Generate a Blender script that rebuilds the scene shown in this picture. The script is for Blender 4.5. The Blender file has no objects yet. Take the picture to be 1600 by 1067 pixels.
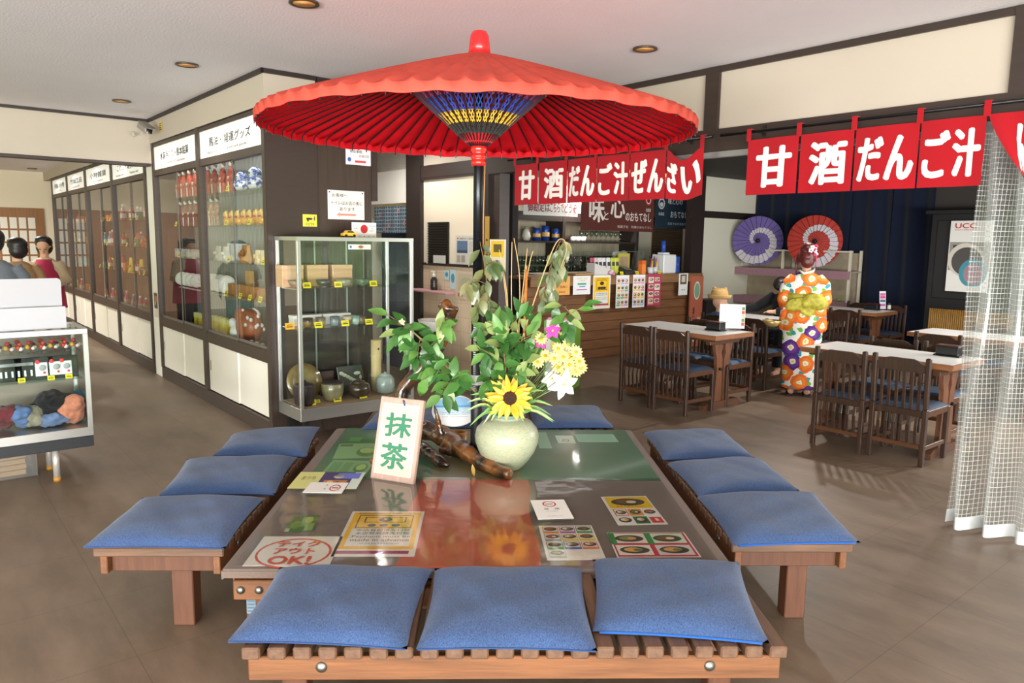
import bpy, bmesh, math, random
from mathutils import Vector, Matrix, Euler
C = bpy.context.scene
PI = math.pi
R = math.radians
rnd = random.Random(7)

# ---------------------------------------------------------------- camera
F_PX, PITCH, ROLL, EYE, YAW = 1160.0, R(7.7), R(0.86), 1.65, R(39.4)
cam_d = bpy.data.cameras.new('camera')
cam = bpy.data.objects.new('camera', cam_d)
C.collection.objects.link(cam)
cam.location = (0, 0, EYE)
cam.rotation_euler = (Matrix.Rotation(PI / 2 - PITCH, 3, 'X') @ Matrix.Rotation(ROLL, 3, 'Z')).to_euler()
cam_d.sensor_fit = 'HORIZONTAL'
cam_d.sensor_width = 36.0
cam_d.lens = F_PX / 1600 * 36.0
cam_d.clip_start = 0.05
cam_d.clip_end = 200
C.camera = cam

# ---------------------------------------------------------------- view, world and daylight
C.view_settings.view_transform = 'Standard'
C.view_settings.look = 'None'
C.view_settings.gamma = 1.0
C.view_settings.use_curve_mapping = False
C.view_settings.exposure = 0.17
C.cycles.transparent_max_bounces = 24
C.cycles.max_bounces = 8
C.cycles.diffuse_bounces = 5
C.cycles.sample_clamp_indirect = 6.0
C.cycles.caustics_reflective = False
C.cycles.caustics_refractive = False
C.cycles.use_denoising = True

WORLD_SKY, WORLD_GARDEN = 3.0, 2.4
def make_world():
    w = bpy.data.worlds.new('world')
    C.world = w
    w.use_nodes = True
    nt = w.node_tree
    n = nt.nodes
    n.clear()
    out = n.new('ShaderNodeOutputWorld')
    bg = n.new('ShaderNodeBackground')
    tc = n.new('ShaderNodeTexCoord')
    sep = n.new('ShaderNodeSeparateXYZ')
    nt.links.new(tc.outputs['Generated'], sep.inputs[0])
    noi = n.new('ShaderNodeTexNoise')
    noi.inputs['Scale'].default_value = 9.0
    noi.inputs['Detail'].default_value = 6.0
    nt.links.new(tc.outputs['Generated'], noi.inputs['Vector'])
    cr = n.new('ShaderNodeValToRGB')      # garden foliage outside the shop front
    cr.color_ramp.elements[0].position = 0.35
    cr.color_ramp.elements[0].color = (0.02, 0.06, 0.012, 1)
    cr.color_ramp.elements[1].position = 0.68
    cr.color_ramp.elements[1].color = (0.55, 0.8, 0.3, 1)
    nt.links.new(noi.outputs['Fac'], cr.inputs[0])
    ma = n.new('ShaderNodeMath')
    ma.operation = 'MULTIPLY_ADD'
    ma.inputs[1].default_value = 0.25
    nt.links.new(noi.outputs['Fac'], ma.inputs[0])
    nt.links.new(sep.outputs['Z'], ma.inputs[2])
    mr = n.new('ShaderNodeMapRange')
    mr.inputs['From Min'].default_value = 0.30
    mr.inputs['From Max'].default_value = 0.38
    nt.links.new(ma.outputs[0], mr.inputs['Value'])
    s1 = n.new('ShaderNodeMixRGB')
    s1.inputs[2].default_value = (1.0, 0.985, 0.95, 1)
    nt.links.new(mr.outputs[0], s1.inputs[0])
    nt.links.new(cr.outputs[0], s1.inputs[1])
    nt.links.new(s1.outputs[0], bg.inputs['Color'])
    ms = n.new('ShaderNodeMapRange')
    ms.inputs['To Min'].default_value = WORLD_GARDEN
    ms.inputs['To Max'].default_value = WORLD_SKY
    nt.links.new(mr.outputs[0], ms.inputs['Value'])
    nt.links.new(ms.outputs[0], bg.inputs['Strength'])
    nt.links.new(bg.outputs[0], out.inputs[0])
make_world()

def area(name, loc, target, sx, sy, power, col=(1, 1, 1)):
    l = bpy.data.lights.new(name, 'AREA')
    l.shape = 'RECTANGLE'
    l.size, l.size_y, l.energy, l.color = sx, sy, power, col
    o = bpy.data.objects.new(name, l)
    C.collection.objects.link(o)
    o.location = loc
    d = Vector(target) - Vector(loc)
    o.rotation_euler = d.to_track_quat('-Z', 'Y').to_euler()
    return o

# daylight through the shop front behind and beside the photographer, then two unseen fill lights
area('shop_front_daylight', (-0.5, -7.5, 2.2), (-0.4, 4.5, 1.6), 14.0, 3.4, 780, (1, 0.985, 0.965))
area('ceiling_fill', (-0.5, -6.8, 0.25), (-0.5, 3.0, 2.9), 14.0, 1.4, 2600, (1, 0.985, 0.97))  # low upward light added to brighten the ceiling
area('dining_side_fill', (5.9, 6.2, 1.7), (0.5, 8.2, 0.9), 3.0, 1.8, 120, (1, 0.98, 0.95))  # unseen area light inside the dining room, aimed across its tables

# ---------------------------------------------------------------- the building's own axes and picture helpers
SN, CS = math.sin(YAW), math.cos(YAW)
RZ_V = YAW - PI / 2          # frame for walls that face -v (cabinet row, banner wall): x runs along u
RZ_U = YAW                   # frame for walls that face +u (counter, pilaster): x runs along v
def Wp(u, v, z=0.0):
    return Vector((u * SN + v * CS, -u * CS + v * SN, z))
def toW(p):
    return (p[0] * SN - p[1] * CS, p[0] * CS + p[1] * SN, p[2])
def ray(px, py):
    a, b = px - 800, py - 533.5
    a, b = math.cos(ROLL) * a + math.sin(ROLL) * b, -math.sin(ROLL) * a + math.cos(ROLL) * b
    x, y = a / F_PX, -b / F_PX
    return Vector((x, math.cos(PITCH) + y * math.sin(PITCH), -math.sin(PITCH) + y * math.cos(PITCH)))
def atz(px, py, z):
    r = ray(px, py)
    return Vector((0, 0, EYE)) + r * ((z - EYE) / r.z)
def aty(px, py, y):
    r = ray(px, py)
    return Vector((0, 0, EYE)) + r * (y / r.y)
def atv(px, py, v):
    r = ray(px, py)
    return toW(Vector((0, 0, EYE)) + r * (v / (r.x * CS + r.y * SN)))
def atu(px, py, u):
    r = ray(px, py)
    return toW(Vector((0, 0, EYE)) + r * (u / (r.x * SN - r.y * CS)))

# ---------------------------------------------------------------- materials
def lin(h):
    h = h.lstrip('#')
    o = []
    for i in (0, 2, 4):
        c = int(h[i:i + 2], 16) / 255
        o.append(c / 12.92 if c <= 0.04045 else ((c + 0.055) / 1.055) ** 2.4)
    return o
MATS = {}
def mat(h, rough=0.6, metal=0.0, var=0.0, vs=8.0, stretch=(1, 1, 1), bump=0.0, bs=60.0, coat=0.0, emit=0.0, sheen=0.0, spec=0.5, sub=0.0, key=''):
    k = (h, rough, metal, var, vs, stretch, bump, bs, coat, emit, sheen, spec, sub, key)
    if k in MATS:
        return MATS[k]
    m = bpy.data.materials.new('mat_' + h.lstrip('#'))
    MATS[k] = m
    m.use_nodes = True
    nt = m.node_tree
    b = nt.nodes['Principled BSDF']
    c = lin(h)
    b.inputs['Base Color'].default_value = (*c, 1)
    m.diffuse_color = (*c, 1)
    b.inputs['Roughness'].default_value = rough
    b.inputs['Metallic'].default_value = metal
    b.inputs['Coat Weight'].default_value = coat
    b.inputs['Coat Roughness'].default_value = 0.06
    b.inputs['Specular IOR Level'].default_value = spec
    if sheen:
        b.inputs['Sheen Weight'].default_value = sheen
    if emit:
        b.inputs['Emission Color'].default_value = (*c, 1)
        b.inputs['Emission Strength'].default_value = emit
    if var or bump:
        tc = nt.nodes.new('ShaderNodeTexCoord')
        mp = nt.nodes.new('ShaderNodeMapping')
        mp.inputs['Scale'].default_value = stretch
        nt.links.new(tc.outputs['Object'], mp.inputs['Vector'])
    if var:
        no = nt.nodes.new('ShaderNodeTexNoise')
        no.inputs['Scale'].default_value = vs
        no.inputs['Detail'].default_value = 5
        nt.links.new(mp.outputs[0], no.inputs['Vector'])
        r = nt.nodes.new('ShaderNodeValToRGB')
        r.color_ramp.elements[0].position = 0.3
        r.color_ramp.elements[1].position = 0.7
        r.color_ramp.elements[0].color = (*[x * (1 - var) for x in c], 1)
        r.color_ramp.elements[1].color = (*[min(1, x * (1 + var)) for x in c], 1)
        nt.links.new(no.outputs['Fac'], r.inputs[0])
        nt.links.new(r.outputs[0], b.inputs['Base Color'])
    if bump:
        n2 = nt.nodes.new('ShaderNodeTexNoise')
        n2.inputs['Scale'].default_value = bs
        n2.inputs['Detail'].default_value = 4
        nt.links.new(mp.outputs[0], n2.inputs['Vector'])
        bp = nt.nodes.new('ShaderNodeBump')
        bp.inputs['Strength'].default_value = bump
        bp.inputs['Distance'].default_value = 0.01
        nt.links.new(n2.outputs['Fac'], bp.inputs['Height'])
        nt.links.new(bp.outputs[0], b.inputs['Normal'])
    return m
def wood(h, rough=0.5, var=0.28, axis='x', vs=6.0, coat=0.0, bump=0.12):
    s = {'x': (0.6, 7, 7), 'y': (7, 0.6, 7), 'z': (7, 7, 0.6)}[axis]
    return mat(h, rough, var=var, vs=vs, stretch=s, bump=bump, bs=14, coat=coat)
def fabric(h, var=0.12, vs=260.0, bump=0.25, rough=0.95, sheen=0.15):
    return mat(h, rough, var=var, vs=vs, bump=bump, bs=420, sheen=sheen, spec=0.2)

def glass_mat(name, tint=(1, 1, 1), refl=1.0, rough=0.0, base=0.0):
    m = bpy.data.materials.new(name)
    m.use_nodes = True
    nt = m.node_tree
    nt.nodes.clear()
    out = nt.nodes.new('ShaderNodeOutputMaterial')
    t = nt.nodes.new('ShaderNodeBsdfTransparent')
    t.inputs[0].default_value = (*tint, 1)
    g = nt.nodes.new('ShaderNodeBsdfGlossy')
    g.inputs['Roughness'].default_value = rough
    fr = nt.nodes.new('ShaderNodeFresnel')
    fr.inputs[0].default_value = 1.5
    mu = nt.nodes.new('ShaderNodeMath')
    mu.operation = 'MULTIPLY_ADD'
    mu.inputs[1].default_value = refl
    mu.inputs[2].default_value = base
    nt.links.new(fr.outputs[0], mu.inputs[0])
    ge = nt.nodes.new('ShaderNodeNewGeometry')
    fb = nt.nodes.new('ShaderNodeMath')
    fb.operation = 'SUBTRACT'
    fb.inputs[0].default_value = 1.0
    nt.links.new(ge.outputs['Backfacing'], fb.inputs[1])
    m3 = nt.nodes.new('ShaderNodeMath')
    m3.operation = 'MULTIPLY'
    m3.use_clamp = True
    nt.links.new(mu.outputs[0], m3.inputs[0])
    nt.links.new(fb.outputs[0], m3.inputs[1])
    mx = nt.nodes.new('ShaderNodeMixShader')
    nt.links.new(m3.outputs[0], mx.inputs[0])
    nt.links.new(t.outputs[0], mx.inputs[1])
    nt.links.new(g.outputs[0], mx.inputs[2])
    nt.links.new(mx.outputs[0], out.inputs[0])
    m.diffuse_color = (0.8, 0.9, 0.9, 0.2)
    return m, nt, g
GLASS = glass_mat('clear_glass', (0.96, 0.985, 0.97), 1.5)[0]
SHELF_GLASS = glass_mat('shelf_glass', (0.86, 0.95, 0.91), 1.0)[0]
PLASTIC = glass_mat('clear_plastic_wrap', (0.93, 0.93, 0.94), 1.6, 0.12, 0.03)[0]

DARK = mat('352925', 0.45, var=0.12, vs=5, stretch=(1, 1, 6))
DARKER = mat('2b2220', 0.5)
CREAM = mat('bdb2a3', 0.85, var=0.02, vs=2)
WHITE_DOOR = mat('eee7dc', 0.55, var=0.02, vs=3)
ALU = mat('c9c8c6', 0.32, metal=0.85)
STEEL = mat('8c8c86', 0.42, metal=1.0)
BLACK = mat('151416', 0.5)
WHITE = mat('f2f1ee', 0.6)
PAPER = mat('f3f1ea', 0.75)
YELLOW = mat('f3e22a', 0.6)
def flat(h, rough=0.6, **k):
    return mat(h, rough, **k)

# ---------------------------------------------------------------- mesh builder
def rotm(rx=0, ry=0, rz=0):
    return Euler((rx, ry, rz)).to_matrix()
class MB:
    def __init__(s):
        s.v, s.f, s.m, s.sm = [], [], [], []
    def add(s, vs, fs, mi=0, smooth=False, M=None):
        o = len(s.v)
        for p in vs:
            p = Vector(p)
            s.v.append(M @ p if M is not None else p)
        for f in fs:
            s.f.append([i + o for i in f])
            s.m.append(mi)
            s.sm.append(smooth)
        return s
    def box(s, c, d, mi=0, ch=0.0, rot=None):
        hx, hy, hz = d[0] / 2, d[1] / 2, d[2] / 2
        c = Vector(c)
        rot = rot if rot is not None else Matrix.Identity(3)
        if ch <= 0:
            vs = [c + rot @ Vector((x * hx, y * hy, z * hz)) for x in (-1, 1) for y in (-1, 1) for z in (-1, 1)]
            fs = [(0, 1, 3, 2), (4, 6, 7, 5), (0, 4, 5, 1), (2, 3, 7, 6), (0, 2, 6, 4), (1, 5, 7, 3)]
            return s.add(vs, fs, mi)
        ch = min(ch, hx * 0.95, hy * 0.95, hz * 0.95)
        vs, ix = [], {}
        for x in (-1, 1):
            for y in (-1, 1):
                for z in (-1, 1):
                    for k, p in (('x', (x * hx, y * (hy - ch), z * (hz - ch))), ('y', (x * (hx - ch), y * hy, z * (hz - ch))), ('z', (x * (hx - ch), y * (hy - ch), z * hz))):
                        ix[(x, y, z, k)] = len(vs)
                        vs.append(c + rot @ Vector(p))
        fs = []
        q = ((-1, -1), (1, -1), (1, 1), (-1, 1))
        for w in (-1, 1):
            fs.append([ix[(w, a, b, 'x')] for a, b in q])
            fs.append([ix[(a, w, b, 'y')] for a, b in q])
            fs.append([ix[(a, b, w, 'z')] for a, b in q])
        for a in (-1, 1):
            for b in (-1, 1):
                fs.append([ix[(a, b, -1, 'x')], ix[(a, b, 1, 'x')], ix[(a, b, 1, 'y')], ix[(a, b, -1, 'y')]])
                fs.append([ix[(a, -1, b, 'x')], ix[(a, 1, b, 'x')], ix[(a, 1, b, 'z')], ix[(a, -1, b, 'z')]])
                fs.append([ix[(-1, a, b, 'y')], ix[(1, a, b, 'y')], ix[(1, a, b, 'z')], ix[(-1, a, b, 'z')]])
                for z in (-1, 1):
                    fs.append([ix[(a, b, z, 'x')], ix[(a, b, z, 'y')], ix[(a, b, z, 'z')]])
        return s.add(vs, fs, mi)
    def bx(s, x0, x1, y0, y1, z0, z1, mi=0, ch=0.0):
        return s.box(((x0 + x1) / 2, (y0 + y1) / 2, (z0 + z1) / 2), (abs(x1 - x0), abs(y1 - y0), abs(z1 - z0)), mi, ch)
    def bar(s, a, b, w, t, mi=0, ch=0.0, up=(0, 0, 1)):
        a, b = Vector(a), Vector(b)
        d = (b - a)
        L = d.length
        x = d.normalized()
        z = Vector(up)
        if abs(x.dot(z)) > 0.98:
            z = Vector((0, 1, 0))
        y = z.cross(x).normalized()
        z = x.cross(y)
        return s.box((a + b) / 2, (L, w, t), mi, ch, Matrix((x, y, z)).transposed())
    def tube(s, pts, r, n=8, mi=0, cap=True, smooth=True):
        pts = [Vector(p) for p in pts]
        k = len(pts)
        rr = r if isinstance(r, (list, tuple)) else [r] * k
        vs, fs = [], []
        up = None
        for i, p in enumerate(pts):
            d = (pts[min(i + 1, k - 1)] - pts[max(i - 1, 0)]).normalized()
            if up is None:
                up = Vector((0, 0, 1)) if abs(d.z) < 0.9 else Vector((1, 0, 0))
            a = d.cross(up)
            a = a.normalized() if a.length > 1e-6 else Vector((1, 0, 0))
            b = a.cross(d).normalized()
            up = b
            for j in range(n):
                t = 2 * PI * j / n
                vs.append(p + (a * math.cos(t) + b * math.sin(t)) * rr[i])
        for i in range(k - 1):
            for j in range(n):
                fs.append((i * n + j, i * n + (j + 1) % n, (i + 1) * n + (j + 1) % n, (i + 1) * n + j))
        if cap:
            fs.append(tuple(range(n)))
            fs.append(tuple((k - 1) * n + j for j in range(n)))
        return s.add(vs, fs, mi, smooth)
    def lathe(s, prof, n=24, c=(0, 0, 0), mi=0, smooth=True, sx=1.0, sy=1.0, cap=True):
        vs, fs = [], []
        k = len(prof)
        for (r, z) in prof:
            for j in range(n):
                t = 2 * PI * j / n
                vs.append((c[0] + r * math.cos(t) * sx, c[1] + r * math.sin(t) * sy, c[2] + z))
        for i in range(k - 1):
            for j in range(n):
                fs.append((i * n + j, i * n + (j + 1) % n, (i + 1) * n + (j + 1) % n, (i + 1) * n + j))
        if cap:
            if prof[0][0] > 1e-5:
                fs.append(tuple(range(n)))
            if prof[-1][0] > 1e-5:
                fs.append(tuple((k - 1) * n + j for j in range(n)))
        return s.add(vs, fs, mi, smooth)
    def ell(s, c, r, mi=0, nu=16, nv=10, rot=None, smooth=True):
        c = Vector(c)
        rot = rot if rot is not None else Matrix.Identity(3)
        vs, fs = [], []
        for i in range(nv + 1):
            t = PI * i / nv
            for j in range(nu):
                p = 2 * PI * j / nu
                vs.append(c + rot @ Vector((r[0] * math.sin(t) * math.cos(p), r[1] * math.sin(t) * math.sin(p), r[2] * math.cos(t))))
        for i in range(nv):
            for j in range(nu):
                fs.append((i * nu + j, i * nu + (j + 1) % nu, (i + 1) * nu + (j + 1) % nu, (i + 1) * nu + j))
        return s.add(vs, fs, mi, smooth)
    def grid(s, nu, nv, fn, mi=0, smooth=True, wrap=False):
        vs = [fn(i / nu, j / nv) for j in range(nv + 1) for i in range(nu + 1)]
        w = nu + 1
        fs = [(j * w + i, j * w + i + 1, (j + 1) * w + i + 1, (j + 1) * w + i) for j in range(nv) for i in range(nu)]
        return s.add(vs, fs, mi, smooth)
    def prism(s, poly, y0, y1, mi=0, smooth=False):          # polygon in x,z extruded along y
        n = len(poly)
        vs = [(x, y0, z) for x, z in poly] + [(x, y1, z) for x, z in poly]
        fs = [tuple(range(n)), tuple(range(2 * n - 1, n - 1, -1))] + [(i, (i + 1) % n, n + (i + 1) % n, n + i) for i in range(n)]
        return s.add(vs, fs, mi, smooth)
    def loft(s, rings, mi=0, n=20, cap=True, smooth=True, rot=None):  # rings: (center, rx, ry)
        vs, fs = [], []
        for c, rx, ry in rings:
            for j in range(n):
                t = 2 * PI * j / n
                vs.append((c[0] + rx * math.cos(t), c[1] + ry * math.sin(t), c[2]))
        k = len(rings)
        for i in range(k - 1):
            for j in range(n):
                fs.append((i * n + j, i * n + (j + 1) % n, (i + 1) * n + (j + 1) % n, (i + 1) * n + j))
        if cap:
            fs.append(tuple(range(n)))
            fs.append(tuple((k - 1) * n + j for j in range(n)))
        return s.add(vs, fs, mi, smooth)
    def mesh(s, name, mats):
        me = bpy.data.meshes.new(name)
        me.from_pydata([tuple(v) for v in s.v], [], s.f)
        for m in (mats if isinstance(mats, (list, tuple)) else [mats]):
            me.materials.append(m)
        me.polygons.foreach_set('material_index', s.m)
        me.polygons.foreach_set('use_smooth', s.sm)
        bm = bmesh.new()
        bm.from_mesh(me)
        bmesh.ops.recalc_face_normals(bm, faces=bm.faces)
        bm.to_mesh(me)
        bm.free()
        me.update()
        return me
    def build(s, name, mats, parent=None, loc=None, rz=0.0, rx=0.0, **tags):
        o = bpy.data.objects.new(name, s.mesh(name, mats))
        C.collection.objects.link(o)
        if parent is not None:
            o.parent = parent
        if loc is not None:
            o.location = loc
        o.rotation_euler = (rx, 0, rz)
        settags(o, **tags)
        return o
def settags(o, label=None, cat=None, group=None, kind=None):
    if label: o['label'] = label
    if cat: o['category'] = cat
    if group: o['group'] = group
    if kind: o['kind'] = kind
    return o
def thing(name, label, cat, loc=(0, 0, 0), rz=0.0, rx=0.0, group=None):
    o = bpy.data.objects.new(name, None)
    o.empty_display_size = 0.05
    C.collection.objects.link(o)
    o.location = loc
    o.rotation_euler = (rx, 0, rz)
    return settags(o, label, cat, group)
def struct(name, mb, m, **k):
    return mb.build(name, m, kind='structure', **k)
def kids(o):
    return [c for c in bpy.data.objects if c.parent == o]
def dup(o, loc=None, rz=None, label=None, group=None, parent=None):
    tree = {}
    for c in bpy.data.objects:
        if c.parent: tree.setdefault(c.parent.name, []).append(c)
    def cp(a, par):
        c = a.copy()
        C.collection.objects.link(c)
        c.parent = par
        for k in tree.get(a.name, []):
            cp(k, c)
        return c
    n = cp(o, parent)
    if loc is not None: n.location = loc
    if rz is not None: n.rotation_euler[2] = rz
    return settags(n, label, None, group)
ORD = ['first', 'second', 'third', 'fourth', 'fifth', 'sixth', 'seventh', 'eighth', 'ninth', 'tenth', 'eleventh', 'twelfth', 'thirteenth', 'fourteenth', 'fifteenth', 'sixteenth']

# ---------------------------------------------------------------- lettering and printed panels
TXT = {}
def text_geo(body, bold=0.0):
    k = (body, bold)
    if k in TXT:
        return TXT[k]
    cu = bpy.data.curves.new('txt', 'FONT')
    cu.body = body
    cu.offset = bold
    cu.resolution_u = 3
    o = bpy.data.objects.new('txt', cu)
    C.collection.objects.link(o)
    me = bpy.data.meshes.new_from_object(o.evaluated_get(bpy.context.evaluated_depsgraph_get()))
    vs = [(v.co.x, v.co.y) for v in me.vertices]
    fs = [tuple(p.vertices) for p in me.polygons]
    bpy.data.objects.remove(o)
    bpy.data.curves.remove(cu)
    bpy.data.meshes.remove(me)
    if vs:
        x0, x1 = min(v[0] for v in vs), max(v[0] for v in vs)
        y0, y1 = min(v[1] for v in vs), max(v[1] for v in vs)
        vs = [((x - x0) / max(x1 - x0, 1e-6) - 0.5, (y - y0) / max(y1 - y0, 1e-6) - 0.5) for x, y in vs]
    TXT[k] = (vs, fs)
    return TXT[k]
def put_text(mb, body, cx, cz, w, h, y=-0.002, bold=0.0, mi=0, warp=None):
    vs, fs = text_geo(body)
    e = bold * h * 0.9 if h > 0.03 else 0.0          # heavier strokes: the outline laid again slightly to each side
    ring = [(0, 0)] + [(e * math.cos(PI * i / 4), e * 0.7 * math.sin(PI * i / 4)) for i in range(8)] if h > 0.12 else [(0, 0), (e, 0), (-e, 0), (e * .5, e * .6), (-e * .5, -e * .6)]
    for k, (dx, dz) in enumerate(ring if e else ((0, 0),)):
        pts = []
        for a, b in vs:
            p = Vector((cx + a * (w - 2 * e) + dx, y - k * 0.00005, cz + b * (h - 1.2 * e) + dz))
            pts.append(warp(p) if warp else p)
        mb.add(pts, fs, mi)
def disc(mb, cx, cz, rx, rz, y, mi, n=24, inner=0.0):
    a = [(cx + rx * math.cos(2 * PI * i / n), y, cz + rz * math.sin(2 * PI * i / n)) for i in range(n)]
    if inner:
        b = [(cx + rx * inner * math.cos(2 * PI * i / n), y, cz + rz * inner * math.sin(2 * PI * i / n)) for i in range(n)]
        mb.add(a + b, [(i, (i + 1) % n, n + (i + 1) % n, n + i) for i in range(n)], mi)
    else:
        mb.add(a, [tuple(range(n))], mi)
def panel(name, label, cat, w, h, loc, rz=0.0, rx=0.0, col='f3f1ea', rects=(), discs=(), texts=(), group=None, t=0.003, rough=0.7, coat=0.0, base=None, part='sheet'):
    """A sheet of paper or board in its own frame: x to the reader's right, z up, the printed side towards -y. Fractions 0..1."""
    o = thing(name, label, cat, loc, rz, rx, group)
    b = MB()
    b.bx(-w / 2, w / 2, 0, t, -h / 2, h / 2)
    b.build(part, base or mat(col, rough, coat=coat), o)
    X = lambda f: (f - 0.5) * w
    Z = lambda f: (f - 0.5) * h
    if rects or discs:
        p, ms, ix = MB(), [], {}
        def mi(hx):
            if hx not in ix:
                ix[hx] = len(ms)
                ms.append(mat(hx, rough, coat=coat))
            return ix[hx]
        y = -0.0004
        for q in rects:
            p.add([(X(q[0]), y, Z(q[1])), (X(q[2]), y, Z(q[1])), (X(q[2]), y, Z(q[3])), (X(q[0]), y, Z(q[3]))], [(0, 1, 2, 3)], mi(q[4]))
            y -= 0.00006
        y -= 0.0002
        for q in discs:
            disc(p, X(q[0]), Z(q[1]), q[2] * w, q[3] * h, y, mi(q[4]), inner=q[5] if len(q) > 5 else 0)
            y -= 0.00006
        p.build('print', ms, o)
    if texts:
        p, ms, ix = MB(), [], {}
        for q in texts:
            if q[5] not in ix:
                ix[q[5]] = len(ms)
                ms.append(mat(q[5], rough, coat=coat))
            put_text(p, q[0], X(q[1]), Z(q[2]), q[3] * w, q[4] * h, -0.0035, q[6] if len(q) > 6 else 0.0, ix[q[5]])
        p.build('lettering', ms, o)
    return o
# ================================================================ the setting
VC, VN, ZC, UCO, UWL, VBK = 2.28, 4.78, 2.95, -7.3, -7.6, 11.75

def floor_mat():
    m = mat('8a7561', 0.42, key='floor')
    nt = m.node_tree
    b = nt.nodes['Principled BSDF']
    tc = nt.nodes.new('ShaderNodeTexCoord')
    no = nt.nodes.new('ShaderNodeTexNoise')
    no.inputs['Scale'].default_value = 3.0
    no.inputs['Detail'].default_value = 8
    no.inputs['Roughness'].default_value = 0.65
    mp = nt.nodes.new('ShaderNodeMapping')
    mp.inputs['Scale'].default_value = (0.55, 1.5, 1)
    nt.links.new(tc.outputs['Object'], mp.inputs['Vector'])
    nt.links.new(mp.outputs[0], no.inputs['Vector'])
    r = nt.nodes.new('ShaderNodeValToRGB')
    r.color_ramp.elements[0].position = 0.28
    r.color_ramp.elements[0].color = (*lin('665443'), 1)
    r.color_ramp.elements[1].position = 0.72
    r.color_ramp.elements[1].color = (*lin('8c7865'), 1)
    nt.links.new(no.outputs['Fac'], r.inputs[0])
    br = nt.nodes.new('ShaderNodeTexBrick')
    br.offset = 0.0
    br.inputs['Scale'].default_value = 1.0
    br.inputs['Brick Width'].default_value = 0.61
    br.inputs['Row Height'].default_value = 0.61
    br.inputs['Mortar Size'].default_value = 0.0022
    br.inputs['Mortar Smooth'].default_value = 0.2
    br.inputs['Color1'].default_value = (0.96, 0.96, 0.96, 1)
    br.inputs['Color2'].default_value = (1, 1, 1, 1)
    br.inputs['Mortar'].default_value = (0.62, 0.6, 0.58, 1)
    nt.links.new(tc.outputs['Object'], br.inputs['Vector'])
    mx = nt.nodes.new('ShaderNodeMixRGB')
    mx.blend_type = 'MULTIPLY'
    mx.inputs[0].default_value = 0.8
    nt.links.new(r.outputs[0], mx.inputs[1])
    nt.links.new(br.outputs[0], mx.inputs[2])
    nt.links.new(mx.outputs[0], b.inputs['Base Color'])
    mr = nt.nodes.new('ShaderNodeMapRange')
    mr.inputs['To Min'].default_value = 0.36
    mr.inputs['To Max'].default_value = 0.55
    nt.links.new(no.outputs['Fac'], mr.inputs['Value'])
    nt.links.new(mr.outputs[0], b.inputs['Roughness'])
    return m
struct('floor', MB().bx(-20, 6, -7, 13, -0.1, 0), floor_mat(), rz=RZ_V)
CEIL = mat('f1eff5', 0.9, var=0.012, vs=3, bump=0.25, bs=60)
struct('ceiling', MB().bx(-9.32, 5.0, -4.0, VN + 0.06, ZC, ZC + 0.1), CEIL, rz=RZ_V)
struct('ceiling_shop', MB().bx(-18.0, -9.44, -4.0, VC + 0.62, 2.86, 2.96), CEIL, rz=RZ_V)
struct('ceiling_dining', MB().bx(UWL - 0.2, 4, VN + 0.07, 13, 2.75, 2.85), mat('2a2422', 0.7, var=0.1), rz=RZ_V)
struct('ceiling_kitchen', MB().bx(-12, UWL - 0.21, VN + 0.07, 13, 2.6, 2.7), mat('b9b0a4', 0.8), rz=RZ_V)

# lintel wall over the way into the souvenir hall, strip wall, wall above the cabinets
struct('wall_hall_lintel', MB().bx(-9.44, -9.32, -4.0, VC + 0.05, 2.46, ZC), CREAM, rz=RZ_V)
struct('trim_1', MB().bx(-9.45, -9.30, -4.0, VC - 0.005, 2.43, 2.462), DARK, rz=RZ_V)
struct('trim_2', MB().bx(-9.32, -9.295, -4.0, VC, ZC - 0.03, ZC), DARKER, rz=RZ_V)
struct('wall_strip', MB().bx(-9.56, -9.25, VC + 0.012, VC + 0.5, 0.0, 2.6), mat('efe9e0', 0.7), rz=RZ_V)
struct('wall_over_cabinets', MB().bx(-9.32, -5.87, VC, VC + 0.43, 2.68, ZC), CREAM, rz=RZ_V)
struct('trim_3', MB().bx(-9.32, -5.85, VC - 0.02, VC, ZC - 0.035, ZC).bx(-5.87, -5.85, VC - 0.02, 2.71, ZC - 0.035, ZC), DARKER, rz=RZ_V)
struct('wall_over_far_cabinets', MB().bx(-17.5, -9.44, VC + 0.02, VC + 0.45, 2.69, 2.86), CREAM, rz=RZ_V)
struct('wall_pilaster', MB().bx(-6.6, -5.885, 2.712, 3.22, 0.0, ZC), wood('3c2e26', 0.45, 0.16, 'z', 5), rz=RZ_V)
struct('trim_4', MB().bx(-6.6, -5.86, 2.72, 3.26, 2.58, ZC - 0.001), DARKER, rz=RZ_V)
struct('wall_pilaster_edge', MB().bx(-6.6, -5.872, 3.22, 3.275, 1.98, 2.58), DARK, rz=RZ_V)
struct('wall_behind_cabinets', MB().bx(-17.5, -6.6, VC + 0.55, VC + 0.62, 0, 2.95), CREAM, rz=RZ_V)
# far end of the souvenir hall
struct('wall_hall_end', MB().bx(-17.6, -17.5, -4.0, VC + 0.6, 0, 2.9), mat('e5d8bf', 0.85), rz=RZ_V)
BROWN_DOOR = wood('8a5a2c', 0.4, 0.18, 'z', 5)
def shoji_door(name, v0, v1, shoji, n):
    b = MB()
    b.bx(-17.5, -17.44, v0, v1, 0, 2.15, 0)
    if shoji:
        w = (v1 - v0 - 0.3) / 4
        for i in range(4):
            for j in range(4):
                b.bx(-17.44, -17.43, v0 + 0.18 + i * w, v0 + 0.18 + (i + 1) * w - 0.035, 1.0 + j * 0.25, 1.0 + (j + 1) * 0.25 - 0.035, 1)
    struct(name, b, [BROWN_DOOR, mat('e3ddd3', 0.7)], rz=RZ_V)
shoji_door('door_1', 1.35, 2.26, True, 1)
shoji_door('door_2', 0.45, 1.30, False, 2)
shoji_door('door_3', -0.60, 0.42, False, 3)

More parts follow.
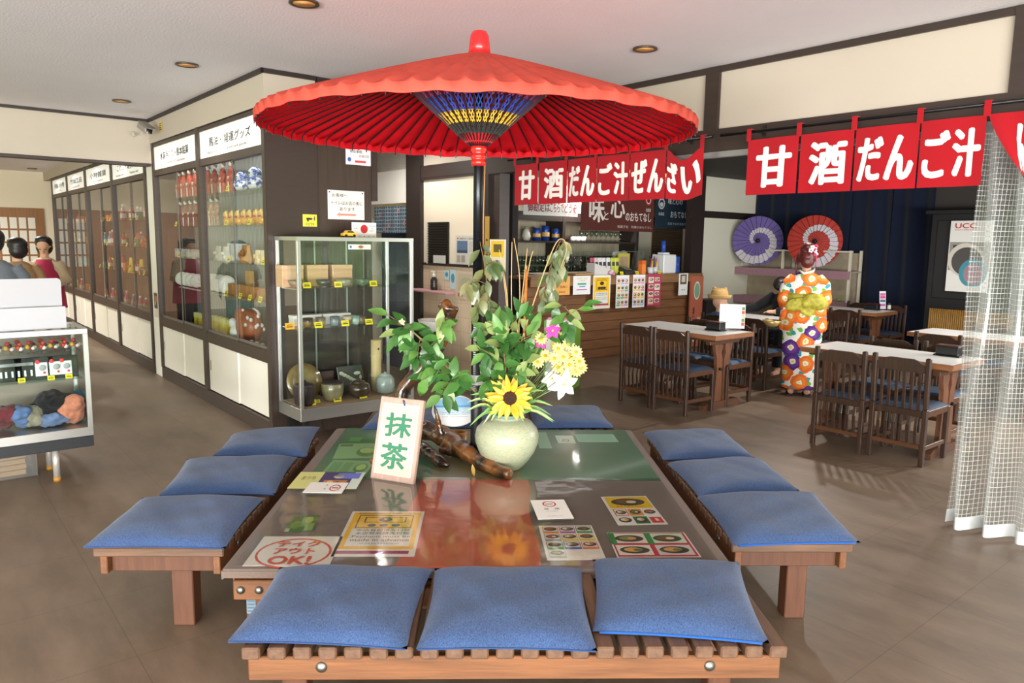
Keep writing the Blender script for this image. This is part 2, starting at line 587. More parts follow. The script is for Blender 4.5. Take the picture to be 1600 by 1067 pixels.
# banner wall: cream panels between dark posts and beams
struct('wall_banner', MB().bx(-8.6, 1.5, VN, VN + 0.06, 2.49, ZC), CREAM, rz=RZ_V)
b = MB()
b.bx(-7.6, 1.5, VN - 0.03, VN + 0.09, 2.33, 2.495)                         # long lintel beam
b.bx(-7.6, 1.5, VN - 0.02, VN + 0.08, ZC - 0.045, ZC - 0.001)              # ceiling trim
struct('trim_5', b, DARK, rz=RZ_V)
for i, (x0, x1) in enumerate(((1105, 1126), (1586, 1612))):
    u0, u1 = atv(x0, 150 if i == 0 else 60, VN)[0], atv(x1, 150 if i == 0 else 60, VN)[0]
    struct('trim_%d' % (6 + i), MB().bx(u0, u1, VN - 0.028, VN + 0.085, 2.49, ZC - 0.002), DARK, rz=RZ_V)
struct('trim_8', MB().bx(-5.2, 1.5, VN - 0.03, VN + 0.02, 2.29, 2.33), mat('a9a9ab', 0.35, metal=0.7), rz=RZ_V)  # aluminium rail
# posts standing on the floor
def upx(x, y=300, v=VN): return atv(x, y, v)[0]
P1a, P1b = upx(755), upx(782)
P0a, P0b = upx(640), upx(662)
struct('trim_9', MB().bx(P1a, (P1a + P1b) / 2, VN - 0.045, VN + 0.1, 0, 2.33).bx((P1a + P1b) / 2, P1b, VN - 0.01, VN + 0.12, 0, 2.33, 1), [DARKER, DARK], rz=RZ_V)
struct('trim_10', MB().bx(P0a, P0b, VN - 0.05, VN + 0.12, 0, 2.95), DARKER, rz=RZ_V)
# wash corner: plaster above, tile below
def tile_mat():
    m = mat('d8c2a8', 0.35, key='tile')
    nt = m.node_tree
    b = nt.nodes['Principled BSDF']
    tc = nt.nodes.new('ShaderNodeTexCoord')
    mp = nt.nodes.new('ShaderNodeMapping')
    mp.inputs['Rotation'].default_value = (PI / 2, 0, 0)
    br = nt.nodes.new('ShaderNodeTexBrick')
    br.offset = 0.0
    br.inputs['Scale'].default_value = 1
    br.inputs['Brick Width'].default_value = 0.16
    br.inputs['Row Height'].default_value = 0.16
    br.inputs['Mortar Size'].default_value = 0.003
    br.inputs['Color1'].default_value = (*lin('d9c3aa'), 1)
    br.inputs['Color2'].default_value = (*lin('d2bba0'), 1)
    br.inputs['Mortar'].default_value = (*lin('b9a58f'), 1)
    nt.links.new(tc.outputs['Object'], mp.inputs['Vector'])
    nt.links.new(mp.outputs[0], br.inputs['Vector'])
    nt.links.new(br.outputs[0], b.inputs['Base Color'])
    return m
ZT = atv(700, 416, VN)[2]
struct('wall_wash_upper', MB().bx(P0b, P1a, VN, VN + 0.06, ZT, 2.49), mat('e2d5bf', 0.85), rz=RZ_V)
struct('wall_wash_tiled', MB().bx(P0b, P1a, VN - 0.005, VN + 0.06, 0, ZT), tile_mat(), rz=RZ_V)
struct('trim_11', MB().bx(P0b, P1a, VN - 0.03, VN, ZT, ZT + 0.03), DARKER, rz=RZ_V)
struct('trim_12', MB().bx(-7.6, P1a, VN - 0.035, VN + 0.02, atv(700, 269, VN)[2] - 0.045, atv(700, 257, VN)[2] - 0.01), DARK, rz=RZ_V)
# white boxed wall above the way to the back, with its doorway below
wu0, wu1 = -8.8, P0a
struct('wall_back_passage', MB().bx(wu0, wu1, VN, VN + 0.3, atv(610, 318, VN)[2], 2.95), mat('f3f0ea', 0.7), rz=RZ_V)
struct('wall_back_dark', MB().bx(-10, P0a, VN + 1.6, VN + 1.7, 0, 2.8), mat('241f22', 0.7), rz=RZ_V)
struct('wall_passage_side', MB().bx(-9.1, -9.0, VC + 0.62, VN + 1.6, 0, 2.95), CREAM, rz=RZ_V)
# dining room shell
struct('wall_dining_far', MB().bx(UWL - 0.3, 4, VBK + 0.12, VBK + 0.25, 0, 2.8), mat('3a3431', 0.8), rz=RZ_V)
struct('wall_dining_side', MB().bx(UWL - 0.12, UWL, atu(1098, 380, UWL)[1], VBK + 0.12, 0, 2.8), mat('d9d6c6', 0.85), rz=RZ_V)
struct('trim_13', MB().bx(UWL - 0.02, UWL + 0.03, 9.9, VBK, 2.08, 2.19).bx(UWL - 0.12, UWL + 0.01, atu(1079, 380, UWL)[1], atu(1098, 380, UWL)[1], 0, 2.75), DARKER, rz=RZ_V)
struct('wall_dining_right', MB().bx(1.6, 1.7, VN, 12, 0, 0.8).bx(1.6, 1.7, VN, 12, 2.25, 2.75).bx(1.6, 1.7, 8.6, 12, 0.8, 2.25), CREAM, rz=RZ_V)  # unseen wall; opening added so the garden reflects in the showcase
struct('wall_right', MB().bx(4.9, 5.0, -4, VN, 2.5, ZC), CREAM, rz=RZ_V)
# kitchen shell behind the counter
UK = -9.1
struct('wall_kitchen', MB().bx(UK - 0.15, UK, VN + 0.1, 12.2, 0, 2.62), mat('e4dcc9', 0.85), rz=RZ_V)
struct('wall_kitchen_end', MB().bx(UK, UWL - 0.12, 12.0, 12.1, 0, 2.62), mat('ded6c4', 0.85), rz=RZ_V)

# ---------------------------------------------------------------- recessed ceiling lights
def downlight(px, py, z, label):
    p = atz(px, py, z)
    o = thing('ceiling_light', label, 'ceiling light', (p.x, p.y, z), 0, group='recessed lights in the white ceiling')
    MB().lathe([(0.052, -0.002), (0.082, -0.002), (0.084, -0.012), (0.070, -0.014), (0.052, -0.006)], 28, cap=False).build('rim', mat('5f5346', 0.35, metal=0.6), o)
    MB().lathe([(0.068, -0.010), (0.060, -0.004), (0.02, -0.002), (0.0, -0.002)], 24).build('reflector', mat('c08a4c', 0.35, emit=0.25), o)
downlight(475, 3, ZC, 'round amber recessed light at the top edge of the photo')
downlight(292, 100, ZC, 'round recessed light in the ceiling before the signed cabinets')
downlight(190, 157, ZC, 'small recessed light near the security camera')
downlight(1008, 75, ZC, 'round amber recessed light near the cream banner wall')
downlight(50, 263, 2.86, 'recessed light beyond the lintel over the glass cabinets')
downlight(25, 275, 2.86, 'faint recessed light deepest in the souvenir hall')
def lamp(name, u, v, z, p, col=(1, 0.95, 0.88), sx=1.2, sy=0.3):
    q = Wp(u, v, z)
    if 'cabinet' in name:
        return area(name, q, (q.x, q.y, 0), sx, sy, p, col)
    l = bpy.data.lights.new(name, 'SPOT')
    l.energy, l.color, l.spot_size, l.spot_blend, l.shadow_soft_size = p * 3.2, col, R(165), 0.6, 0.05
    o = bpy.data.objects.new(name, l)
    C.collection.objects.link(o)
    o.location = q
    return o
lamp('kitchen_lamp', -8.3, 8.2, 2.55, 45)
lamp('dining_lamp', -4.5, 8.0, 2.7, 45, sx=2.5, sy=1.2)
lamp('dining_lamp', -2.0, 7.0, 2.7, 25, sx=1.5, sy=1.0)
lamp('hall_lamp', -12.5, 0.8, 2.82, 70, sx=3, sy=1)
lamp('hall_lamp', -15.5, 0.3, 2.82, 50, sx=2, sy=1)
lamp('passage_fill', -7.3, VN - 0.75, 2.85, 20, sx=0.4)  # unseen light added to brighten the white boxed wall

# ================================================================ built-in display cabinets
FRAME = mat('42352e', 0.45, var=0.1, vs=6, stretch=(1, 1, 5))
def painted_folds():  # folds are not modelled: their shade is painted as dark stripes
    m = mat('8f9aa0', 0.6, key='corr')
    nt = m.node_tree
    b = nt.nodes['Principled BSDF']
    tc = nt.nodes.new('ShaderNodeTexCoord')
    w = nt.nodes.new('ShaderNodeTexWave')
    w.inputs['Scale'].default_value = 9
    w.inputs['Distortion'].default_value = 0.4
    r = nt.nodes.new('ShaderNodeValToRGB')
    r.color_ramp.elements[0].color = (*lin('46545f'), 1)
    r.color_ramp.elements[1].color = (*lin('aab4b8'), 1)
    nt.links.new(tc.outputs['Object'], w.inputs['Vector'])
    nt.links.new(w.outputs['Color'], r.inputs[0])
    nt.links.new(r.outputs[0], b.inputs['Base Color'])
    return m
FOLD_STRIPES = painted_folds()
def cabinet(label, bays, signs, back, ztop=2.68, shelves=()):
    """bays: list of u edges from far to near."""
    u0, u1 = bays[0], bays[-1]
    o = thing('display_cabinet', label, 'display cabinet', Wp(u0, VC, 0), RZ_V)
    L = u1 - u0
    D = 0.42
    f = MB()
    f.bx(0, L, 0.0, D, 0, 0.13)                       # plinth
    f.bx(0, L, 0.0, 0.05, 0.62, 0.72)                 # sill
    f.bx(0, L, 0.0, 0.05, 2.315, 2.38)                # beam under the signs
    f.bx(0, L, 0.0, 0.05, 2.63, ztop)
    f.bx(0, L, 0.0, D, ztop - 0.015, ztop)
    f.bx(0, L, 0.05, D, 0.60, 0.64)                   # cabinet floor
    for i, u in enumerate(bays):
        x = u - u0
        w = 0.045 if i not in (0, len(bays) - 1) else 0.03
        x = min(max(x, w), L - w)
        f.bx(x - w, x + w, -0.006, D if i in (0, len(bays) - 1) else 0.06, 0.13, ztop)
    f.build('frame', FRAME, o)
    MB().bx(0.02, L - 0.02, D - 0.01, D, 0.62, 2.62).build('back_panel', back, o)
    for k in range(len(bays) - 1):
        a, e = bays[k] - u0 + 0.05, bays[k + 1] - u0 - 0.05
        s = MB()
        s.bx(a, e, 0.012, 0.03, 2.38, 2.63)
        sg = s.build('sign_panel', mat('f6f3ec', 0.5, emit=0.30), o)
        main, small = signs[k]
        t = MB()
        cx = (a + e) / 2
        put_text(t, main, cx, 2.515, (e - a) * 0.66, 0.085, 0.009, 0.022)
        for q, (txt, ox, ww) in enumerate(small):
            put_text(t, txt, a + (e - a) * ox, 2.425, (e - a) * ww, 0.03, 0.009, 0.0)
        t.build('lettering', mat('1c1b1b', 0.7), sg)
        m = (a + e) / 2
        for q, (x0, x1, y) in enumerate(((a, m + 0.02, 0.024), (m - 0.02, e, 0.038))):
            g = MB().bx(x0, x1, y, y + 0.004, 0.72, 2.315).build('glass_door', GLASS, o)
            fr = MB()
            fr.bx(x0, x1, y - 0.003, y + 0.008, 0.72, 0.745)
            fr.bx((x1 if q == 0 else x0) - 0.006, (x1 if q == 0 else x0) + 0.006, y - 0.002, y + 0.006, 0.745, 2.315)
            fr.build('edge_strip', mat('6a6058', 0.4), g)
            d = MB().bx(x0 + 0.004, x1 - 0.004, y - 0.006, y + 0.012, 0.14, 0.615, ch=0.003).build('lower_door', WHITE_DOOR, o)
            hx = x0 + 0.05 if q == 0 else x1 - 0.05
            MB().bx(hx - 0.006, hx + 0.006, y - 0.009, y - 0.005, 0.34, 0.44).build('finger_pull', mat('6b5a4a', 0.4), d)
        for z in shelves:
            MB().bx(a, e, 0.09, D - 0.03, z - 0.006, z).build('shelf', SHELF_GLASS, o)
    return o
def zs(px, py, v=VC + 0.2): return atv(px, py, v)[2]
NEAR_SH = [zs(395, 297), zs(395, 352), zs(395, 411), zs(395, 467)]
UM = atv(312, 330, VC)[0]
cabinet('dark-framed glass display cabinet with two lit signs beside the dark wooden pilaster', [-9.24, UM, -5.875],
        [('水前寺のり・熊本銘菓', [('(KUMAMOTO specialty)', 0.5, 0.5)]), ('馬油・開運グッズ', [('horse oil', 0.22, 0.16), ('good luck goods', 0.62, 0.3)])], FOLD_STRIPES, shelves=NEAR_SH)
FB = [-16.42, upx(104, 290, VC), upx(133, 290, VC), upx(174, 290, VC), -9.58]
FAR_SH = [1.15, 1.5, 1.85]
cabinet('glass display cabinet with two lit signs just beyond the white strip wall', FB[2:], [('小物雑貨', [('general goods', 0.5, 0.4)]), ('こけし・博多人形', [('wooden doll', 0.25, 0.25), ('Hakata doll', 0.7, 0.25)])], mat('5d4a3c', 0.6), shelves=FAR_SH)
cabinet('farthest glass display cabinet with two lit signs at the end of the hall', FB[:3], [('阿蘇の小物', [('goods', 0.5, 0.3)]), ('竹細工品', [('bamboo craft', 0.5, 0.4)])], mat('5d4a3c', 0.6), shelves=FAR_SH)
for u, n in ((-8.4, 1), (-6.7, 2)):
    lamp('cabinet_lamp', u, VC + 0.22, 2.6, 9, sx=1.3, sy=0.12)
for u in (-10.5, -12.2, -13.9, -15.5):
    lamp('cabinet_lamp', u, VC + 0.22, 2.6, 4, sx=1.2, sy=0.12)
# dark end panel of the near cabinet (faces the showcase)
struct('wall_cabinet_end', MB().bx(-5.875, -5.868, VC + 0.0, 2.712, 0, 2.68), mat('372b25', 0.45, var=0.08, stretch=(1, 1, 5)), rz=RZ_V)
# ================================================================ bench table in the middle
TA = R(1.85)                      # the set stands slightly turned
TC = Vector((-0.14, 3.82, 0))
def Tp(x, y, z=0.0):
    return Vector((TC.x + x * math.cos(TA) - y * math.sin(TA), TC.y + x * math.sin(TA) + y * math.cos(TA), z))
ZT_ = 0.385                       # table top
BENCHWOOD = wood('74492a', 0.5, 0.3, 'x', 5)
SLATWOOD = wood('664a37', 0.5, 0.3, 'y', 6)
LEGWOOD = wood('5c3723', 0.5, 0.25, 'z', 6)
APRON = wood('774b2b', 0.5, 0.25, 'x', 5)

t = thing('low_table', 'large low square table with brown cloth top in the middle of the four benches', 'table', TC, TA)
b = MB()
b.bx(-0.97, 0.97, -1.06, 1.06, 0.335, 0.378, ch=0.004)
b.build('table_board', APRON, t)
for s in (-1, 1):
    a = MB().bx(-0.96, 0.96, s * 1.055 - 0.02, s * 1.055 + 0.02, 0.255, 0.335, ch=0.004).build('apron', APRON, t)
    MB().bx(s * 0.955 - 0.02, s * 0.955 + 0.02, -1.03, 1.03, 0.255, 0.335, ch=0.004).build('apron', wood('8a5a34', 0.5, 0.25, 'y', 5), t)
    if s < 0:
        for x in (-0.93, -0.86, -0.80):
            MB().lathe([(0.0, 0.010), (0.007, 0.010), (0.016, 0.004), (0.016, 0)], 14).build('bolt', STEEL, a, loc=(x, -1.076, 0.297), rx=PI / 2)
for x in (-0.88, 0.88):
    for y in (-0.99, 0.0, 0.99):
        MB().bx(x - 0.045, x + 0.045, y - 0.045, y + 0.045, 0, 0.335, ch=0.004).build('leg', LEGWOOD, t)
def clothtop(u, v):
    x, y = (u - 0.5) * 1.99, (v - 0.5) * 2.17
    return Vector((x, y, ZT_ + 0.0015 * math.sin(7 * x + 3 * y)))
b = MB()
b.bx(-0.995, 0.995, -1.085, 1.085, 0.374, ZT_, ch=0.006)
for s in (-1, 1):
    b.bx(s * 0.995 - 0.004, s * 0.995 + 0.004, -1.085, 1.085, 0.345, 0.379)
    b.bx(-0.995, 0.995, s * 1.085 - 0.004, s * 1.085 + 0.004, 0.352, 0.379)
b.build('tablecloth', fabric('75655c', 0.12, 200, 0.15), t)
# red runner under the vinyl on the near half
def runner(u, v):
    return Vector((-0.34 + 0.57 * u + 0.012 * math.sin(9 * v), -1.075 + 1.095 * v, ZT_ + 0.0025))
b = MB()
b.grid(4, 14, runner)
settags(b.build('red_runner', mat('c05a44', 0.6, var=0.12, vs=5, key='runner'), None, loc=TC, rz=TA), 'red cloth runner lying under the clear vinyl on the near half of the table', 'cloth')
# green mat over the far half: two shades where the runner passes beneath
b = MB()
b.bx(-0.93, -0.28, 0.005, 1.07, ZT_ + 0.001, ZT_ + 0.0045, 0)
b.bx(-0.28, 0.20, 0.005, 1.07, ZT_ + 0.001, ZT_ + 0.0045, 1)
b.bx(0.20, 0.95, 0.005, 1.07, ZT_ + 0.001, ZT_ + 0.0045, 0)
settags(b.build('green_vinyl_mat', [mat('4f7358', 0.36, var=0.14, vs=3, coat=0.2), mat('6d684a', 0.36, var=0.1, vs=3, coat=0.2)], None, loc=TC, rz=TA), 'glossy green vinyl mat covering the far half of the table', 'table mat')
# clear vinyl sheet over the near half
vm, vnt, vg = glass_mat('clear_vinyl', (0.95, 0.95, 0.94), 1.0, 0.08, 0.05)
no = vnt.nodes.new('ShaderNodeTexNoise')
no.inputs['Scale'].default_value = 6.0
no.inputs['Detail'].default_value = 2
bp = vnt.nodes.new('ShaderNodeBump')
bp.inputs['Strength'].default_value = 0.12
bp.inputs['Distance'].default_value = 0.02
tcn = vnt.nodes.new('ShaderNodeTexCoord')
vnt.links.new(tcn.outputs['Object'], no.inputs['Vector'])
vnt.links.new(no.outputs['Fac'], bp.inputs['Height'])
vnt.links.new(bp.outputs[0], vg.inputs['Normal'])
b = MB()
b.bx(-0.955, 0.945, -1.075, 0.012, ZT_ + 0.0105, ZT_ + 0.0125)
settags(b.build('clear_vinyl_sheet', vm, None, loc=TC, rz=TA), 'clear glossy vinyl sheet over the posters on the near half of the table', 'table cover')

q = Tp(-0.905, -1.0365, 0.215)
panel('label_sticker', 'small grey blue sticker on the front leg of the low table', 'sticker', 0.035, 0.07, q, TA, col='6f8290', t=0.001, rects=[(.1, .1 + .2 * i, .9, .2 + .2 * i, '50626f') for i in range(4)])
# ---------------------------------------------------------------- benches
def bench():
    o = thing('slatted_bench', 'slatted wooden bench across the front of the low table with three blue cushions', 'bench', (0, 0, 0), 0, group='slatted benches around the low table')
    L, W = 1.75, 0.53
    n = 22
    p = L / n
    for i in range(n):
        x = -L / 2 + p * (i + 0.5)
        MB().box((x, 0, 0.36), (p * 0.72, W, 0.04), 0, 0.005).build('slat', SLATWOOD, o)
    for s in (-1, 1):
        bm = MB().box((0, s * (W / 2 - 0.035), 0.3), (L - 0.05, 0.03, 0.08), 0, 0.003).build('side_beam', BENCHWOOD, o)
        for x in (-0.62, 0.62):
            MB().lathe([(0.0, 0.011), (0.009, 0.011), (0.015, 0.005), (0.018, 0.003), (0.018, 0)], 14).build('bolt', STEEL, bm, loc=(x, s * (W / 2 - 0.02), 0.305), rx=PI / 2 if s < 0 else -PI / 2)
    for s in (-1, 1):
        MB().box((s * 0.80, 0, 0.295), (0.03, W - 0.10, 0.075), 0, 0.003).build('cross_rail', LEGWOOD, o)
        MB().box((s * 0.745, -0.06 if s < 0 else 0.06, 0.17), (0.085, 0.09, 0.34), 0, 0.004).build('leg', LEGWOOD, o)
    return o
bn = bench()
def Bw(px, py): return px
bn.location = Tp(0.12, -1.37)
bn.rotation_euler[2] = TA
dup(bn, Tp(-1.33, -0.01), TA + PI / 2, 'slatted wooden bench between the low table and the glass case of hats')
dup(bn, Tp(1.335, 0.045), TA - PI / 2, 'slatted wooden bench along the table side nearest the vinyl curtain')
dup(bn, Tp(0.03, 1.36), TA + PI, 'slatted bench behind the vase and green table mat')

# ---------------------------------------------------------------- cushions
def cushion_mat():
    m = mat('46629b', 0.95, sheen=0.2, spec=0.15, key='cushion')
    nt = m.node_tree
    b = nt.nodes['Principled BSDF']
    tc = nt.nodes.new('ShaderNodeTexCoord')
    n1 = nt.nodes.new('ShaderNodeTexNoise')
    n1.inputs['Scale'].default_value = 320
    n1.inputs['Detail'].default_value = 3
    n2 = nt.nodes.new('ShaderNodeTexNoise')
    n2.inputs['Scale'].default_value = 5
    n2.inputs['Detail'].default_value = 4
    mp = nt.nodes.new('ShaderNodeMapping')
    mp.inputs['Scale'].default_value = (1, 0.35, 1)
    nt.links.new(tc.outputs['Object'], mp.inputs['Vector'])
    nt.links.new(mp.outputs[0], n1.inputs['Vector'])
    nt.links.new(tc.outputs['Object'], n2.inputs['Vector'])
    r = nt.nodes.new('ShaderNodeValToRGB')
    r.color_ramp.elements[0].position = 0.3
    r.color_ramp.elements[0].color = (*lin('2e4066'), 1)
    r.color_ramp.elements[1].position = 0.7
    r.color_ramp.elements[1].color = (*lin('4b6490'), 1)
    nt.links.new(n1.outputs['Fac'], r.inputs[0])
    mr = nt.nodes.new('ShaderNodeMapRange')
    mr.inputs['From Min'].default_value = 0.3
    mr.inputs['From Max'].default_value = 0.7
    mr.inputs['To Min'].default_value = 0.88
    mr.inputs['To Max'].default_value = 1.06
    nt.links.new(n2.outputs['Fac'], mr.inputs['Value'])
    mx = nt.nodes.new('ShaderNodeMixRGB')
    mx.blend_type = 'MULTIPLY'
    mx.inputs[0].default_value = 1
    nt.links.new(r.outputs[0], mx.inputs[1])
    nt.links.new(mr.outputs[0], mx.inputs[2])
    nt.links.new(mx.outputs[0], b.inputs['Base Color'])
    bp = nt.nodes.new('ShaderNodeBump')
    bp.inputs['Strength'].default_value = 0.2
    bp.inputs['Distance'].default_value = 0.003
    nt.links.new(n1.outputs['Fac'], bp.inputs['Height'])
    nt.links.new(bp.outputs[0], b.inputs['Normal'])
    return m
CUSH = cushion_mat()
PIPING = fabric('2a4678', 0.1)
ZIP = fabric('2258a8', 0.1)
def cushion(px4, label, seed, group, seam=0, zb=0.381, th=0.062):
    """px4: where its four corners show (far a, far b, near b, near a); it lies on the bench slats."""
    q = [atz(x, y, zb + 0.015) for x, y in px4]
    c = sum(q, Vector()) / 4
    rr = random.Random(seed)
    ph = [rr.uniform(0, 6.28) for _ in range(6)]
    o = thing('seat_cushion', label, 'cushion', (c.x, c.y, zb), 0, group=group)
    N = 26
    def pos(u, v, top):
        p = q[3] * (1 - u) * (1 - v) + q[2] * u * (1 - v) + q[1] * u * v + q[0] * (1 - u) * v
        a, e = 2 * u - 1, 2 * v - 1
        # sides drawn in between the pulled-out corners
        pull = 0.014 * (1 - a * a) * abs(e) ** 3 * (1 if e < 0 else -1)
        pulx = 0.014 * (1 - e * e) * abs(a) ** 3 * (1 if a < 0 else -1)
        f = max(0.0, (1 - abs(a) ** 3.6)) ** 0.55 * max(0.0, (1 - abs(e) ** 3.6)) ** 0.55
        z = 0.010
        if top:
            z += f * (th - 0.012 + 0.005 * math.sin(5 * u + ph[0]) * math.sin(4 * v + ph[1]) + 0.0028 * math.sin(11 * u + 6 * v + ph[2]) + 0.002 * math.sin(17 * v - 9 * u + ph[3]))
            z += 0.0022 * f * math.sin(38 * (u * 0.6 + v * 0.4) + ph[4]) * max(0, 1 - 4 * ((u - 0.5 - 0.2 * math.sin(ph[5])) ** 2 + (v - 0.5) ** 2))
        else:
            z -= 0.0095 * min(1, f * 3)
        return Vector((p.x - c.x + pulx, p.y - c.y + pull, z))
    b = MB()
    b.grid(N, N, lambda u, v: pos(u, v, True))
    b.grid(N, N, lambda u, v: pos(u, v, False))
    b.build('cover', CUSH, o)
    e = MB()
    if seam:
        e.tube([pos(0.04 + 0.92 * i / 14, 0.0, True) + Vector((0, -0.001, -0.002)) for i in range(15)], 0.0045, 6)
        e.build('zip', ZIP, o)
    else:
        e.tube([pos(0.01 + 0.98 * i / 14, 0.0, True) + Vector((0, -0.001, -0.001)) for i in range(15)], 0.0028, 6)
        e.build('seam', PIPING, o)
    return o
G = 'blue seat cushions on the benches'
cushion([(437, 884), (677, 886), (636, 1012), (354, 1000)], 'blue cushion nearest the takeaway stamp poster on the front bench', 1, G)
cushion([(679, 886), (909, 886), (934, 1015), (650, 1012)], 'middle blue cushion of the front bench', 2, G)
cushion([(926, 872), (1155, 876), (1203, 1003), (926, 984)], 'blue cushion with a zip turned slightly at the menu end of the front bench', 3, G, 1)
cushion([(222, 776), (414, 776), (352, 855), (128, 853)], 'blue cushion closest to the camera on the bench by the hat case', 4, G)
cushion([(292, 716), (465, 713), (430, 771), (248, 772)], 'middle blue cushion of the bench by the hat case', 5, G)
cushion([(362, 678), (500, 666), (480, 712), (333, 710)], 'puffy blue cushion at the showcase end of the bench by the hat case', 6, G)
cushion([(1086, 773), (1272, 768), (1345, 846), (1146, 851)], 'blue cushion with a zip closest to the camera on the bench by the curtain', 7, G, 1)
cushion([(1040, 722), (1188, 715), (1250, 765), (1092, 776)], 'middle blue cushion of the bench by the curtain', 8, G)
cushion([(1003, 675), (1130, 671), (1180, 714), (1036, 717)], 'blue cushion at the dining end of the bench by the curtain', 9, G)
cushion([(592, 639), (702, 638), (696, 668), (562, 670)], 'blue cushion half hidden by the wooden matcha sign on the back bench', 10, G)
cushion([(704, 638), (822, 637), (828, 667), (698, 668)], 'blue cushion behind the round fan and the vase', 11, G)
cushion([(824, 637), (936, 635), (961, 667), (830, 668)], 'blue cushion on the back bench to the dining side of the vase', 12, G)

# ---------------------------------------------------------------- sheets under and on the vinyl
def on_table(px4):
    q = [atz(x, y, ZT_ + 0.003) for x, y in px4]          # far a, far b, near b, near a
    c = sum(q, Vector()) / 4
    w = ((q[1] - q[0]).length + (q[2] - q[3]).length) / 2
    h = ((q[0] - q[3]).length + (q[1] - q[2]).length) / 2
    d = (q[1] - q[0]) + (q[2] - q[3])
    return c, w, h, math.atan2(d.y, d.x)
def sheet(name, label, cat, px4, z=ZT_ + 0.0032, t=0.0008, **k):
    c, w, h, a = on_table(px4)
    return panel(name, label, cat, w, h, (c.x, c.y, z), a, -PI / 2, t=t, **k)
Y_, K_ = 'f2bc1c', '3a3a34'
sheet('poster', 'yellow poster asking for payment in advance under the clear vinyl', 'poster', [(545, 800), (661, 798), (650, 871), (524, 868)], col='ece6dc', base=None,
      rects=[(0.04, 0.14, 0.96, 0.97, Y_), (0.04, 0.05, 0.92, 0.11, 'b8336f'), (0.10, 0.2, 0.9, 0.58, 'ece6dc'), (0.13, 0.595, 0.87, 0.90, K_), (0.145, 0.61, 0.855, 0.885, Y_), (0.22, 0.72, 0.78, 0.85, K_), (0.24, 0.735, 0.76, 0.838, Y_)],
      discs=[(0.5, 0.79, 0.09, 0.055, K_), (0.34, 0.655, 0.055, 0.035, K_), (0.5, 0.655, 0.055, 0.035, K_), (0.66, 0.655, 0.055, 0.035, K_)],
      texts=[('お会計は前払いでお願いします', 0.5, 0.935, 0.78, 0.045, K_, 0.01), ('¥', 0.5, 0.79, 0.05, 0.05, Y_, 0.03), ('本店餐前请先付款', 0.52, 0.535, 0.7, 0.058, K_, 0.03), ('本店餐前請先付款', 0.52, 0.462, 0.7, 0.058, K_, 0.03),
             ('Payment must be', 0.52, 0.385, 0.74, 0.055, K_, 0.03), ('made in advance', 0.52, 0.318, 0.74, 0.055, K_, 0.03), ('식사 전에 먼저 결제 부탁드립니다', 0.52, 0.245, 0.5, 0.03, K_), ('当店は前払い制になっております', 0.48, 0.08, 0.8, 0.04, K_)])
sheet('poster', 'white sheet with a red round takeaway stamp under the clear vinyl', 'poster', [(409, 838), (532, 838), (519, 884), (383, 884)], col='eee9df',
      discs=[(0.5, 0.42, 0.45, 0.5, 'd85a3c'), (0.5, 0.42, 0.42, 0.455, 'eee9df')],
      texts=[('テイク', 0.5, 0.70, 0.52, 0.2, 'd85a3c', 0.035), ('アウト', 0.5, 0.46, 0.5, 0.2, 'd85a3c', 0.035), ('OK!', 0.5, 0.16, 0.5, 0.26, 'd85a3c', 0.04)])
NOSM = [(0.5, 0.76, 0.16, 0.125, 'c8322c'), (0.5, 0.76, 0.125, 0.095, 'f4f2ee')]
def nosmoking(label, px4, z):
    o = sheet('no_smoking_card', label, 'card', px4, z, 0.0025, col='f2f0ec', rects=[(0.47 - 0.09, 0.745, 0.47 + 0.13, 0.775, '2a2a2a'), (0.4, 0.69, 0.6, 0.70, 'f2f0ec')], discs=[(0.5, 0.76, 0.2, 0.15, 'c8322c', 0.78)],
              texts=[('禁　煙', 0.5, 0.47, 0.44, 0.09, '2a2a2a', 0.03), ('No smoking', 0.5, 0.34, 0.3, 0.04, '55524e'), ('ご協力をお願いいたします', 0.5, 0.1, 0.46, 0.03, '77736e')])
    return o
nosmoking('white no smoking card beside the red runner', [(834, 786), (886, 784), (891, 814), (835, 815)], ZT_ + 0.0165)
o = sheet('no_smoking_card', 'white no smoking card turned sideways by the striped flyer', 'card', [(487, 757), (545, 758), (534, 774), (472, 773)], ZT_ + 0.0165, 0.0025, col='f2f0ec',
          rects=[(0.66, 0.42, 0.82, 0.5, '2a2a2a')], discs=[(0.74, 0.46, 0.14, 0.3, 'c8322c', 0.78)], texts=[('禁', 0.5, 0.65, 0.05, 0.16, '2a2a2a', 0.03), ('煙', 0.5, 0.3, 0.05, 0.16, '2a2a2a', 0.03)])
FOOD = ['d9a05a', '7d5a35', '5c7d3a', 'b5503a', 'e8d9b0', '8a8f52']
def dishes(cells, rr):
    out = []
    for (x, z, w, h) in cells:
        out.append((x, z, w, h, '4a443c'))
        out.append((x - w * 0.1, z + h * 0.1, w * 0.62, h * 0.6, rr.choice(FOOD)))
        out.append((x + w * 0.2, z, w * 0.3, h * 0.35, rr.choice(FOOD)))
    return out
rr = random.Random(3)
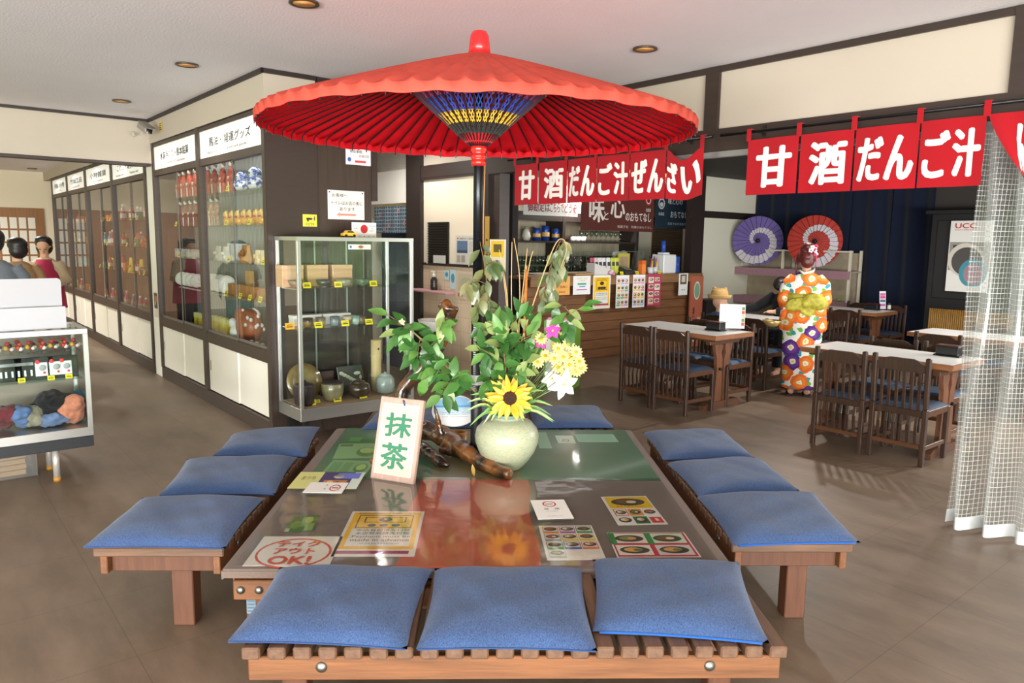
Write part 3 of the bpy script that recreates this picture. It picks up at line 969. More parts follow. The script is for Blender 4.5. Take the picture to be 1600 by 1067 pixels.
sheet('menu_sheet', 'menu sheet with one large bowl on yellow and six small dishes', 'menu', [(941, 776), (1012, 775), (1041, 819), (963, 821)], ZT_ + 0.0032, col='eeebe4',
      rects=[(0.06, 0.56, 0.97, 0.97, 'eac21f'), (0.08, 0.3, 0.36, 0.53, 'd9473a'), (0.10, 0.315, 0.34, 0.515, 'eeebe4'), (0.38, 0.3, 0.66, 0.53, 'e59b3a'), (0.39, 0.04, 0.68, 0.27, '2f7a48'), (0.72, 0.05, 0.96, 0.24, 'd13b34')],
      discs=dishes([(0.51, 0.78, 0.36, 0.13), (0.22, 0.42, 0.11, 0.07), (0.52, 0.42, 0.11, 0.07), (0.82, 0.42, 0.12, 0.07), (0.21, 0.16, 0.13, 0.08), (0.53, 0.16, 0.12, 0.08)], rr),
      texts=[('おすすめメニュー', 0.5, 0.605, 0.6, 0.05, '8a5a1a', 0.02), ('新', 0.84, 0.14, 0.08, 0.1, 'f2f0ec', 0.03)])
cells, rects = [], []
cl = ['e88a3a', 'b56aa5', '3f9a55', '9a9a9a', 'e8c23a', 'e8c23a', '4fa04a', '5a6fb0', 'e8804a', 'b0b0a8', 'f0ead8', 'f0ead8']
for i in range(12):
    cx, cz = 0.2 + 0.31 * (i % 3), 0.86 - 0.235 * (i // 3)
    rects.append((cx - 0.145, cz - 0.105, cx + 0.145, cz + 0.105, cl[i]))
    rects.append((cx - 0.13, cz - 0.05, cx + 0.13, cz + 0.095, 'e5e0d4'))
    if i < 10:
        cells.append((cx, cz + 0.02, 0.12, 0.055))
sheet('menu_sheet', 'menu sheet with a grid of twelve coloured dish pictures', 'menu', [(846, 821), (930, 821), (941, 874), (850, 876)], ZT_ + 0.0032, col='eeebe4', rects=rects, discs=dishes(cells, rr))
sheet('menu_sheet', 'red bordered menu sheet of noodle sets under bright reflections', 'menu', [(950, 832), (1072, 832), (1093, 870), (962, 871)], ZT_ + 0.0032, col='eeebe4',
      rects=[(0.02, 0.02, 0.98, 0.98, 'c2304a'), (0.04, 0.55, 0.46, 0.95, 'e9e2d2'), (0.52, 0.55, 0.95, 0.95, 'cfe3c4'), (0.04, 0.08, 0.46, 0.47, 'e9e2d2'), (0.52, 0.08, 0.95, 0.47, 'd8d5cc'), (0.0, 0.5, 0.08, 0.98, '3f8a4a'), (0.46, 0.5, 0.54, 0.98, '3f8a4a')],
      discs=dishes([(0.25, 0.74, 0.18, 0.14), (0.73, 0.74, 0.18, 0.14), (0.25, 0.27, 0.18, 0.14), (0.73, 0.27, 0.18, 0.14)], rr))
sheet('photo_card', 'small photo card of green tea leaves under the clear vinyl', 'photo', [(456, 806), (500, 805), (488, 830), (445, 831)], col='4a7a36',
      rects=[(0.0, 0.0, 0.15, 0.2, 'b8c9a4'), (0.4, 0.3, 0.8, 0.9, '7fa54a'), (0.1, 0.5, 0.45, 0.95, '35602a'), (0.65, 0.05, 0.95, 0.5, '86a85a')], discs=[(0.3, 0.4, 0.2, 0.25, '6b9440'), (0.7, 0.7, 0.15, 0.2, 'a7bd62')])
sheet('flyer', 'colourful flyer with pale yellow end beneath the silver disc', 'flyer', [(470, 741), (570, 741), (558, 768), (449, 766)], z=ZT_ + 0.0150, col='d9d98a',
      rects=[(0.38, 0, 0.85, 1, '4a3f6b'), (0.85, 0, 1, 1, 'd4e0d8'), (0.45, 0.1, 0.8, 0.5, 'c0824a'), (0.6, 0.6, 0.95, 0.95, '6f7fd0')], discs=[(0.55, 0.35, 0.05, 0.12, 'e6c08a'), (0.66, 0.3, 0.05, 0.12, '8a4a3a')], texts=[('まつり', 0.2, 0.6, 0.2, 0.2, '6a6a3a')])
def matsheet(name, label, px4, col, rects, discs=()):
    sheet(name, label, 'menu', px4, ZT_ + 0.0056, 0.0006, col=col, rects=rects, discs=discs, rough=0.36, coat=0.2)
matsheet('menu_sheet', 'pale green drinks menu nearest the seam on the green mat', [(520, 720), (586, 720), (570, 745), (500, 742)], '7fb078', [(0.08, 0.1, 0.3, 0.85, '6a9a66'), (0.35, 0.1, 0.55, 0.85, '6a9a66')], [(0.78, 0.5, 0.16, 0.3, '4f7f3f'), (0.78, 0.55, 0.11, 0.2, '9cc46a')])
matsheet('menu_sheet', 'pale green tea bowl picture further up the green mat', [(534, 694), (600, 693), (584, 716), (516, 717)], '86b37c', [(0.05, 0.8, 0.35, 0.95, '5a7a4a')], [(0.72, 0.4, 0.24, 0.3, '5a8a48'), (0.72, 0.5, 0.17, 0.18, 'a4c878')])
matsheet('photo_card', 'dark leafy photo strip under the green mat by the sign', [(545, 683), (590, 683), (584, 692), (538, 692)], '3f7a3a', [(0.1, 0.2, 0.5, 0.9, '57954a'), (0.5, 0.1, 0.9, 0.6, '2f6a30')])
matsheet('menu_sheet', 'long pale green strip of writing at the far end of the green mat', [(899, 679), (957, 679), (968, 691), (902, 691)], '8fc0a2', [(0.05, 0.2 + 0.2 * i, 0.9, 0.25 + 0.2 * i, '7aa98c') for i in range(4)])
matsheet('no_smoking_card', 'small pale green no smoking card near the far end of the green mat', [(867, 681), (893, 681), (901, 693), (872, 693)], 'a8cdb4', [], [(0.5, 0.35, 0.2, 0.16, 'a06a60', 0.7)])
matsheet('menu_sheet', 'pale green sheet just past the vase on the green mat', [(838, 676), (856, 676), (860, 701), (840, 701)], '86b594', [])
p = atz(530, 744, ZT_ + 0.019)
settags(MB().lathe([(0.0, 0.003), (0.026, 0.003), (0.028, 0.0015), (0.026, 0), (0, 0)], 28).build('silver_disc', mat('b9b4aa', 0.4, metal=0.5), None, loc=(p.x, p.y, ZT_ + 0.0163)), 'round silver disc lying on the flyer', 'disc')
# ================================================================ red paper umbrella
def paper_red(h, trans):
    m = bpy.data.materials.new('umbrella_paper')
    m.use_nodes = True
    nt = m.node_tree
    nt.nodes.clear()
    out = nt.nodes.new('ShaderNodeOutputMaterial')
    d = nt.nodes.new('ShaderNodeBsdfPrincipled')
    d.inputs['Roughness'].default_value = 0.7
    d.inputs['Specular IOR Level'].default_value = 0.3
    t = nt.nodes.new('ShaderNodeBsdfTranslucent')
    mx = nt.nodes.new('ShaderNodeMixShader')
    mx.inputs[0].default_value = trans
    tc = nt.nodes.new('ShaderNodeTexCoord')
    no = nt.nodes.new('ShaderNodeTexNoise')
    no.inputs['Scale'].default_value = 7
    no.inputs['Detail'].default_value = 6
    r = nt.nodes.new('ShaderNodeValToRGB')
    c = lin(h)
    r.color_ramp.elements[0].position = 0.3
    r.color_ramp.elements[1].position = 0.7
    r.color_ramp.elements[0].color = (*[x * 0.88 for x in c], 1)
    r.color_ramp.elements[1].color = (*[min(1, x * 1.1) for x in c], 1)
    nt.links.new(tc.outputs['Object'], no.inputs['Vector'])
    nt.links.new(no.outputs['Fac'], r.inputs[0])
    nt.links.new(r.outputs[0], d.inputs['Base Color'])
    nt.links.new(r.outputs[0], t.inputs['Color'])
    bp = nt.nodes.new('ShaderNodeBump')
    bp.inputs['Strength'].default_value = 0.35
    bp.inputs['Distance'].default_value = 0.01
    nt.links.new(no.outputs['Fac'], bp.inputs['Height'])
    nt.links.new(bp.outputs[0], d.inputs['Normal'])
    nt.links.new(d.outputs[0], mx.inputs[1])
    nt.links.new(t.outputs[0], mx.inputs[2])
    nt.links.new(mx.outputs[0], out.inputs[0])
    m.diffuse_color = (*c, 1)
    return m
NR = 68
RIM = 1.165
def canopy_z(r): return 2.665 - 0.375 * (max(r, 0) / RIM) ** 1.1
UC = Vector((-0.2, 4.2, 0))
u_ = thing('paper_umbrella', 'large red paper umbrella on a black pole standing through the low table', 'umbrella', UC)
def canopy_mesh(drop):
    b = MB()
    rings = [0.045, 0.2, 0.4, 0.6, 0.8, 0.95, 1.08, RIM]
    n = NR * 4
    vs, fs = [], []
    def sagf(j): return abs(math.sin(PI * j / 4))
    for i, r in enumerate(rings):
        for j in range(n):
            a = 2 * PI * j / n
            s = sagf(j) * 0.022 * (r / RIM)
            vs.append((r * math.cos(a), r * math.sin(a), canopy_z(r) - s - drop))
    for k, (rr_, zz) in enumerate(((RIM + 0.010, 2.272), (RIM + 0.008, 2.232))):
        for j in range(n):
            a = 2 * PI * j / n
            q = rr_ - sagf(j) * 0.006 - drop
            vs.append((q * math.cos(a), q * math.sin(a), zz + (0.004 * math.sin(j * 0.7) if k else 0)))
    for i in range(len(rings) + 1):
        for j in range(n):
            fs.append((i * n + j, i * n + (j + 1) % n, (i + 1) * n + (j + 1) % n, (i + 1) * n + j))
    return b.add(vs, fs, 0, True)
cv = canopy_mesh(0).build('canopy', paper_red('e8604f', 0.34), u_)  # paler than the underside: faded red with the wash of light mixed in
canopy_mesh(0.004).build('canopy_underside', paper_red('e01426', 0.45), u_)  # inner face of the same paper, in a deeper red
# ribs
BAMB = mat('241014', 0.5)
b = MB()
pts = [(r, 0, canopy_z(r) - 0.012) for r in (0.05, 0.4, 0.8, 1.10)] + [(1.145, 0, 2.280), (1.166, 0, 2.262), (1.170, 0, 2.222)]
for i in range(len(pts) - 1):
    b.bar(pts[i], pts[i + 1], 0.0065 if i < 3 else 0.005, 0.007 if i < 3 else 0.005)
r0 = b.build('rib', BAMB, u_)
for i in range(1, NR):
    c = r0.copy()
    C.collection.objects.link(c)
    c.parent = u_
    c.rotation_euler[2] = 2 * PI * i / NR
b = MB().bar((0.045, 0, 2.165), (0.45, 0, canopy_z(0.45) - 0.014), 0.008, 0.008)
r0 = b.build('stretcher', mat('3a1418', 0.5), u_)
for i in range(1, 34):
    c = r0.copy()
    C.collection.objects.link(c)
    c.parent = u_
    c.rotation_euler[2] = 2 * PI * (i + 0.25) / 34
# thread-wound cone
def cone_r(z): return 0.05 + (z - 2.17) * 1.045
def band(z0, z1, col, name, n=84, dense=1.0):
    b = MB()
    r_0, r_1 = cone_r(z0) + 0.009, cone_r(z1) + 0.009
    for s in (-1, 1):
        for i in range(n):
            a = 2 * PI * i / n
            e = a + s * 2 * PI / n * 1.6
            b.tube([(r_0 * math.cos(a), r_0 * math.sin(a), z0), (r_1 * math.cos(e), r_1 * math.sin(e), z1)], 0.003 * dense, 4, cap=False)
    for z, r in ((z0, r_0), (z1, r_1)):
        b.tube([(r * math.cos(2 * PI * i / 48), r * math.sin(2 * PI * i / 48), z) for i in range(49)], 0.0032, 5, cap=False)
    b.build(name, fabric(col, 0.1), u_)
band(2.395, 2.455, 'b0508a', 'purple_thread')
band(2.325, 2.395, '2f52b4', 'blue_thread', dense=1.15)
band(2.272, 2.325, 'ecc83e', 'yellow_thread', dense=1.1)
band(2.225, 2.272, '2c3a34', 'green_thread', 84, 1.2)
b = MB().lathe([(cone_r(2.225) + 0.002, 2.225), (0.075, 2.185), (0.045, 2.165)], 40, cap=False)
b.build('red_thread', fabric('c21f26', 0.15), u_)
MB().lathe([(0.045, 2.175), (0.044, 2.14), (0.038, 2.132), (0.038, 2.122), (0.043, 2.115), (0.043, 2.105), (0.038, 2.098), (0.038, 2.09), (0.042, 2.083), (0.040, 2.062), (0.028, 2.058)], 28).build('hub', mat('d92a22', 0.3, coat=0.5), u_)
MB().lathe([(0.060, 2.645), (0.056, 2.70), (0.050, 2.745), (0.038, 2.768), (0.0, 2.778)], 28).build('finial', mat('d42224', 0.35, coat=0.4), u_)
MB().tube([(0, 0, 1.30), (0, 0, 2.66)], 0.027, 16).build('pole', mat('23252a', 0.25, metal=0.6), u_)
MB().tube([(0, 0, 0.03), (0, 0, 1.33)], 0.033, 16).build('pole_sleeve', mat('1b1b1e', 0.45), u_)
b = MB()
for i in range(44):
    b.box((-0.012, -0.033, 0.80 + i * 0.011), (0.014, 0.004, 0.006), 0, 0.001)
b.build('zip_strip', mat('cfd1d2', 0.4), u_)
for z in (1.29, 0.83):
    MB().lathe([(0.0345, 0), (0.0355, 0.002), (0.0355, 0.056), (0.0345, 0.058)], 20, cap=False).build('tape', mat('f0efec', 0.6), u_, loc=(0, 0, z))
MB().tube([(0.036, -0.01, 2.075), (0.034, -0.018, 1.95), (0.030, -0.022, 1.75), (0.031, -0.02, 1.62)], 0.0035, 6).build('cord', mat('b98552', 0.8), u_)
MB().lathe([(0.24, 0), (0.24, 0.03), (0.06, 0.06), (0.04, 0.14), (0, 0.14)], 28).build('stand_base', mat('2a2a2c', 0.5), u_)

# ================================================================ vase and flowers
vp_ = atz(791, 737, ZT_ + 0.0045)
VX, VY, VZ = vp_.x, vp_.y + 0.085, ZT_ + 0.005
def celadon():
    m = mat('bcc0a0', 0.38, coat=0.25, key='celadon')
    nt = m.node_tree
    b = nt.nodes['Principled BSDF']
    tc = nt.nodes.new('ShaderNodeTexCoord')
    mp = nt.nodes.new('ShaderNodeMapping')
    mp.inputs['Rotation'].default_value = (0.5, 0.4, 0.3)
    mp.inputs['Scale'].default_value = (22, 22, 80)
    no = nt.nodes.new('ShaderNodeTexNoise')
    no.inputs['Scale'].default_value = 2.2
    no.inputs['Detail'].default_value = 2
    r = nt.nodes.new('ShaderNodeValToRGB')
    e = r.color_ramp.elements
    e[0].position = 0.36
    e[0].color = (*lin('9aa88c'), 1)
    e[1].position = 0.60
    e[1].color = (*lin('b6b598'), 1)
    k = e.new(0.70)
    k.color = (*lin('b8977a'), 1)
    nt.links.new(tc.outputs['Object'], mp.inputs['Vector'])
    nt.links.new(mp.outputs[0], no.inputs['Vector'])
    nt.links.new(no.outputs['Fac'], r.inputs[0])
    nt.links.new(r.outputs[0], b.inputs['Base Color'])
    bp = nt.nodes.new('ShaderNodeBump')
    bp.inputs['Strength'].default_value = 0.15
    nt.links.new(no.outputs['Fac'], bp.inputs['Height'])
    nt.links.new(bp.outputs[0], b.inputs['Normal'])
    return m
b = MB().lathe([(0.078, 0), (0.085, 0.006), (0.118, 0.045), (0.148, 0.09), (0.166, 0.14), (0.170, 0.175), (0.160, 0.215), (0.130, 0.25), (0.095, 0.268), (0.078, 0.272), (0.075, 0.284), (0.081, 0.292), (0.078, 0.296), (0.068, 0.291), (0.064, 0.27), (0.09, 0.25), (0.12, 0.2), (0.0, 0.12)], 56)
va = thing('vase', 'round pale green speckled ceramic vase holding flowers on the low table', 'vase', (VX, VY, VZ))
va.scale = (1.055, 1.055, 1.05)
b.build('body', celadon(), va)
MB().lathe([(0.0768, 0.275), (0.0762, 0.284), (0.0822, 0.2925), (0.0782, 0.297), (0.0675, 0.291)], 56, cap=False).build('rim', mat('6f8c86', 0.35, coat=0.3), va)
NECK = Vector((VX, VY, VZ + 0.27))
def V3(px, py, dy=0.0): return aty(px, py, VY + dy)

def leaf(b, p, d, up, L, Wd, mi=0, fold=0.25, droop=0.25):
    d = d.normalized()
    s = d.cross(up)
    s = s.normalized() if s.length > 1e-4 else Vector((1, 0, 0))
    n = s.cross(d).normalized()
    prof = [(0, 0.04), (0.18, 0.62), (0.42, 1.0), (0.68, 0.78), (0.88, 0.36), (1.0, 0.02)]
    vs = []
    for tt, w in prof:
        c = p + d * (L * tt) - n * (droop * L * tt * tt)
        h = Wd / 2 * w
        vs += [c - s * h + n * (h * fold), c - n * 0.0004, c + s * h + n * (h * fold)]
    fs = []
    for i in range(len(prof) - 1):
        for k in (0, 1):
            fs.append((i * 3 + k, i * 3 + k + 1, (i + 1) * 3 + k + 1, (i + 1) * 3 + k))
    b.add(vs, fs, mi, True)
def leafmat(h):
    m = mat(h, 0.42, var=0.18, vs=18, key='leaf', coat=0.15)
    return m
GREENS = [leafmat('34602a'), leafmat('467634'), leafmat('5f8a42'), leafmat('8a9c5c')]
DRY = [leafmat('5c6640'), leafmat('6f7346'), leafmat('4a5e34'), leafmat('807c54')]
STEM = mat('8a6a48', 0.7, var=0.15)
def interp(pts, t):
    k = len(pts) - 1
    x = min(max(t, 0), 0.9999) * k
    i = int(x)
    f = x - i
    p0, p1, p2, p3 = pts[max(i - 1, 0)], pts[i], pts[i + 1], pts[min(i + 2, k)]
    return 0.5 * ((2 * p1) + (p2 - p0) * f + (2 * p0 - 5 * p1 + 4 * p2 - p3) * f * f + (3 * p1 - p0 - 3 * p2 + p3) * f ** 3)
def branch(label, path, n, t0, L, spread, mats, seed, hang=0.5, side=(), name='leafy_branch', cat='branch'):
    rr = random.Random(seed)
    o = thing(name, label, cat, NECK)
    P = [NECK + Vector((rr.uniform(-0.02, 0.02), rr.uniform(-0.02, 0.02), -0.06))] + [V3(*q) for q in path]
    st = MB()
    curve = [interp(P, i / 24) - NECK for i in range(25)]
    st.tube(curve, [0.0045 - 0.003 * i / 24 for i in range(25)], 6)
    lv = MB()
    twigs = [(P, t0)]
    for (ta, px, py, dy) in side:
        A = interp(P, ta)
        B = V3(px, py, dy)
        Q = [A, (A + B) / 2 + Vector((0, 0, 0.015)), B]
        st.tube([interp(Q, i / 8) - NECK for i in range(9)], [0.0026 - 0.0012 * i / 8 for i in range(9)], 5)
        twigs.append((Q, 0.15))
    per = max(2, n // len(twigs))
    for Q, tt in twigs:
        for i in range(per):
            t = tt + (1 - tt) * (i + rr.random() * 0.6) / per
            p = interp(Q, t) - NECK
            tan = (interp(Q, min(1, t + 0.03)) - interp(Q, t - 0.03))
            tan = tan.normalized() if tan.length > 1e-5 else Vector((0, 0, 1))
            v = Vector((rr.gauss(0, 1), rr.gauss(-0.35, 0.8), rr.gauss(0, 1))).normalized()
            d = (tan * 0.35 + v * spread + Vector((0, 0, -hang))).normalized()
            stalk = d * 0.012
            leaf(lv, p + stalk, d, Vector((rr.uniform(-.4, .4), -0.8, 0.75)), L * rr.uniform(0.7, 1.15), L * rr.uniform(0.42, 0.55), min(3, int(rr.random() ** 1.5 * 4)), rr.uniform(0.1, 0.4), rr.uniform(0.1, 0.5))
    st.build('stem', STEM, o)
    lv.build('leaves', mats, o)
    return o
branch('leafy branch reaching out from the vase towards the glass showcase', [(745, 615, -.02), (700, 575, -.04), (672, 545, -.04), (640, 515, -.05), (603, 490, -.05)], 92, 0.22, 0.115, 0.9, GREENS, 11, 0.35,
       [(0.55, 690, 500, -.06), (0.7, 652, 560, -.08), (0.8, 625, 520, -.02), (0.45, 668, 590, -.1), (0.33, 690, 618, -.1)])
branch('bushy leafy branch rising from the middle of the vase', [(790, 590, -.03), (786, 540, -.05), (778, 505, -.05)], 120, 0.12, 0.115, 1.0, GREENS, 12, 0.25,
       [(0.3, 830, 560, -.06), (0.4, 752, 545, -.05), (0.55, 838, 520, -.04), (0.6, 760, 505, 0.02), (0.7, 815, 490, -.02), (0.25, 760, 590, -.1), (0.3, 820, 610, -.1)])
branch('leafy branch bending from the vase towards the counter', [(815, 570, 0), (850, 525, .02), (885, 495, 0), (912, 478, -.02)], 22, 0.5, 0.10, 0.8, GREENS, 13, 0.6, [(0.75, 890, 520, -.03), (0.8, 870, 475, 0)])
branch('tall branch of wilted leaves beside the umbrella pole', [(775, 560, .03), (764, 470, .05), (757, 415, .05), (750, 378, .03)], 40, 0.45, 0.095, 0.6, DRY, 14, 0.9, [(0.6, 728, 440, -.02), (0.75, 775, 410, 0.02), (0.55, 745, 480, 0)])
branch('arching branch of drooping wilted leaves on the counter side', [(810, 560, .04), (842, 480, .06), (862, 410, .06), (876, 376, .04), (884, 385, .02)], 36, 0.4, 0.09, 0.55, DRY, 15, 1.0, [(0.6, 862, 455, 0), (0.5, 850, 470, .04), (0.75, 878, 420, 0.02)])
# reeds and cattail
REED = mat('c3a26f', 0.8, var=0.15, vs=12)
def reed(label, path, r, name='dry_reed', cat='reed', m=None):
    P = [NECK + Vector((0, 0.0, -0.05))] + [V3(*q) for q in path]
    b = MB().tube([interp(P, i / 30) - NECK for i in range(31)], [r * (1 - 0.5 * i / 30) for i in range(31)], 6)
    return settags(b.build(name, m or REED, None, loc=NECK), label, cat, 'dry reeds in the vase')
REEDS = [[(800, 560, .03), (799, 450, .03), (800, 378, .02)], [(808, 560, .03), (812, 440, .03), (803, 372, .03)], [(806, 540, .01), (826, 420, .01), (833, 392, .0)],
         [(795, 540, .03), (786, 430, .05), (768, 405, .04)], [(803, 560, .0), (815, 470, 0), (824, 388, 0)], [(790, 560, .03), (793, 470, .03), (780, 390, .06)]]
for i, p in enumerate(REEDS):
    reed(['tallest straight dry reed in the vase', 'dry reed leaning just beside the tallest one', 'dry reed leaning out towards the kitchen shelf', 'dry reed bent over beside the wilted tall branch', 'thin dry reed rising beside the cattail', 'thin dry reed leaning towards the umbrella pole'][i], p, 0.0046)
reed('dry reed curling over in a hook at its tip', [(808, 560, .0), (838, 460, .0), (866, 385, .0), (880, 374, .0), (885, 392, 0), (876, 418, 0)], 0.0042)
o = thing('cattail', 'orange brown cattail spike standing in the vase', 'cattail', NECK)
P = [NECK + Vector((0, 0, -0.05)), V3(816, 580, 0.0), V3(820, 480, 0.0), V3(823, 415, 0.0)]
MB().tube([interp(P, i / 16) - NECK for i in range(17)], 0.003, 6).build('stem', REED, o)
a, e = V3(819, 520, 0) - NECK, V3(823, 420, 0) - NECK
MB().tube([a, a.lerp(e, 0.06), a.lerp(e, 0.9), e], [0.004, 0.0085, 0.0075, 0.003], 10).build('spike', mat('b06a2a', 0.9, var=0.15, vs=60), o)
# strap leaves
o = thing('variegated_leaves', 'yellow edged strap leaves spilling over the rim of the vase', 'plant', NECK)
b = MB()
rr = random.Random(5)
for i in range(20):
    e = V3(rr.uniform(725, 870), rr.uniform(595, 668), rr.uniform(-0.12, -0.03)) - NECK
    P = [Vector((0, 0, -0.03)), e * 0.5 + Vector((0, -0.02, 0.07)), e]
    for k in range(8):
        A, B = interp(P, k / 8), interp(P, (k + 1) / 8)
        w0, w1 = 0.009 * math.sin(PI * (k * 0.11 + 0.12)), 0.009 * math.sin(PI * ((k + 1) * 0.11 + 0.12))
        s = (B - A).cross(Vector((0, -1, 0.3))).normalized()
        b.add([A - s * w0, A, A + s * w0, B + s * w1, B, B - s * w1], [(0, 1, 4, 5)], i % 2, True)
        b.add([A, A + s * w0, B + s * w1, B], [(0, 1, 2, 3)], 2 + i % 2, True)
b.build('leaves', [leafmat('4f8434'), leafmat('6a9a48'), leafmat('c9c97a'), leafmat('7aa34e')], o)
# sunflower
sc_ = V3(797, 622, -0.16)
o = thing('sunflower', 'yellow sunflower with a dark centre at the front of the vase', 'sunflower', sc_)
face = Vector((-0.1, -1, 0.18)).normalized()
Q = face.to_track_quat('Z', 'Y').to_matrix()
pet = MB()
for ring, (n, L, tilt) in enumerate(((15, 0.105, 0.05), (13, 0.088, 0.28))):
    for i in range(n):
        a = 2 * PI * (i + 0.5 * ring) / n + rr.uniform(-.1, .1)
        d = Vector((math.cos(a), math.sin(a), tilt + rr.uniform(-.15, .15)))
        leaf(pet, Q @ (Vector((math.cos(a), math.sin(a), 0)) * 0.03), Q @ d, Q @ Vector((0, 0, 1)), L * rr.uniform(0.85, 1.1), 0.034, 0, 0.3, 0.1)
pet.build('petals', leafmat('dfa60e'), o)
MB().ell((0, 0, 0), (0.038, 0.038, 0.016), 0, 20, 10, Q).build('centre', mat('3a2312', 0.95, var=0.3, vs=90, bump=0.8, bs=200), o)
MB().tube([Q @ Vector((0, 0, -0.01)), Q @ Vector((0, -0.03, -0.06)), NECK - sc_ + Vector((0, 0, -0.04))], 0.006, 8).build('stem', leafmat('6c9440'), o)
# chrysanthemum spray
o = thing('chrysanthemum_spray', 'spray of small cream yellow chrysanthemums beside the sunflower', 'flowers', NECK)
stem = MB()
b0 = None
def blossom(n, R_, col, cc):
    p = MB()
    for i in range(n):
        a = 2 * PI * i / n
        leaf(p, Vector((math.cos(a) * R_ * 0.2, math.sin(a) * R_ * 0.2, 0)), Vector((math.cos(a), math.sin(a), 0.35)), Vector((0, 0, 1)), R_, R_ * 0.5, 0, 0.2, 0.2)
    p.ell((0, 0, 0.003), (R_ * 0.32, R_ * 0.32, R_ * 0.2), 1, 10, 6)
    return p.mesh('blossom', [leafmat(col), mat(cc, 0.9)])
bm_ = blossom(12, 0.032, 'e6d488', 'd0a01e')
for i, (px, py) in enumerate([(872, 545), (888, 538), (900, 550), (880, 558), (905, 565), (890, 570), (866, 560), (900, 580), (884, 586), (872, 574), (893, 556), (852, 556), (845, 530), (840, 566), (908, 575)]):
    w = V3(px, py, -0.06 + rr.uniform(-.03, .03)) - NECK
    c = bpy.data.objects.new('blossom', bm_)
    C.collection.objects.link(c)
    c.parent = o
    c.location = w
    c.rotation_euler = Vector((rr.uniform(-.3, .5), -1, rr.uniform(0.1, 0.7))).to_track_quat('Z', 'Y').to_euler()
    stem.tube([w, w * 0.55 + Vector((0, 0, 0.01)), Vector((0.01, 0, -0.03))], 0.0016, 4)
stem.build('stems', leafmat('5d7d3e'), o)
# white lily, pink orchid
def petals_flower(label, cat, name, px, py, dy, n, L, Wd, col, face, tilt=0.3, cc='d8c85a'):
    c = V3(px, py, dy)
    o = thing(name, label, cat, c)
    Q = Vector(face).normalized().to_track_quat('Z', 'Y').to_matrix()
    p = MB()
    for i in range(n):
        a = 2 * PI * i / n + 0.3
        leaf(p, Vector((0, 0, 0)), Q @ Vector((math.cos(a), math.sin(a), tilt)), Q @ Vector((0, 0, 1)), L * rr.uniform(0.85, 1.1), Wd, 0, 0.15, 0.35)
    p.build('petals', mat(col, 0.6, var=0.05, key='petal'), o)
    MB().ell(Q @ Vector((0, 0, 0.01)), (0.007, 0.007, 0.007), 0, 8, 6).build('centre', mat(cc, 0.8), o)
    MB().tube([Vector((0, 0, 0)), (NECK - c) * 0.5 + Vector((0, 0, 0.02)), NECK - c + Vector((0, 0, -0.04))], 0.003, 6).build('stem', leafmat('6c8c48'), o)
petals_flower('white lily with broad petals low on the counter side of the vase', 'lily', 'white_lily', 880, 600, -0.08, 6, 0.085, 0.05, 'dddbd6', (0.3, -1, -0.1))
petals_flower('second white lily tucked under the first beside the strap leaves', 'lily', 'white_lily', 862, 592, -0.04, 6, 0.06, 0.04, 'dddad2', (-0.2, -1, 0.2))
petals_flower('bright pink orchid above the chrysanthemum spray', 'orchid', 'pink_orchid', 863, 517, -0.05, 5, 0.05, 0.034, 'd9359a', (0.1, -1, 0.3))
petals_flower('magenta orchid just below the bright pink one', 'orchid', 'pink_orchid', 845, 535, -0.05, 5, 0.045, 0.03, 'b92f8c', (-0.2, -1, 0))
petals_flower('small pale pink bud flower at the tip of the showcase side branch', 'flower', 'pink_blossom', 628, 503, -0.06, 5, 0.02, 0.014, 'efc9c0', (0, -1, 0.2))

# ================================================================ driftwood, matcha sign, fan
def remesh(mb, name, mats, voxel, parent=None, loc=None, rz=0.0, smooth=2, disp=0.0, dscale=0.05, **tags):
    me = mb.mesh(name, mats)
    o = bpy.data.objects.new(name, me)
    C.collection.objects.link(o)
    r = o.modifiers.new('r', 'REMESH')
    r.mode = 'VOXEL'
    r.voxel_size = voxel
    if smooth:
        s = o.modifiers.new('s', 'SMOOTH')
        s.iterations = smooth
        s.factor = 0.5
    if disp:
        tx = bpy.data.textures.new('n', 'CLOUDS')
        tx.noise_scale = dscale
        d = o.modifiers.new('d', 'DISPLACE')
        d.texture = tx
        d.strength = disp
        d.texture_coords = 'LOCAL'
    m2 = bpy.data.meshes.new_from_object(o.evaluated_get(bpy.context.evaluated_depsgraph_get()))
    bpy.data.objects.remove(o)
    for p in m2.polygons:
        p.use_smooth = True
    n = bpy.data.objects.new(name, m2)
    C.collection.objects.link(n)
    if parent is not None: n.parent = parent
    if loc is not None: n.location = loc
    n.rotation_euler = (0, 0, rz)
    return settags(n, **tags)
dw0 = atz(700, 712, ZT_ + 0.03)
def D(px, py, y): return aty(px, py, y) - dw0
b = MB()
yb = dw0.y
def wig(pts, r, seed):
    rr = random.Random(seed)
    P = [Vector(p) for p in pts]
    n = 26
    b.tube([interp(P, i / n) for i in range(n + 1)], [max(0.006, interp([Vector((x, 0, 0)) for x in r], i / n).x * rr.uniform(0.88, 1.12)) for i in range(n + 1)], 12)
def D2(px, py, h): return atz(px, py, ZT_ + h) - dw0
wig([D2(798, 742, .034), D2(775, 733, .040), D2(742, 716, .052), D2(716, 696, .075), D2(692, 682, .095), D2(664, 672, .105), D2(640, 662, .105)], [0.030, 0.036, 0.044, 0.052, 0.057, 0.06, 0.05], 1)
wig([D(655, 672, yb + 0.02), D(634, 640, yb + 0.05), D(628, 614, yb + 0.06), D(652, 582, yb + 0.07), D(684, 545, yb + 0.08), D(699, 505, yb + 0.08), D(704, 478, yb + 0.08)], [0.055, 0.042, 0.040, 0.042, 0.039, 0.038, 0.048], 2)
wig([D(699, 500, yb + 0.08), D(697, 480, yb + 0.08), D(690, 472, yb + 0.07)], [0.034, 0.04, 0.028], 7)
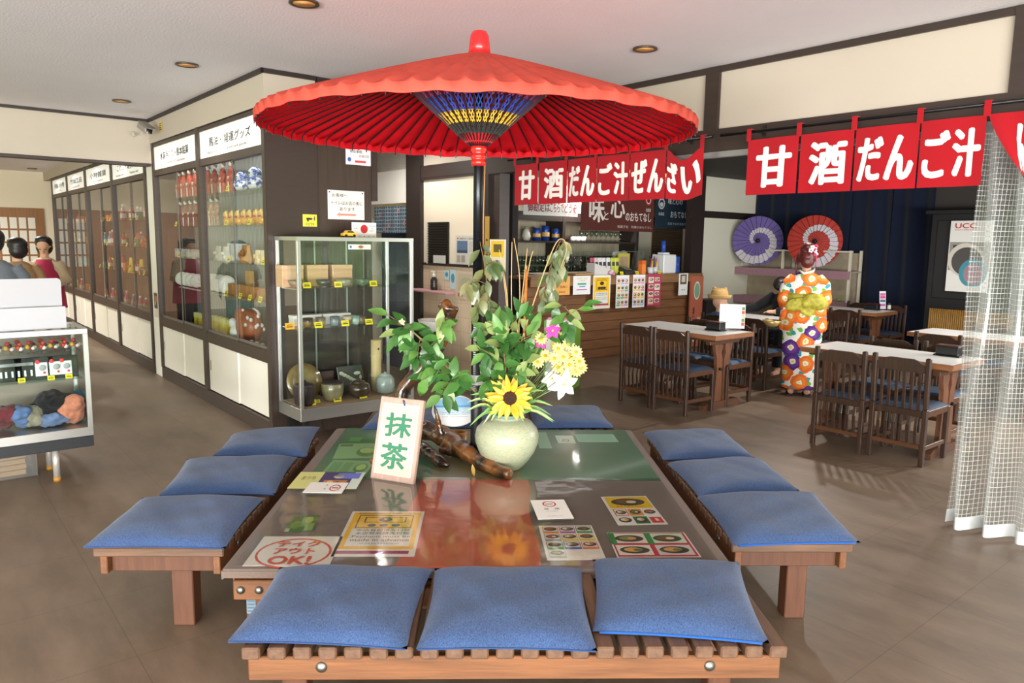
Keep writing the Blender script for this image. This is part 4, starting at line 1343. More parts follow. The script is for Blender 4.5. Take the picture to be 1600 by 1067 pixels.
wig([D(690, 682, yb), D(683, 650, yb), D(676, 625, yb)], [0.022, 0.014, 0.006], 3)
wig([D2(650, 690, .06), D2(668, 706, .05), D2(690, 722, .03), D2(702, 728, .018)], [0.03, 0.035, 0.028, 0.012], 4)
wig([D2(690, 700, .05), D2(712, 708, .035), D2(728, 716, .02)], [0.035, 0.025, 0.01], 5)
wig([D2(640, 672, .08), D2(610, 700, .05), D2(582, 722, .028)], [0.03, 0.026, 0.018], 6)
def driftmat():
    m = mat('6b3d1c', 0.28, coat=0.6, key='drift')
    nt = m.node_tree
    bs = nt.nodes['Principled BSDF']
    tc = nt.nodes.new('ShaderNodeTexCoord')
    no = nt.nodes.new('ShaderNodeTexNoise')
    no.inputs['Scale'].default_value = 9
    no.inputs['Detail'].default_value = 6
    r = nt.nodes.new('ShaderNodeValToRGB')
    e = r.color_ramp.elements
    e[0].position = 0.42
    e[0].color = (*lin('1f120c'), 1)
    e[1].position = 0.62
    e[1].color = (*lin('7c4c22'), 1)
    nt.links.new(tc.outputs['Object'], no.inputs['Vector'])
    nt.links.new(no.outputs['Fac'], r.inputs[0])
    nt.links.new(r.outputs[0], bs.inputs['Base Color'])
    bp = nt.nodes.new('ShaderNodeBump')
    bp.inputs['Strength'].default_value = 0.35
    nt.links.new(no.outputs['Fac'], bp.inputs['Height'])
    nt.links.new(bp.outputs[0], bs.inputs['Normal'])
    return m
remesh(b, 'driftwood', driftmat(), 0.008, None, dw0, disp=0.010, dscale=0.05, label='twisted lacquered driftwood lying between the sign and the vase', cat='driftwood')
# hanging dried leaf by the driftwood tip
q = atz(738, 742, ZT_ + 0.012)
b = MB()
leaf(b, Vector((0, 0, 0.06)), Vector((0.15, -0.2, -1)), Vector((0, -1, 0)), 0.07, 0.022, 0, 0.5, 0.3)
settags(b.build('dry_leaf', mat('b08a45', 0.5, var=0.2, vs=40), None, loc=q), 'curled golden dry leaf beneath the driftwood tip', 'leaf')

# matcha sign board
bl, br_ = atz(578, 747, ZT_ + 0.006), atz(645, 758, ZT_ + 0.006)
sgn = thing('sign_board', 'wooden sign board with green carved characters leaning on the driftwood', 'sign', (bl + br_) / 2, math.atan2(br_.y - bl.y, br_.x - bl.x), -R(15))
SW, SH = (br_ - bl).length, 0.44
b = MB()
b.bx(-SW / 2, SW / 2, 0.0, 0.028, 0, SH, ch=0.004)
b.build('board', wood('b99a8c', 0.7, 0.12, 'z', 6), sgn)
b = MB().bx(-SW / 2 + 0.022, SW / 2 - 0.022, -0.0006, 0.004, 0.035, SH - 0.035)
b.build('face', wood('d8bda8', 0.75, 0.08, 'x', 9), sgn)
b = MB()
for x0, x1, z0, z1 in ((-SW / 2 + .020, -SW / 2 + .023, .033, SH - .033), (SW / 2 - .023, SW / 2 - .020, .033, SH - .033), (-SW / 2 + .020, SW / 2 - .020, .033, .036), (-SW / 2 + .02, SW / 2 - .02, SH - .036, SH - .033)):
    b.bx(x0, x1, -0.0016, 0.001, z0, z1)
b.build('border_line', mat('efe2d6', 0.7), sgn)
for bold, y, col, nm in ((0.034, -0.0012, '5c4a3c', 'lettering_painted_shade'), (0.02, -0.0032, '2f7a5e', 'lettering')):  # flat dark copy behind the letters paints the shade of their carving
    b = MB()
    put_text(b, '抹', 0.0, SH * 0.67, SW * 0.62, SH * 0.29, y, bold)
    put_text(b, '茶', -0.004, SH * 0.30, SW * 0.62, SH * 0.31, y, bold)
    b.build('lettering' if nm == 'lettering' else 'letter_shade', mat(col, 0.35), sgn)
MB().tube([(0.012, -0.002, SH - 0.012), (0.02, -0.012, SH - 0.022), (0.026, -0.006, SH - 0.04)], 0.004, 6).build('cord', mat('2a4a8a', 0.8), sgn)
# round fan on its bamboo stand
fb = atz(718, 703, ZT_ + 0.006)
o = thing('round_fan', 'round paper fan printed blue and white standing behind the driftwood', 'fan', fb, 0.12)
c = aty(710, 640, fb.y) - fb
def ellp(b, cx, cz, rx, rz, y0, y1, mi, n=40):
    b.prism([(cx + rx * math.cos(2 * PI * i / n), cz + rz * math.sin(2 * PI * i / n)) for i in range(n)], y0, y1, mi)
b = MB()
ellp(b, c.x, c.z, 0.132, 0.093, -0.030, -0.027, 0)
b.build('paper', mat('e4e2e4', 0.55, coat=0.3), o)
b = MB()
def halfband(z0, z1, mi, y):
    pts = []
    for i in range(13):
        z = z0 + (z1 - z0) * i / 12
        pts.append((0.130 * math.sqrt(max(0, 1 - (z / 0.091) ** 2)), z))
    poly = [(c.x - x, y, c.z + z) for x, z in pts] + [(c.x + x, y, c.z + z) for x, z in reversed(pts)]
    b.add(poly, [tuple(range(len(poly)))], mi)
halfband(0.035, 0.086, 0, -0.0306)
halfband(0.022, 0.035, 1, -0.0306)
halfband(-0.02, 0.022, 2, -0.0306)
for i in range(5):
    for k in range(16):
        x = c.x - 0.075 + k * 0.0098
        if rr.random() < 0.8:
            b.bx(x, x + 0.006, -0.0310, -0.0308, c.z + 0.016 - i * 0.013, c.z + 0.0185 - i * 0.013, 3)
b.build('print', [mat('7fb0d6', 0.5), mat('4a92c8', 0.5), mat('bcd2e2', 0.5), mat('5a5f6a', 0.7)], o)
b = MB()
b.tube([(c.x + 0.134 * math.cos(2 * PI * i / 48), -0.0285, c.z + 0.095 * math.sin(2 * PI * i / 48)) for i in range(49)], 0.0025, 6, cap=False)
b.build('rim', mat('d9d4c8', 0.5), o)
b = MB()
b.tube([(c.x + 0.136 * math.cos(PI * i / 24 + 0.1), -0.005, c.z + 0.01 + 0.105 * math.sin(PI * i / 24 + 0.1)) for i in range(25)], 0.003, 6)
b.build('wire_loop', mat('4a4642', 0.4, metal=0.5), o)
MB().lathe([(0.048, 0), (0.05, 0.01), (0.048, 0.05), (0.052, 0.06), (0.048, 0.07), (0.047, 0.115), (0.04, 0.115), (0.04, 0.02), (0, 0.02)], 28).build('bamboo_stand', mat('a8743c', 0.35, var=0.25, vs=14, coat=0.3), o, loc=(0, 0, 0))
# ================================================================ small goods: one of each kind, copied along the shelves
def proto_tag(col='f3e22a'):
    o = thing('price_tag', 'tag', 'price tag')
    b = MB()
    b.bar((-0.0, 0.000, 0.0), (0.0, 0.014, 0.05), 0.075, 0.0015, up=(1, 0, 0))
    b.v, b.f, b.m, b.sm = [], [], [], []
    b.box((0, 0.007, 0.025), (0.075, 0.0015, 0.052), 0, 0, rotm(-0.28))
    b.build('card', mat(col, 0.6), o)
    b = MB()
    for z, w, h in ((0.034, 0.045, 0.006), (0.020, 0.055, 0.010)):
        b.box((0, 0.0062 + (z - 0.025) * 0.28 - 0.0006, z), (w, 0.0006, h), 0, 0, rotm(-0.28))
    b.build('print', mat('5a4a10', 0.7), o)
    return o
def proto_lathe(name, cat, prof, m, n=28, rim=None):
    o = thing(name, name, cat)
    MB().lathe(prof, n).build('body', m, o)
    return o
class Kit:
    """Keeps one finished example of every small article; the first use moves it, later uses copy it."""
    def __init__(s): s.p, s.used, s.mk = {}, set(), {}
    def get(s, key, make):
        if key not in s.p: s.p[key] = make()
        return s.p[key]
    def put(s, key, make, loc, rz, label, group=None, scale=1.0):
        o = s.get(key, make)
        if key in s.used:
            o = dup(o, loc, rz, label)
        else:
            s.used.add(key)
            o.location = loc
            o.rotation_euler[2] = rz
            o['label'] = label
        if 'group' in o: del o['group']
        if group: o['group'] = group
        if scale != 1.0: o.scale = (scale,) * 3 if not isinstance(scale, tuple) else scale
        return o
KIT = Kit()
def simple(name, cat, mb, m, part='body', extra=()):
    o = thing(name, name, cat)
    mb.build(part, m, o)
    for nm, b2, m2 in extra:
        b2.build(nm, m2, o)
    return o
def box_proto(name, cat, w, d, h, col, lid=None, **k):
    def f():
        ex = []
        if lid:
            ex.append(('lid', MB().bx(-w / 2 - .002, w / 2 + .002, -d / 2 - .002, d / 2 + .002, h * 0.72, h + .002, ch=0.003), mat(lid, 0.6)))
        return simple(name, cat, MB().bx(-w / 2, w / 2, -d / 2, d / 2, 0, h, ch=0.003), mat(col, 0.65, **k), extra=ex)
    return f
def doll(robe, name='kimono_doll'):
    def f():
        o = thing(name, name, 'doll')
        b = MB().lathe([(0.035, 0), (0.03, 0.03), (0.022, 0.08), (0.026, 0.12), (0.034, 0.16), (0.036, 0.19), (0.022, 0.225), (0.012, 0.24)], 16, sx=1.15, sy=0.8)
        b.tube([(-0.03, 0, 0.2), (-0.055, -0.01, 0.15), (-0.05, -0.02, 0.07)], [0.013, 0.018, 0.02], 8)
        b.tube([(0.03, 0, 0.2), (0.055, -0.01, 0.16), (0.048, -0.03, 0.11)], [0.013, 0.017, 0.018], 8)
        b.build('robe', mat(robe, 0.7, var=0.45, vs=28, key='robe'), o)
        MB().ell((0, -0.002, 0.262), (0.019, 0.019, 0.024)).build('head', mat('f0e2d2', 0.6), o)
        MB().ell((0, 0.006, 0.272), (0.024, 0.022, 0.022)).ell((0, 0.008, 0.297), (0.014, 0.014, 0.012)).build('hair', mat('1a1416', 0.5), o)
        MB().bx(-0.03, 0.03, -0.03, -0.02, 0.125, 0.15, ch=0.003).build('sash', mat('f0eade', 0.6), o)
        MB().bx(-0.012, 0.012, -0.034, -0.026, 0.0, 0.10, ch=0.003).build('robe_hem', mat('efe8e0', 0.6), o)
        return o
    return f
def gold_cat():
    o = thing('lucky_figure', 'x', 'figurine')
    MB().ell((0, 0, 0.055), (0.055, 0.045, 0.058)).build('body', mat('e8a63a', 0.35, var=0.15, vs=40, coat=0.3), o)
    MB().ell((0, -0.012, 0.118), (0.042, 0.036, 0.036)).lathe([(0.014, 0), (0.0, 0.03)], 8, (-0.025, -0.01, 0.142)).lathe([(0.014, 0), (0.0, 0.03)], 8, (0.025, -0.01, 0.142)).build('head', mat('e9b04a', 0.35, coat=0.3), o)
    MB().lathe([(0.045, 0.0), (0.047, 0.008), (0.045, 0.016)], 16, (0, -0.004, 0.082)).build('collar', mat('c4302a', 0.5), o)
    MB().tube([(0.04, -0.02, 0.08), (0.06, -0.03, 0.12), (0.055, -0.035, 0.15)], [0.014, 0.013, 0.014], 8).build('paw', mat('f2d79a', 0.4), o)
    return o
def plate_on_edge(col='e9e8e4', R_=0.09):
    def f():
        o = thing('plate', 'x', 'plate')
        b = MB().lathe([(0, 0.006), (R_ * 0.6, 0.006), (R_, 0.018), (R_, 0.022), (R_ * 0.6, 0.011), (0, 0.011)], 32)
        M_ = Matrix.Translation((0, 0, R_)) @ Matrix.Rotation(R(76), 4, 'X')
        b.v = [M_ @ v for v in b.v]
        b.build('dish', mat(col, 0.25, coat=0.4), o)
        MB().bar((-0.03, 0.03, 0.004), (0.03, 0.03, 0.004), 0.05, 0.006).build('stand', mat('5a4632', 0.6), o)
        return o
    return f
def jar_blue():
    o = thing('porcelain_jar', 'x', 'jar')
    m = mat('dfe4ee', 0.25, coat=0.5, key='bluejar')
    nt = m.node_tree
    b = nt.nodes['Principled BSDF']
    tc = nt.nodes.new('ShaderNodeTexCoord')
    no = nt.nodes.new('ShaderNodeTexNoise')
    no.inputs['Scale'].default_value = 26
    r = nt.nodes.new('ShaderNodeValToRGB')
    r.color_ramp.elements[0].position = 0.48
    r.color_ramp.elements[0].color = (*lin('3558a8'), 1)
    r.color_ramp.elements[1].position = 0.54
    r.color_ramp.elements[1].color = (*lin('e6eaf2'), 1)
    nt.links.new(tc.outputs['Object'], no.inputs['Vector'])
    nt.links.new(no.outputs['Fac'], r.inputs[0])
    nt.links.new(r.outputs[0], b.inputs['Base Color'])
    MB().lathe([(0.04, 0), (0.075, 0.03), (0.085, 0.07), (0.07, 0.11), (0.045, 0.125)], 28).build('body', m, o)
    MB().lathe([(0.048, 0.122), (0.06, 0.14), (0.055, 0.175), (0.025, 0.2), (0, 0.205)], 28).build('lid', m, o)
    return o
def bag(col, col2, w=0.12, h=0.14, d=0.06):
    def f():
        o = thing('gift_bag', 'x', 'bag')
        rr = random.Random(hash(col) % 999 if False else len(col) + int(col[:2], 16))
        b = MB()
        b.grid(10, 8, lambda u, v: Vector(((u - .5) * w * (1 - .25 * v), -d / 2 * math.sin(PI * u) ** .5 * (1 - .6 * v) - 0.004 * math.sin(9 * u + 7 * v), h * v)))
        b.grid(10, 8, lambda u, v: Vector(((u - .5) * w * (1 - .25 * v), d / 2 * math.sin(PI * u) ** .5 * (1 - .6 * v), h * v)))
        b.bx(-w / 2 * .9, w / 2 * .9, -d / 2 * .6, d / 2 * .6, 0, 0.004)
        b.build('bag', mat(col, 0.35, var=0.2, vs=20), o)
        b = MB()
        for i in range(5):
            b.ell((rr.uniform(-.3, .3) * w, -d * 0.40, h * rr.uniform(.2, .65)), (w * 0.09, 0.014, w * 0.09), 0, 10, 6)
        b.build('contents', mat(col2, 0.5), o)
        return o
    return f
def bottle(col, cap):
    def f():
        o = thing('bottle', 'x', 'bottle')
        MB().lathe([(0.028, 0), (0.03, 0.01), (0.03, 0.1), (0.013, 0.13), (0.012, 0.15)], 18).build('body', mat(col, 0.3, coat=0.3), o)
        MB().lathe([(0.014, 0.15), (0.014, 0.175), (0, 0.176)], 14).build('cap', mat(cap, 0.4), o)
        MB().lathe([(0.0305, 0.03), (0.0305, 0.08)], 18, cap=False).build('label', mat('efe9dd', 0.6), o)
        return o
    return f
def cup(col, col2, r=0.038, h=0.075):
    return lambda: simple('tea_cup', 'cup', MB().lathe([(r * .6, 0), (r * .8, .004), (r, h * .3), (r * 1.03, h), (r * .95, h), (r * .9, h * .3), (0, h * .15)], 26), mat(col, 0.35, var=0.2, vs=22, coat=0.3), extra=[('rim_glaze', MB().lathe([(r * 1.022, h * .62), (r * 1.036, h * 1.002), (r * .945, h * 1.004)], 26, cap=False), mat(col2, 0.35, coat=0.3))])
def bowl(col, r=0.065, h=0.06):
    return lambda: simple('tea_bowl', 'bowl', MB().lathe([(r * .4, 0), (r * .42, .01), (r * .75, h * .3), (r, h), (r * .95, h), (r * .7, h * .38), (0, h * .25)], 28), mat(col, 0.35, var=0.25, vs=16, coat=0.3), extra=[('foot_ring', MB().lathe([(r * .42, 0), (r * .44, .008), (r * .40, .012)], 24, cap=False), mat('6b5a48', 0.6))])

# ---------------------------------------------------------------- near cabinet: goods by shelf
SHELFN = ['top', 'second', 'third', 'fourth']
def place_v(key, make, px, py, z, label, v=VC + 0.22, rz=0.0, group=None, scale=1.0):
    u = atv(px, py, v)[0]
    return KIT.put(key, make, Wp(u, v, z), RZ_V + rz, label, group, scale)
Z1, Z2, Z3, Z4 = NEAR_SH
ZF = 0.642
G1 = 'goods in the cabinet beside the pilaster'
PIL = 'counted from the pilaster'
for i, px in enumerate((362, 349, 336, 326)):
    place_v('doll_red', doll('b8402e'), px, 290, Z1, '%s red kimono doll on the top glass shelf, counted from the blue jars' % ORD[i], group='red kimono dolls in the good luck cabinet', scale=1.05)
for i, px in enumerate((306, 297, 288, 281)):
    place_v('doll_red', doll('b8402e'), px, 300, Z1, '%s red kimono doll from the middle post, top shelf of the strip wall bay' % ORD[i], group='red kimono dolls in the strip wall bay', scale=1.05)
place_v('blue_jar', jar_blue, 399, 292, Z1, 'blue and white porcelain jar on the top shelf nearest the pilaster', group=None)
place_v('blue_jar', jar_blue, 378, 292, Z1, 'blue and white porcelain jar on the top shelf beside the red dolls', scale=0.9)
place_v('box_yellow_card', box_proto('gift_box', 'box', 0.10, 0.03, 0.16, 'e8b53a'), 385, 280, Z1, 'upright orange yellow card box behind the two blue jars', v=VC + 0.34)
for i, px in enumerate((411, 403, 393, 384, 374, 365, 356)):
    place_v('gold', gold_cat, px, 345, Z2, '%s golden lucky figure on the second shelf, counted from the pilaster' % ORD[i], group='golden lucky figures in the good luck cabinet', scale=1.0 if i % 2 else 0.9)
for i, px in enumerate((340, 332, 323)):
    place_v('doll_pale', doll('c9a08c'), px, 350, Z2, '%s pale kimono doll on the second shelf beside the golden figures' % ORD[i], group='pale kimono dolls in the good luck cabinet')
for i, px in enumerate((307, 299, 291, 284)):
    place_v('doll_dark', doll('7a3b3a'), px, 350, Z2, '%s dark red kimono doll from the middle post, second shelf of the strip wall bay' % ORD[i], group='dark kimono dolls in the strip wall bay')
place_v('box_white', box_proto('gift_box', 'box', 0.22, 0.12, 0.17, 'e6e2e2'), 371, 402, Z3, 'white carton on the third shelf above the wooden boards', v=VC + 0.3)
for i, px in enumerate((412, 404)):
    place_v('bag_cream', bag('e8d6b4', 'd9b070', 0.13, 0.12), px, 409, Z3, '%s cream bag of sweets on the third shelf by the pilaster' % ORD[i], group='cream bags')
place_v('bag_brown', bag('c48a4a', 'a5682e', 0.24, 0.16, 0.12), 386, 408, Z3, 'plump brown bag on the third shelf in front of the white carton')
for i, px in enumerate((355, 343)):
    place_v('bag_clear', bag('c9c6c2', 'e6e0da', 0.17, 0.14, 0.09), px, 408, Z3, '%s grey clear bag on the third shelf beside the brown bag' % ORD[i], group='clear bags')
for i, px in enumerate((308, 299, 290, 281, 272)):
    place_v('box_greys', box_proto('gift_box', 'box', 0.10, 0.08, 0.09, 'c9c6c0', lid='b5b2ac'), px, 400, Z3 - 0.02 if False else Z3, '%s small grey box from the middle post, third shelf of the strip wall bay' % ORD[i], group='grey boxes')
for i, px in enumerate((410, 398, 386, 374, 364)):
    place_v('wood_block', box_proto('wood_craft', 'wood craft', 0.13, 0.05, 0.11, 'b07a45', var=0.25, vs=9), px, 462, Z4, '%s carved brown wood board on the fourth shelf, counted from the pilaster' % ORD[i], group='wood boards')
place_v('wood_tall', box_proto('wood_craft', 'wood craft', 0.12, 0.04, 0.24, 'c79c62', var=0.15, vs=9), 391, 452, Z4, 'tall pale wood panel standing behind the carved boards', v=VC + 0.33)
for i, px in enumerate((355, 345, 334, 325)):
    place_v('plate', plate_on_edge(), px, 458, Z4, '%s white plate standing on edge on the fourth shelf, counted from the wood boards' % ORD[i], rz=0.9, group='white plates')
for i, px in enumerate((309, 301, 293, 286)):
    place_v('plate', plate_on_edge(), px, 452, Z4, '%s white plate on edge from the middle post, fourth shelf of the strip wall bay' % ORD[i], rz=0.9, group='white plates', scale=0.85)
place_v('box_white', box_proto('gift_box', 'box', 0.22, 0.12, 0.17, 'e6e2e2'), 270, 450, Z4, 'white carton on the fourth shelf behind the standing plates', v=VC + 0.32, scale=(1.2, 1, 0.6))
for i, px in enumerate((359, 351, 343, 335)):
    place_v('box_y', box_proto('yellow_package', 'package', 0.085, 0.06, 0.19, 'eed62a', lid='f4ec9a'), px, 520, ZF, '%s yellow package on the cabinet floor, counted from the big spotted bag' % ORD[i], group='yellow packages')
for i, px in enumerate((316, 309)):
    place_v('box_y', box_proto('yellow_package', 'package', 0.085, 0.06, 0.19, 'eed62a', lid='f4ec9a'), px, 505, ZF, '%s yellow package from the middle post on the floor of the strip wall bay' % ORD[i], group='yellow packages', scale=0.9)
def spotted_bag():
    o = thing('spotted_bag', 'x', 'bag')
    b = MB()
    rr = random.Random(8)
    b.ell((0, 0, 0.17), (0.17, 0.12, 0.17), 0, 24, 16)
    b.ell((-0.07, -0.05, 0.27), (0.08, 0.06, 0.08), 0, 16, 10)
    b.build('bag', mat('b0623a', 0.4, var=0.1), o)
    s = MB()
    for i in range(26):
        a, e = rr.uniform(0, 2 * PI), rr.uniform(-0.2, 1.2)
        p = Vector((math.cos(a) * math.cos(e) * 0.172, math.sin(a) * math.cos(e) * 0.122, 0.17 + math.sin(e) * 0.172))
        s.ell(p, (0.02, 0.016, 0.02), 0, 10, 6)
    s.build('spots', mat('efe9e2', 0.5), o)
    MB().ell((-0.1, -0.1, 0.11), (0.07, 0.05, 0.09)).ell((-0.13, -0.11, 0.2), (0.05, 0.04, 0.05)).build('white_wrap', mat('e9e6e4', 0.4), o)
    return o
place_v('spotted', spotted_bag, 391, 540, ZF, 'big brown and white spotted wrapped bag on the cabinet floor')
for i, px in enumerate((412, 403, 395)):
    place_v('cat_white', gold_cat if False else (lambda: simple('white_figurine', 'figurine', MB().ell((0, 0, .03), (.032, .028, .032)).ell((0, -.008, .068), (.026, .024, .024)), mat('f0ebe8', 0.4), extra=[('collar', MB().lathe([(.024, 0), (.026, .006), (.024, .01)], 12, (0, -.004, .046)), mat('c8402e', .5))])), px, 552, ZF, '%s small white figurine before the spotted bag, counted from the pilaster' % ORD[i], v=VC + 0.12, group='white figurines')
TAGS_N = [(413, 548, ZF, .10), (372, 536, ZF, .1), (405, 466, Z4, .11), (389, 463, Z4, .11), (374, 460, Z4, .11), (352, 455, Z4, .11), (410, 404, Z3, .11), (356, 402, Z3, .11), (388, 349, Z2, .1), (352, 347, Z2, .1), (354, 296, Z1, .1),
          (300, 511, ZF, .1), (279, 405, Z3, .11), (274, 352, Z2, .1), (345, 527, ZF, .09)]
for i, (px, py, z, dv) in enumerate(TAGS_N):
    place_v('tag', proto_tag, px, py, z + 0.001, 'small yellow price tag on a shelf of the cabinet beside the pilaster', v=VC + dv, group='yellow price tags in the cabinet beside the pilaster')

# ---------------------------------------------------------------- far cabinets: brightly packed shelves
rr = random.Random(21)
KINDS = [('bottle_pink', bottle('c8406a', 'f0f0f0'), 'pink bottle'), ('bottle_red', bottle('b0302a', '2a2a2a'), 'red bottle'), ('bottle_blue', bottle('5a86a8', 'e8d8b8'), 'blue bottle'), ('bag_y', bag('e2c23a', 'c98a3a'), 'yellow bag'),
         ('bag_red', bag('c4483a', 'e6b04a'), 'red bag'), ('box_or', box_proto('gift_box', 'box', .12, .08, .1, 'd9803a'), 'orange box'), ('box_gr', box_proto('gift_box', 'box', .14, .1, .08, '4a7a5a'), 'green box'), ('cup_b', cup('5a4a3a', '8a7a5a'), 'brown cup'), ('doll_pale', doll('c9a08c'), 'pale doll')]
for bay, (u0, u1, nm) in enumerate(((FB[3], FB[4], 'beside the strip wall'), (FB[2], FB[3], 'under second far sign'), (FB[1], FB[2], 'under third far sign'), (FB[0], FB[1], 'in deepest cabinet'))):
    for si, z in enumerate((0.642, 1.15, 1.5, 1.85)):
        n = (9, 8, 6, 4)[bay]
        for i in range(n):
            k, mk, w = rr.choice(KINDS[:8] if bay or si else KINDS)
            u = u1 - 0.22 - (u1 - u0 - 0.4) * (i + 0.3 * rr.random()) / n
            KIT.put(k, mk, Wp(u, VC + rr.uniform(0.15, 0.27), z + 0.001), RZ_V, '%s on %s %s, %s from its near end' % (w, ['the cabinet floor', 'the lowest shelf', 'the middle shelf', 'the upper shelf'][si], nm, ORD[i]), 'souvenirs in the far cabinets', rr.uniform(0.95, 1.35))
        for i in range(3 if bay < 2 else 1):
            u = u1 - 0.25 - (u1 - u0 - 0.4) * (i + rr.random()) / 3
            KIT.put('tag', proto_tag, Wp(u, VC + 0.10, z + 0.001), RZ_V, 'small yellow price tag in a far cabinet', 'yellow price tags in the far cabinets')

# ================================================================ free-standing aluminium showcase
CU0, CU1, CV0, CV1, CZ0, CZ1 = -5.862, -5.42, 2.33, 3.36, 0.22, 1.66
o = thing('glass_showcase', 'aluminium framed glass showcase of pottery before the dark wooden pilaster', 'showcase', Wp(CU1, CV0, 0), RZ_U)
DP, LN = CU1 - CU0, CV1 - CV0           # local x along v (0..LN), y from front (0) to back (DP)
f = MB()
f.bx(0, LN, 0, DP, CZ0, CZ0 + 0.10, ch=0.002)
f.build('bottom_frame', ALU, o)
f = MB()
f.bx(0, LN, 0, 0.025, CZ1 - 0.03, CZ1)
f.bx(0, LN, DP - 0.025, DP, CZ1 - 0.03, CZ1)
f.bx(0, 0.025, 0.025, DP - 0.025, CZ1 - 0.03, CZ1)
f.bx(LN - 0.025, LN, 0.025, DP - 0.025, CZ1 - 0.03, CZ1)
f.build('top_frame', ALU, o)
for x in (0.0, LN - 0.03):
    for y in (0.0, DP - 0.03):
        MB().bx(x, x + 0.03, y, y + 0.03, CZ0 + 0.1, CZ1 - 0.03, ch=0.002).build('corner_post', ALU, o)
for x in (0.33, 0.62):
    MB().bx(x, x + 0.012, DP - 0.014, DP - 0.002, CZ0 + 0.1, CZ1 - 0.03).build('shelf_upright', ALU, o)
MB().bx(0.03, LN - 0.03, 0.03, DP - 0.03, CZ0 + 0.101, CZ0 + 0.106).build('cloth_floor', fabric('b08c66', 0.15, 40, 0.4), o)
for nm, a in (('front_pane', (0.03, 0.55, 0.006, 0.010)), ('front_pane', (0.53, LN - 0.03, 0.012, 0.016)), ('back_pane', (0.03, LN - 0.03, DP - 0.02, DP - 0.017))):
    MB().bx(a[0], a[1], a[2], a[3], CZ0 + 0.1, CZ1 - 0.03).build(nm, GLASS, o)
for x in (0.012, LN - 0.016):
    MB().bx(x, x + 0.004, 0.03, DP - 0.03, CZ0 + 0.1, CZ1 - 0.03).build('side_pane', GLASS, o)
MB().bx(0.02, LN - 0.02, 0.02, DP - 0.02, CZ1 - 0.012, CZ1 - 0.006).build('top_pane', GLASS, o)
b = MB()
for x in (0.05, LN - 0.09):
    for y in (0.05, DP - 0.09):
        b.bx(x, x + 0.04, y, y + 0.04, 0, CZ0)
b.build('feet', BLACK, o)
def zu(px, py, u): return atu(px, py, u)[2]
S1, S2, S0 = zu(540, 449, CU1 - 0.06), zu(540, 510, CU1 - 0.06), CZ0 + 0.107
for z in (S1, S2):
    s = MB().bx(0.035, LN * 0.86, 0.06, DP - 0.04, z - 0.006, z).build('shelf', SHELF_GLASS, o)
    MB().bx(0.035, 0.06, 0.06, DP - 0.04, z - 0.014, z - 0.0065).build('bracket', ALU, s)
def place_u(key, make, px, py, z, label, du=0.2, rz=0.0, group=None, scale=1.0):
    u = CU1 - du
    return KIT.put(key, make, Wp(u, atu(px, py, u)[1], z + 0.001), RZ_U + rz, label, group, scale)
def wrapped():
    return simple('wooden_box', 'box', MB().bx(-.095, .095, -.07, .07, 0, .185, ch=.003), wood('c79f76', 0.35, 0.1, 'x', 5, coat=0.5), extra=[('lid', MB().bx(-.097, .097, -.072, .072, .15, .188, ch=.003), wood('cfa980', 0.35, 0.08, 'x', 5, coat=0.5))])
for i, px in enumerate((453, 492, 530)):
    place_u('wbox', wrapped, px, 440, S1, ['wrapped pale wooden box at the corner post on the upper shelf', 'middle wrapped pale wooden box on the upper shelf', 'wrapped pale wooden box nearest the back panes on the upper shelf'][i], 0.30, group='pale wooden boxes', scale=0.93)
for i, (px, c) in enumerate(((463, '8a7a60'), (506, '3f3d36'), (538, '8f9078'), (567, '5a6a5a'))):
    place_u('bowl' + c, bowl(c), px, 445, S1, ['tan tea bowl behind the corner post on the upper shelf', 'dark tea bowl before the middle wooden box', 'pale green tea bowl on the upper shelf', 'grey green tea bowl at the far end of the upper shelf'][i], 0.14)
settags(MB().bx(-0.07, 0.07, -0.05, 0.05, 0, 0.006, ch=0.002).build('red_mat', mat('b3242c', 0.8), None, loc=Wp(CU1 - 0.16, atu(468, 447, CU1 - 0.16)[1], S1 + 0.001), rz=RZ_U), 'red mat at the corner of the upper shelf of the showcase', 'mat')
for i, px in enumerate((466, 488, 512, 534)):
    place_u('carton', box_proto('white_carton', 'box', .12, .10, .085, 'e9e7e6', lid='f2f0ef'), px, 500, S2, '%s white carton on the lower glass shelf, counted from the corner post' % ORD[i], 0.30, group='white cartons')
for i, (px, c, c2) in enumerate(((481, '8a6a3a', '3f3428'), (501, 'a08a5e', '6a6252'), (523, '7d8a8c', '59656a'), (543, '6e5a42', 'b0a080'), (555, '9fb3a8', '7a938a'), (565, '7a6a58', '55483a'))):
    place_u('cup' + c, cup(c, c2), px, 505, S2, ['amber tea cup nearest the corner post', 'tan tea cup second from the corner post', 'blue grey tea cup before the white cartons', 'dark brown tea cup behind a price tag', 'pale green glazed tea cup on the lower shelf', 'small brown tea cup last on the lower shelf'][i], 0.15)
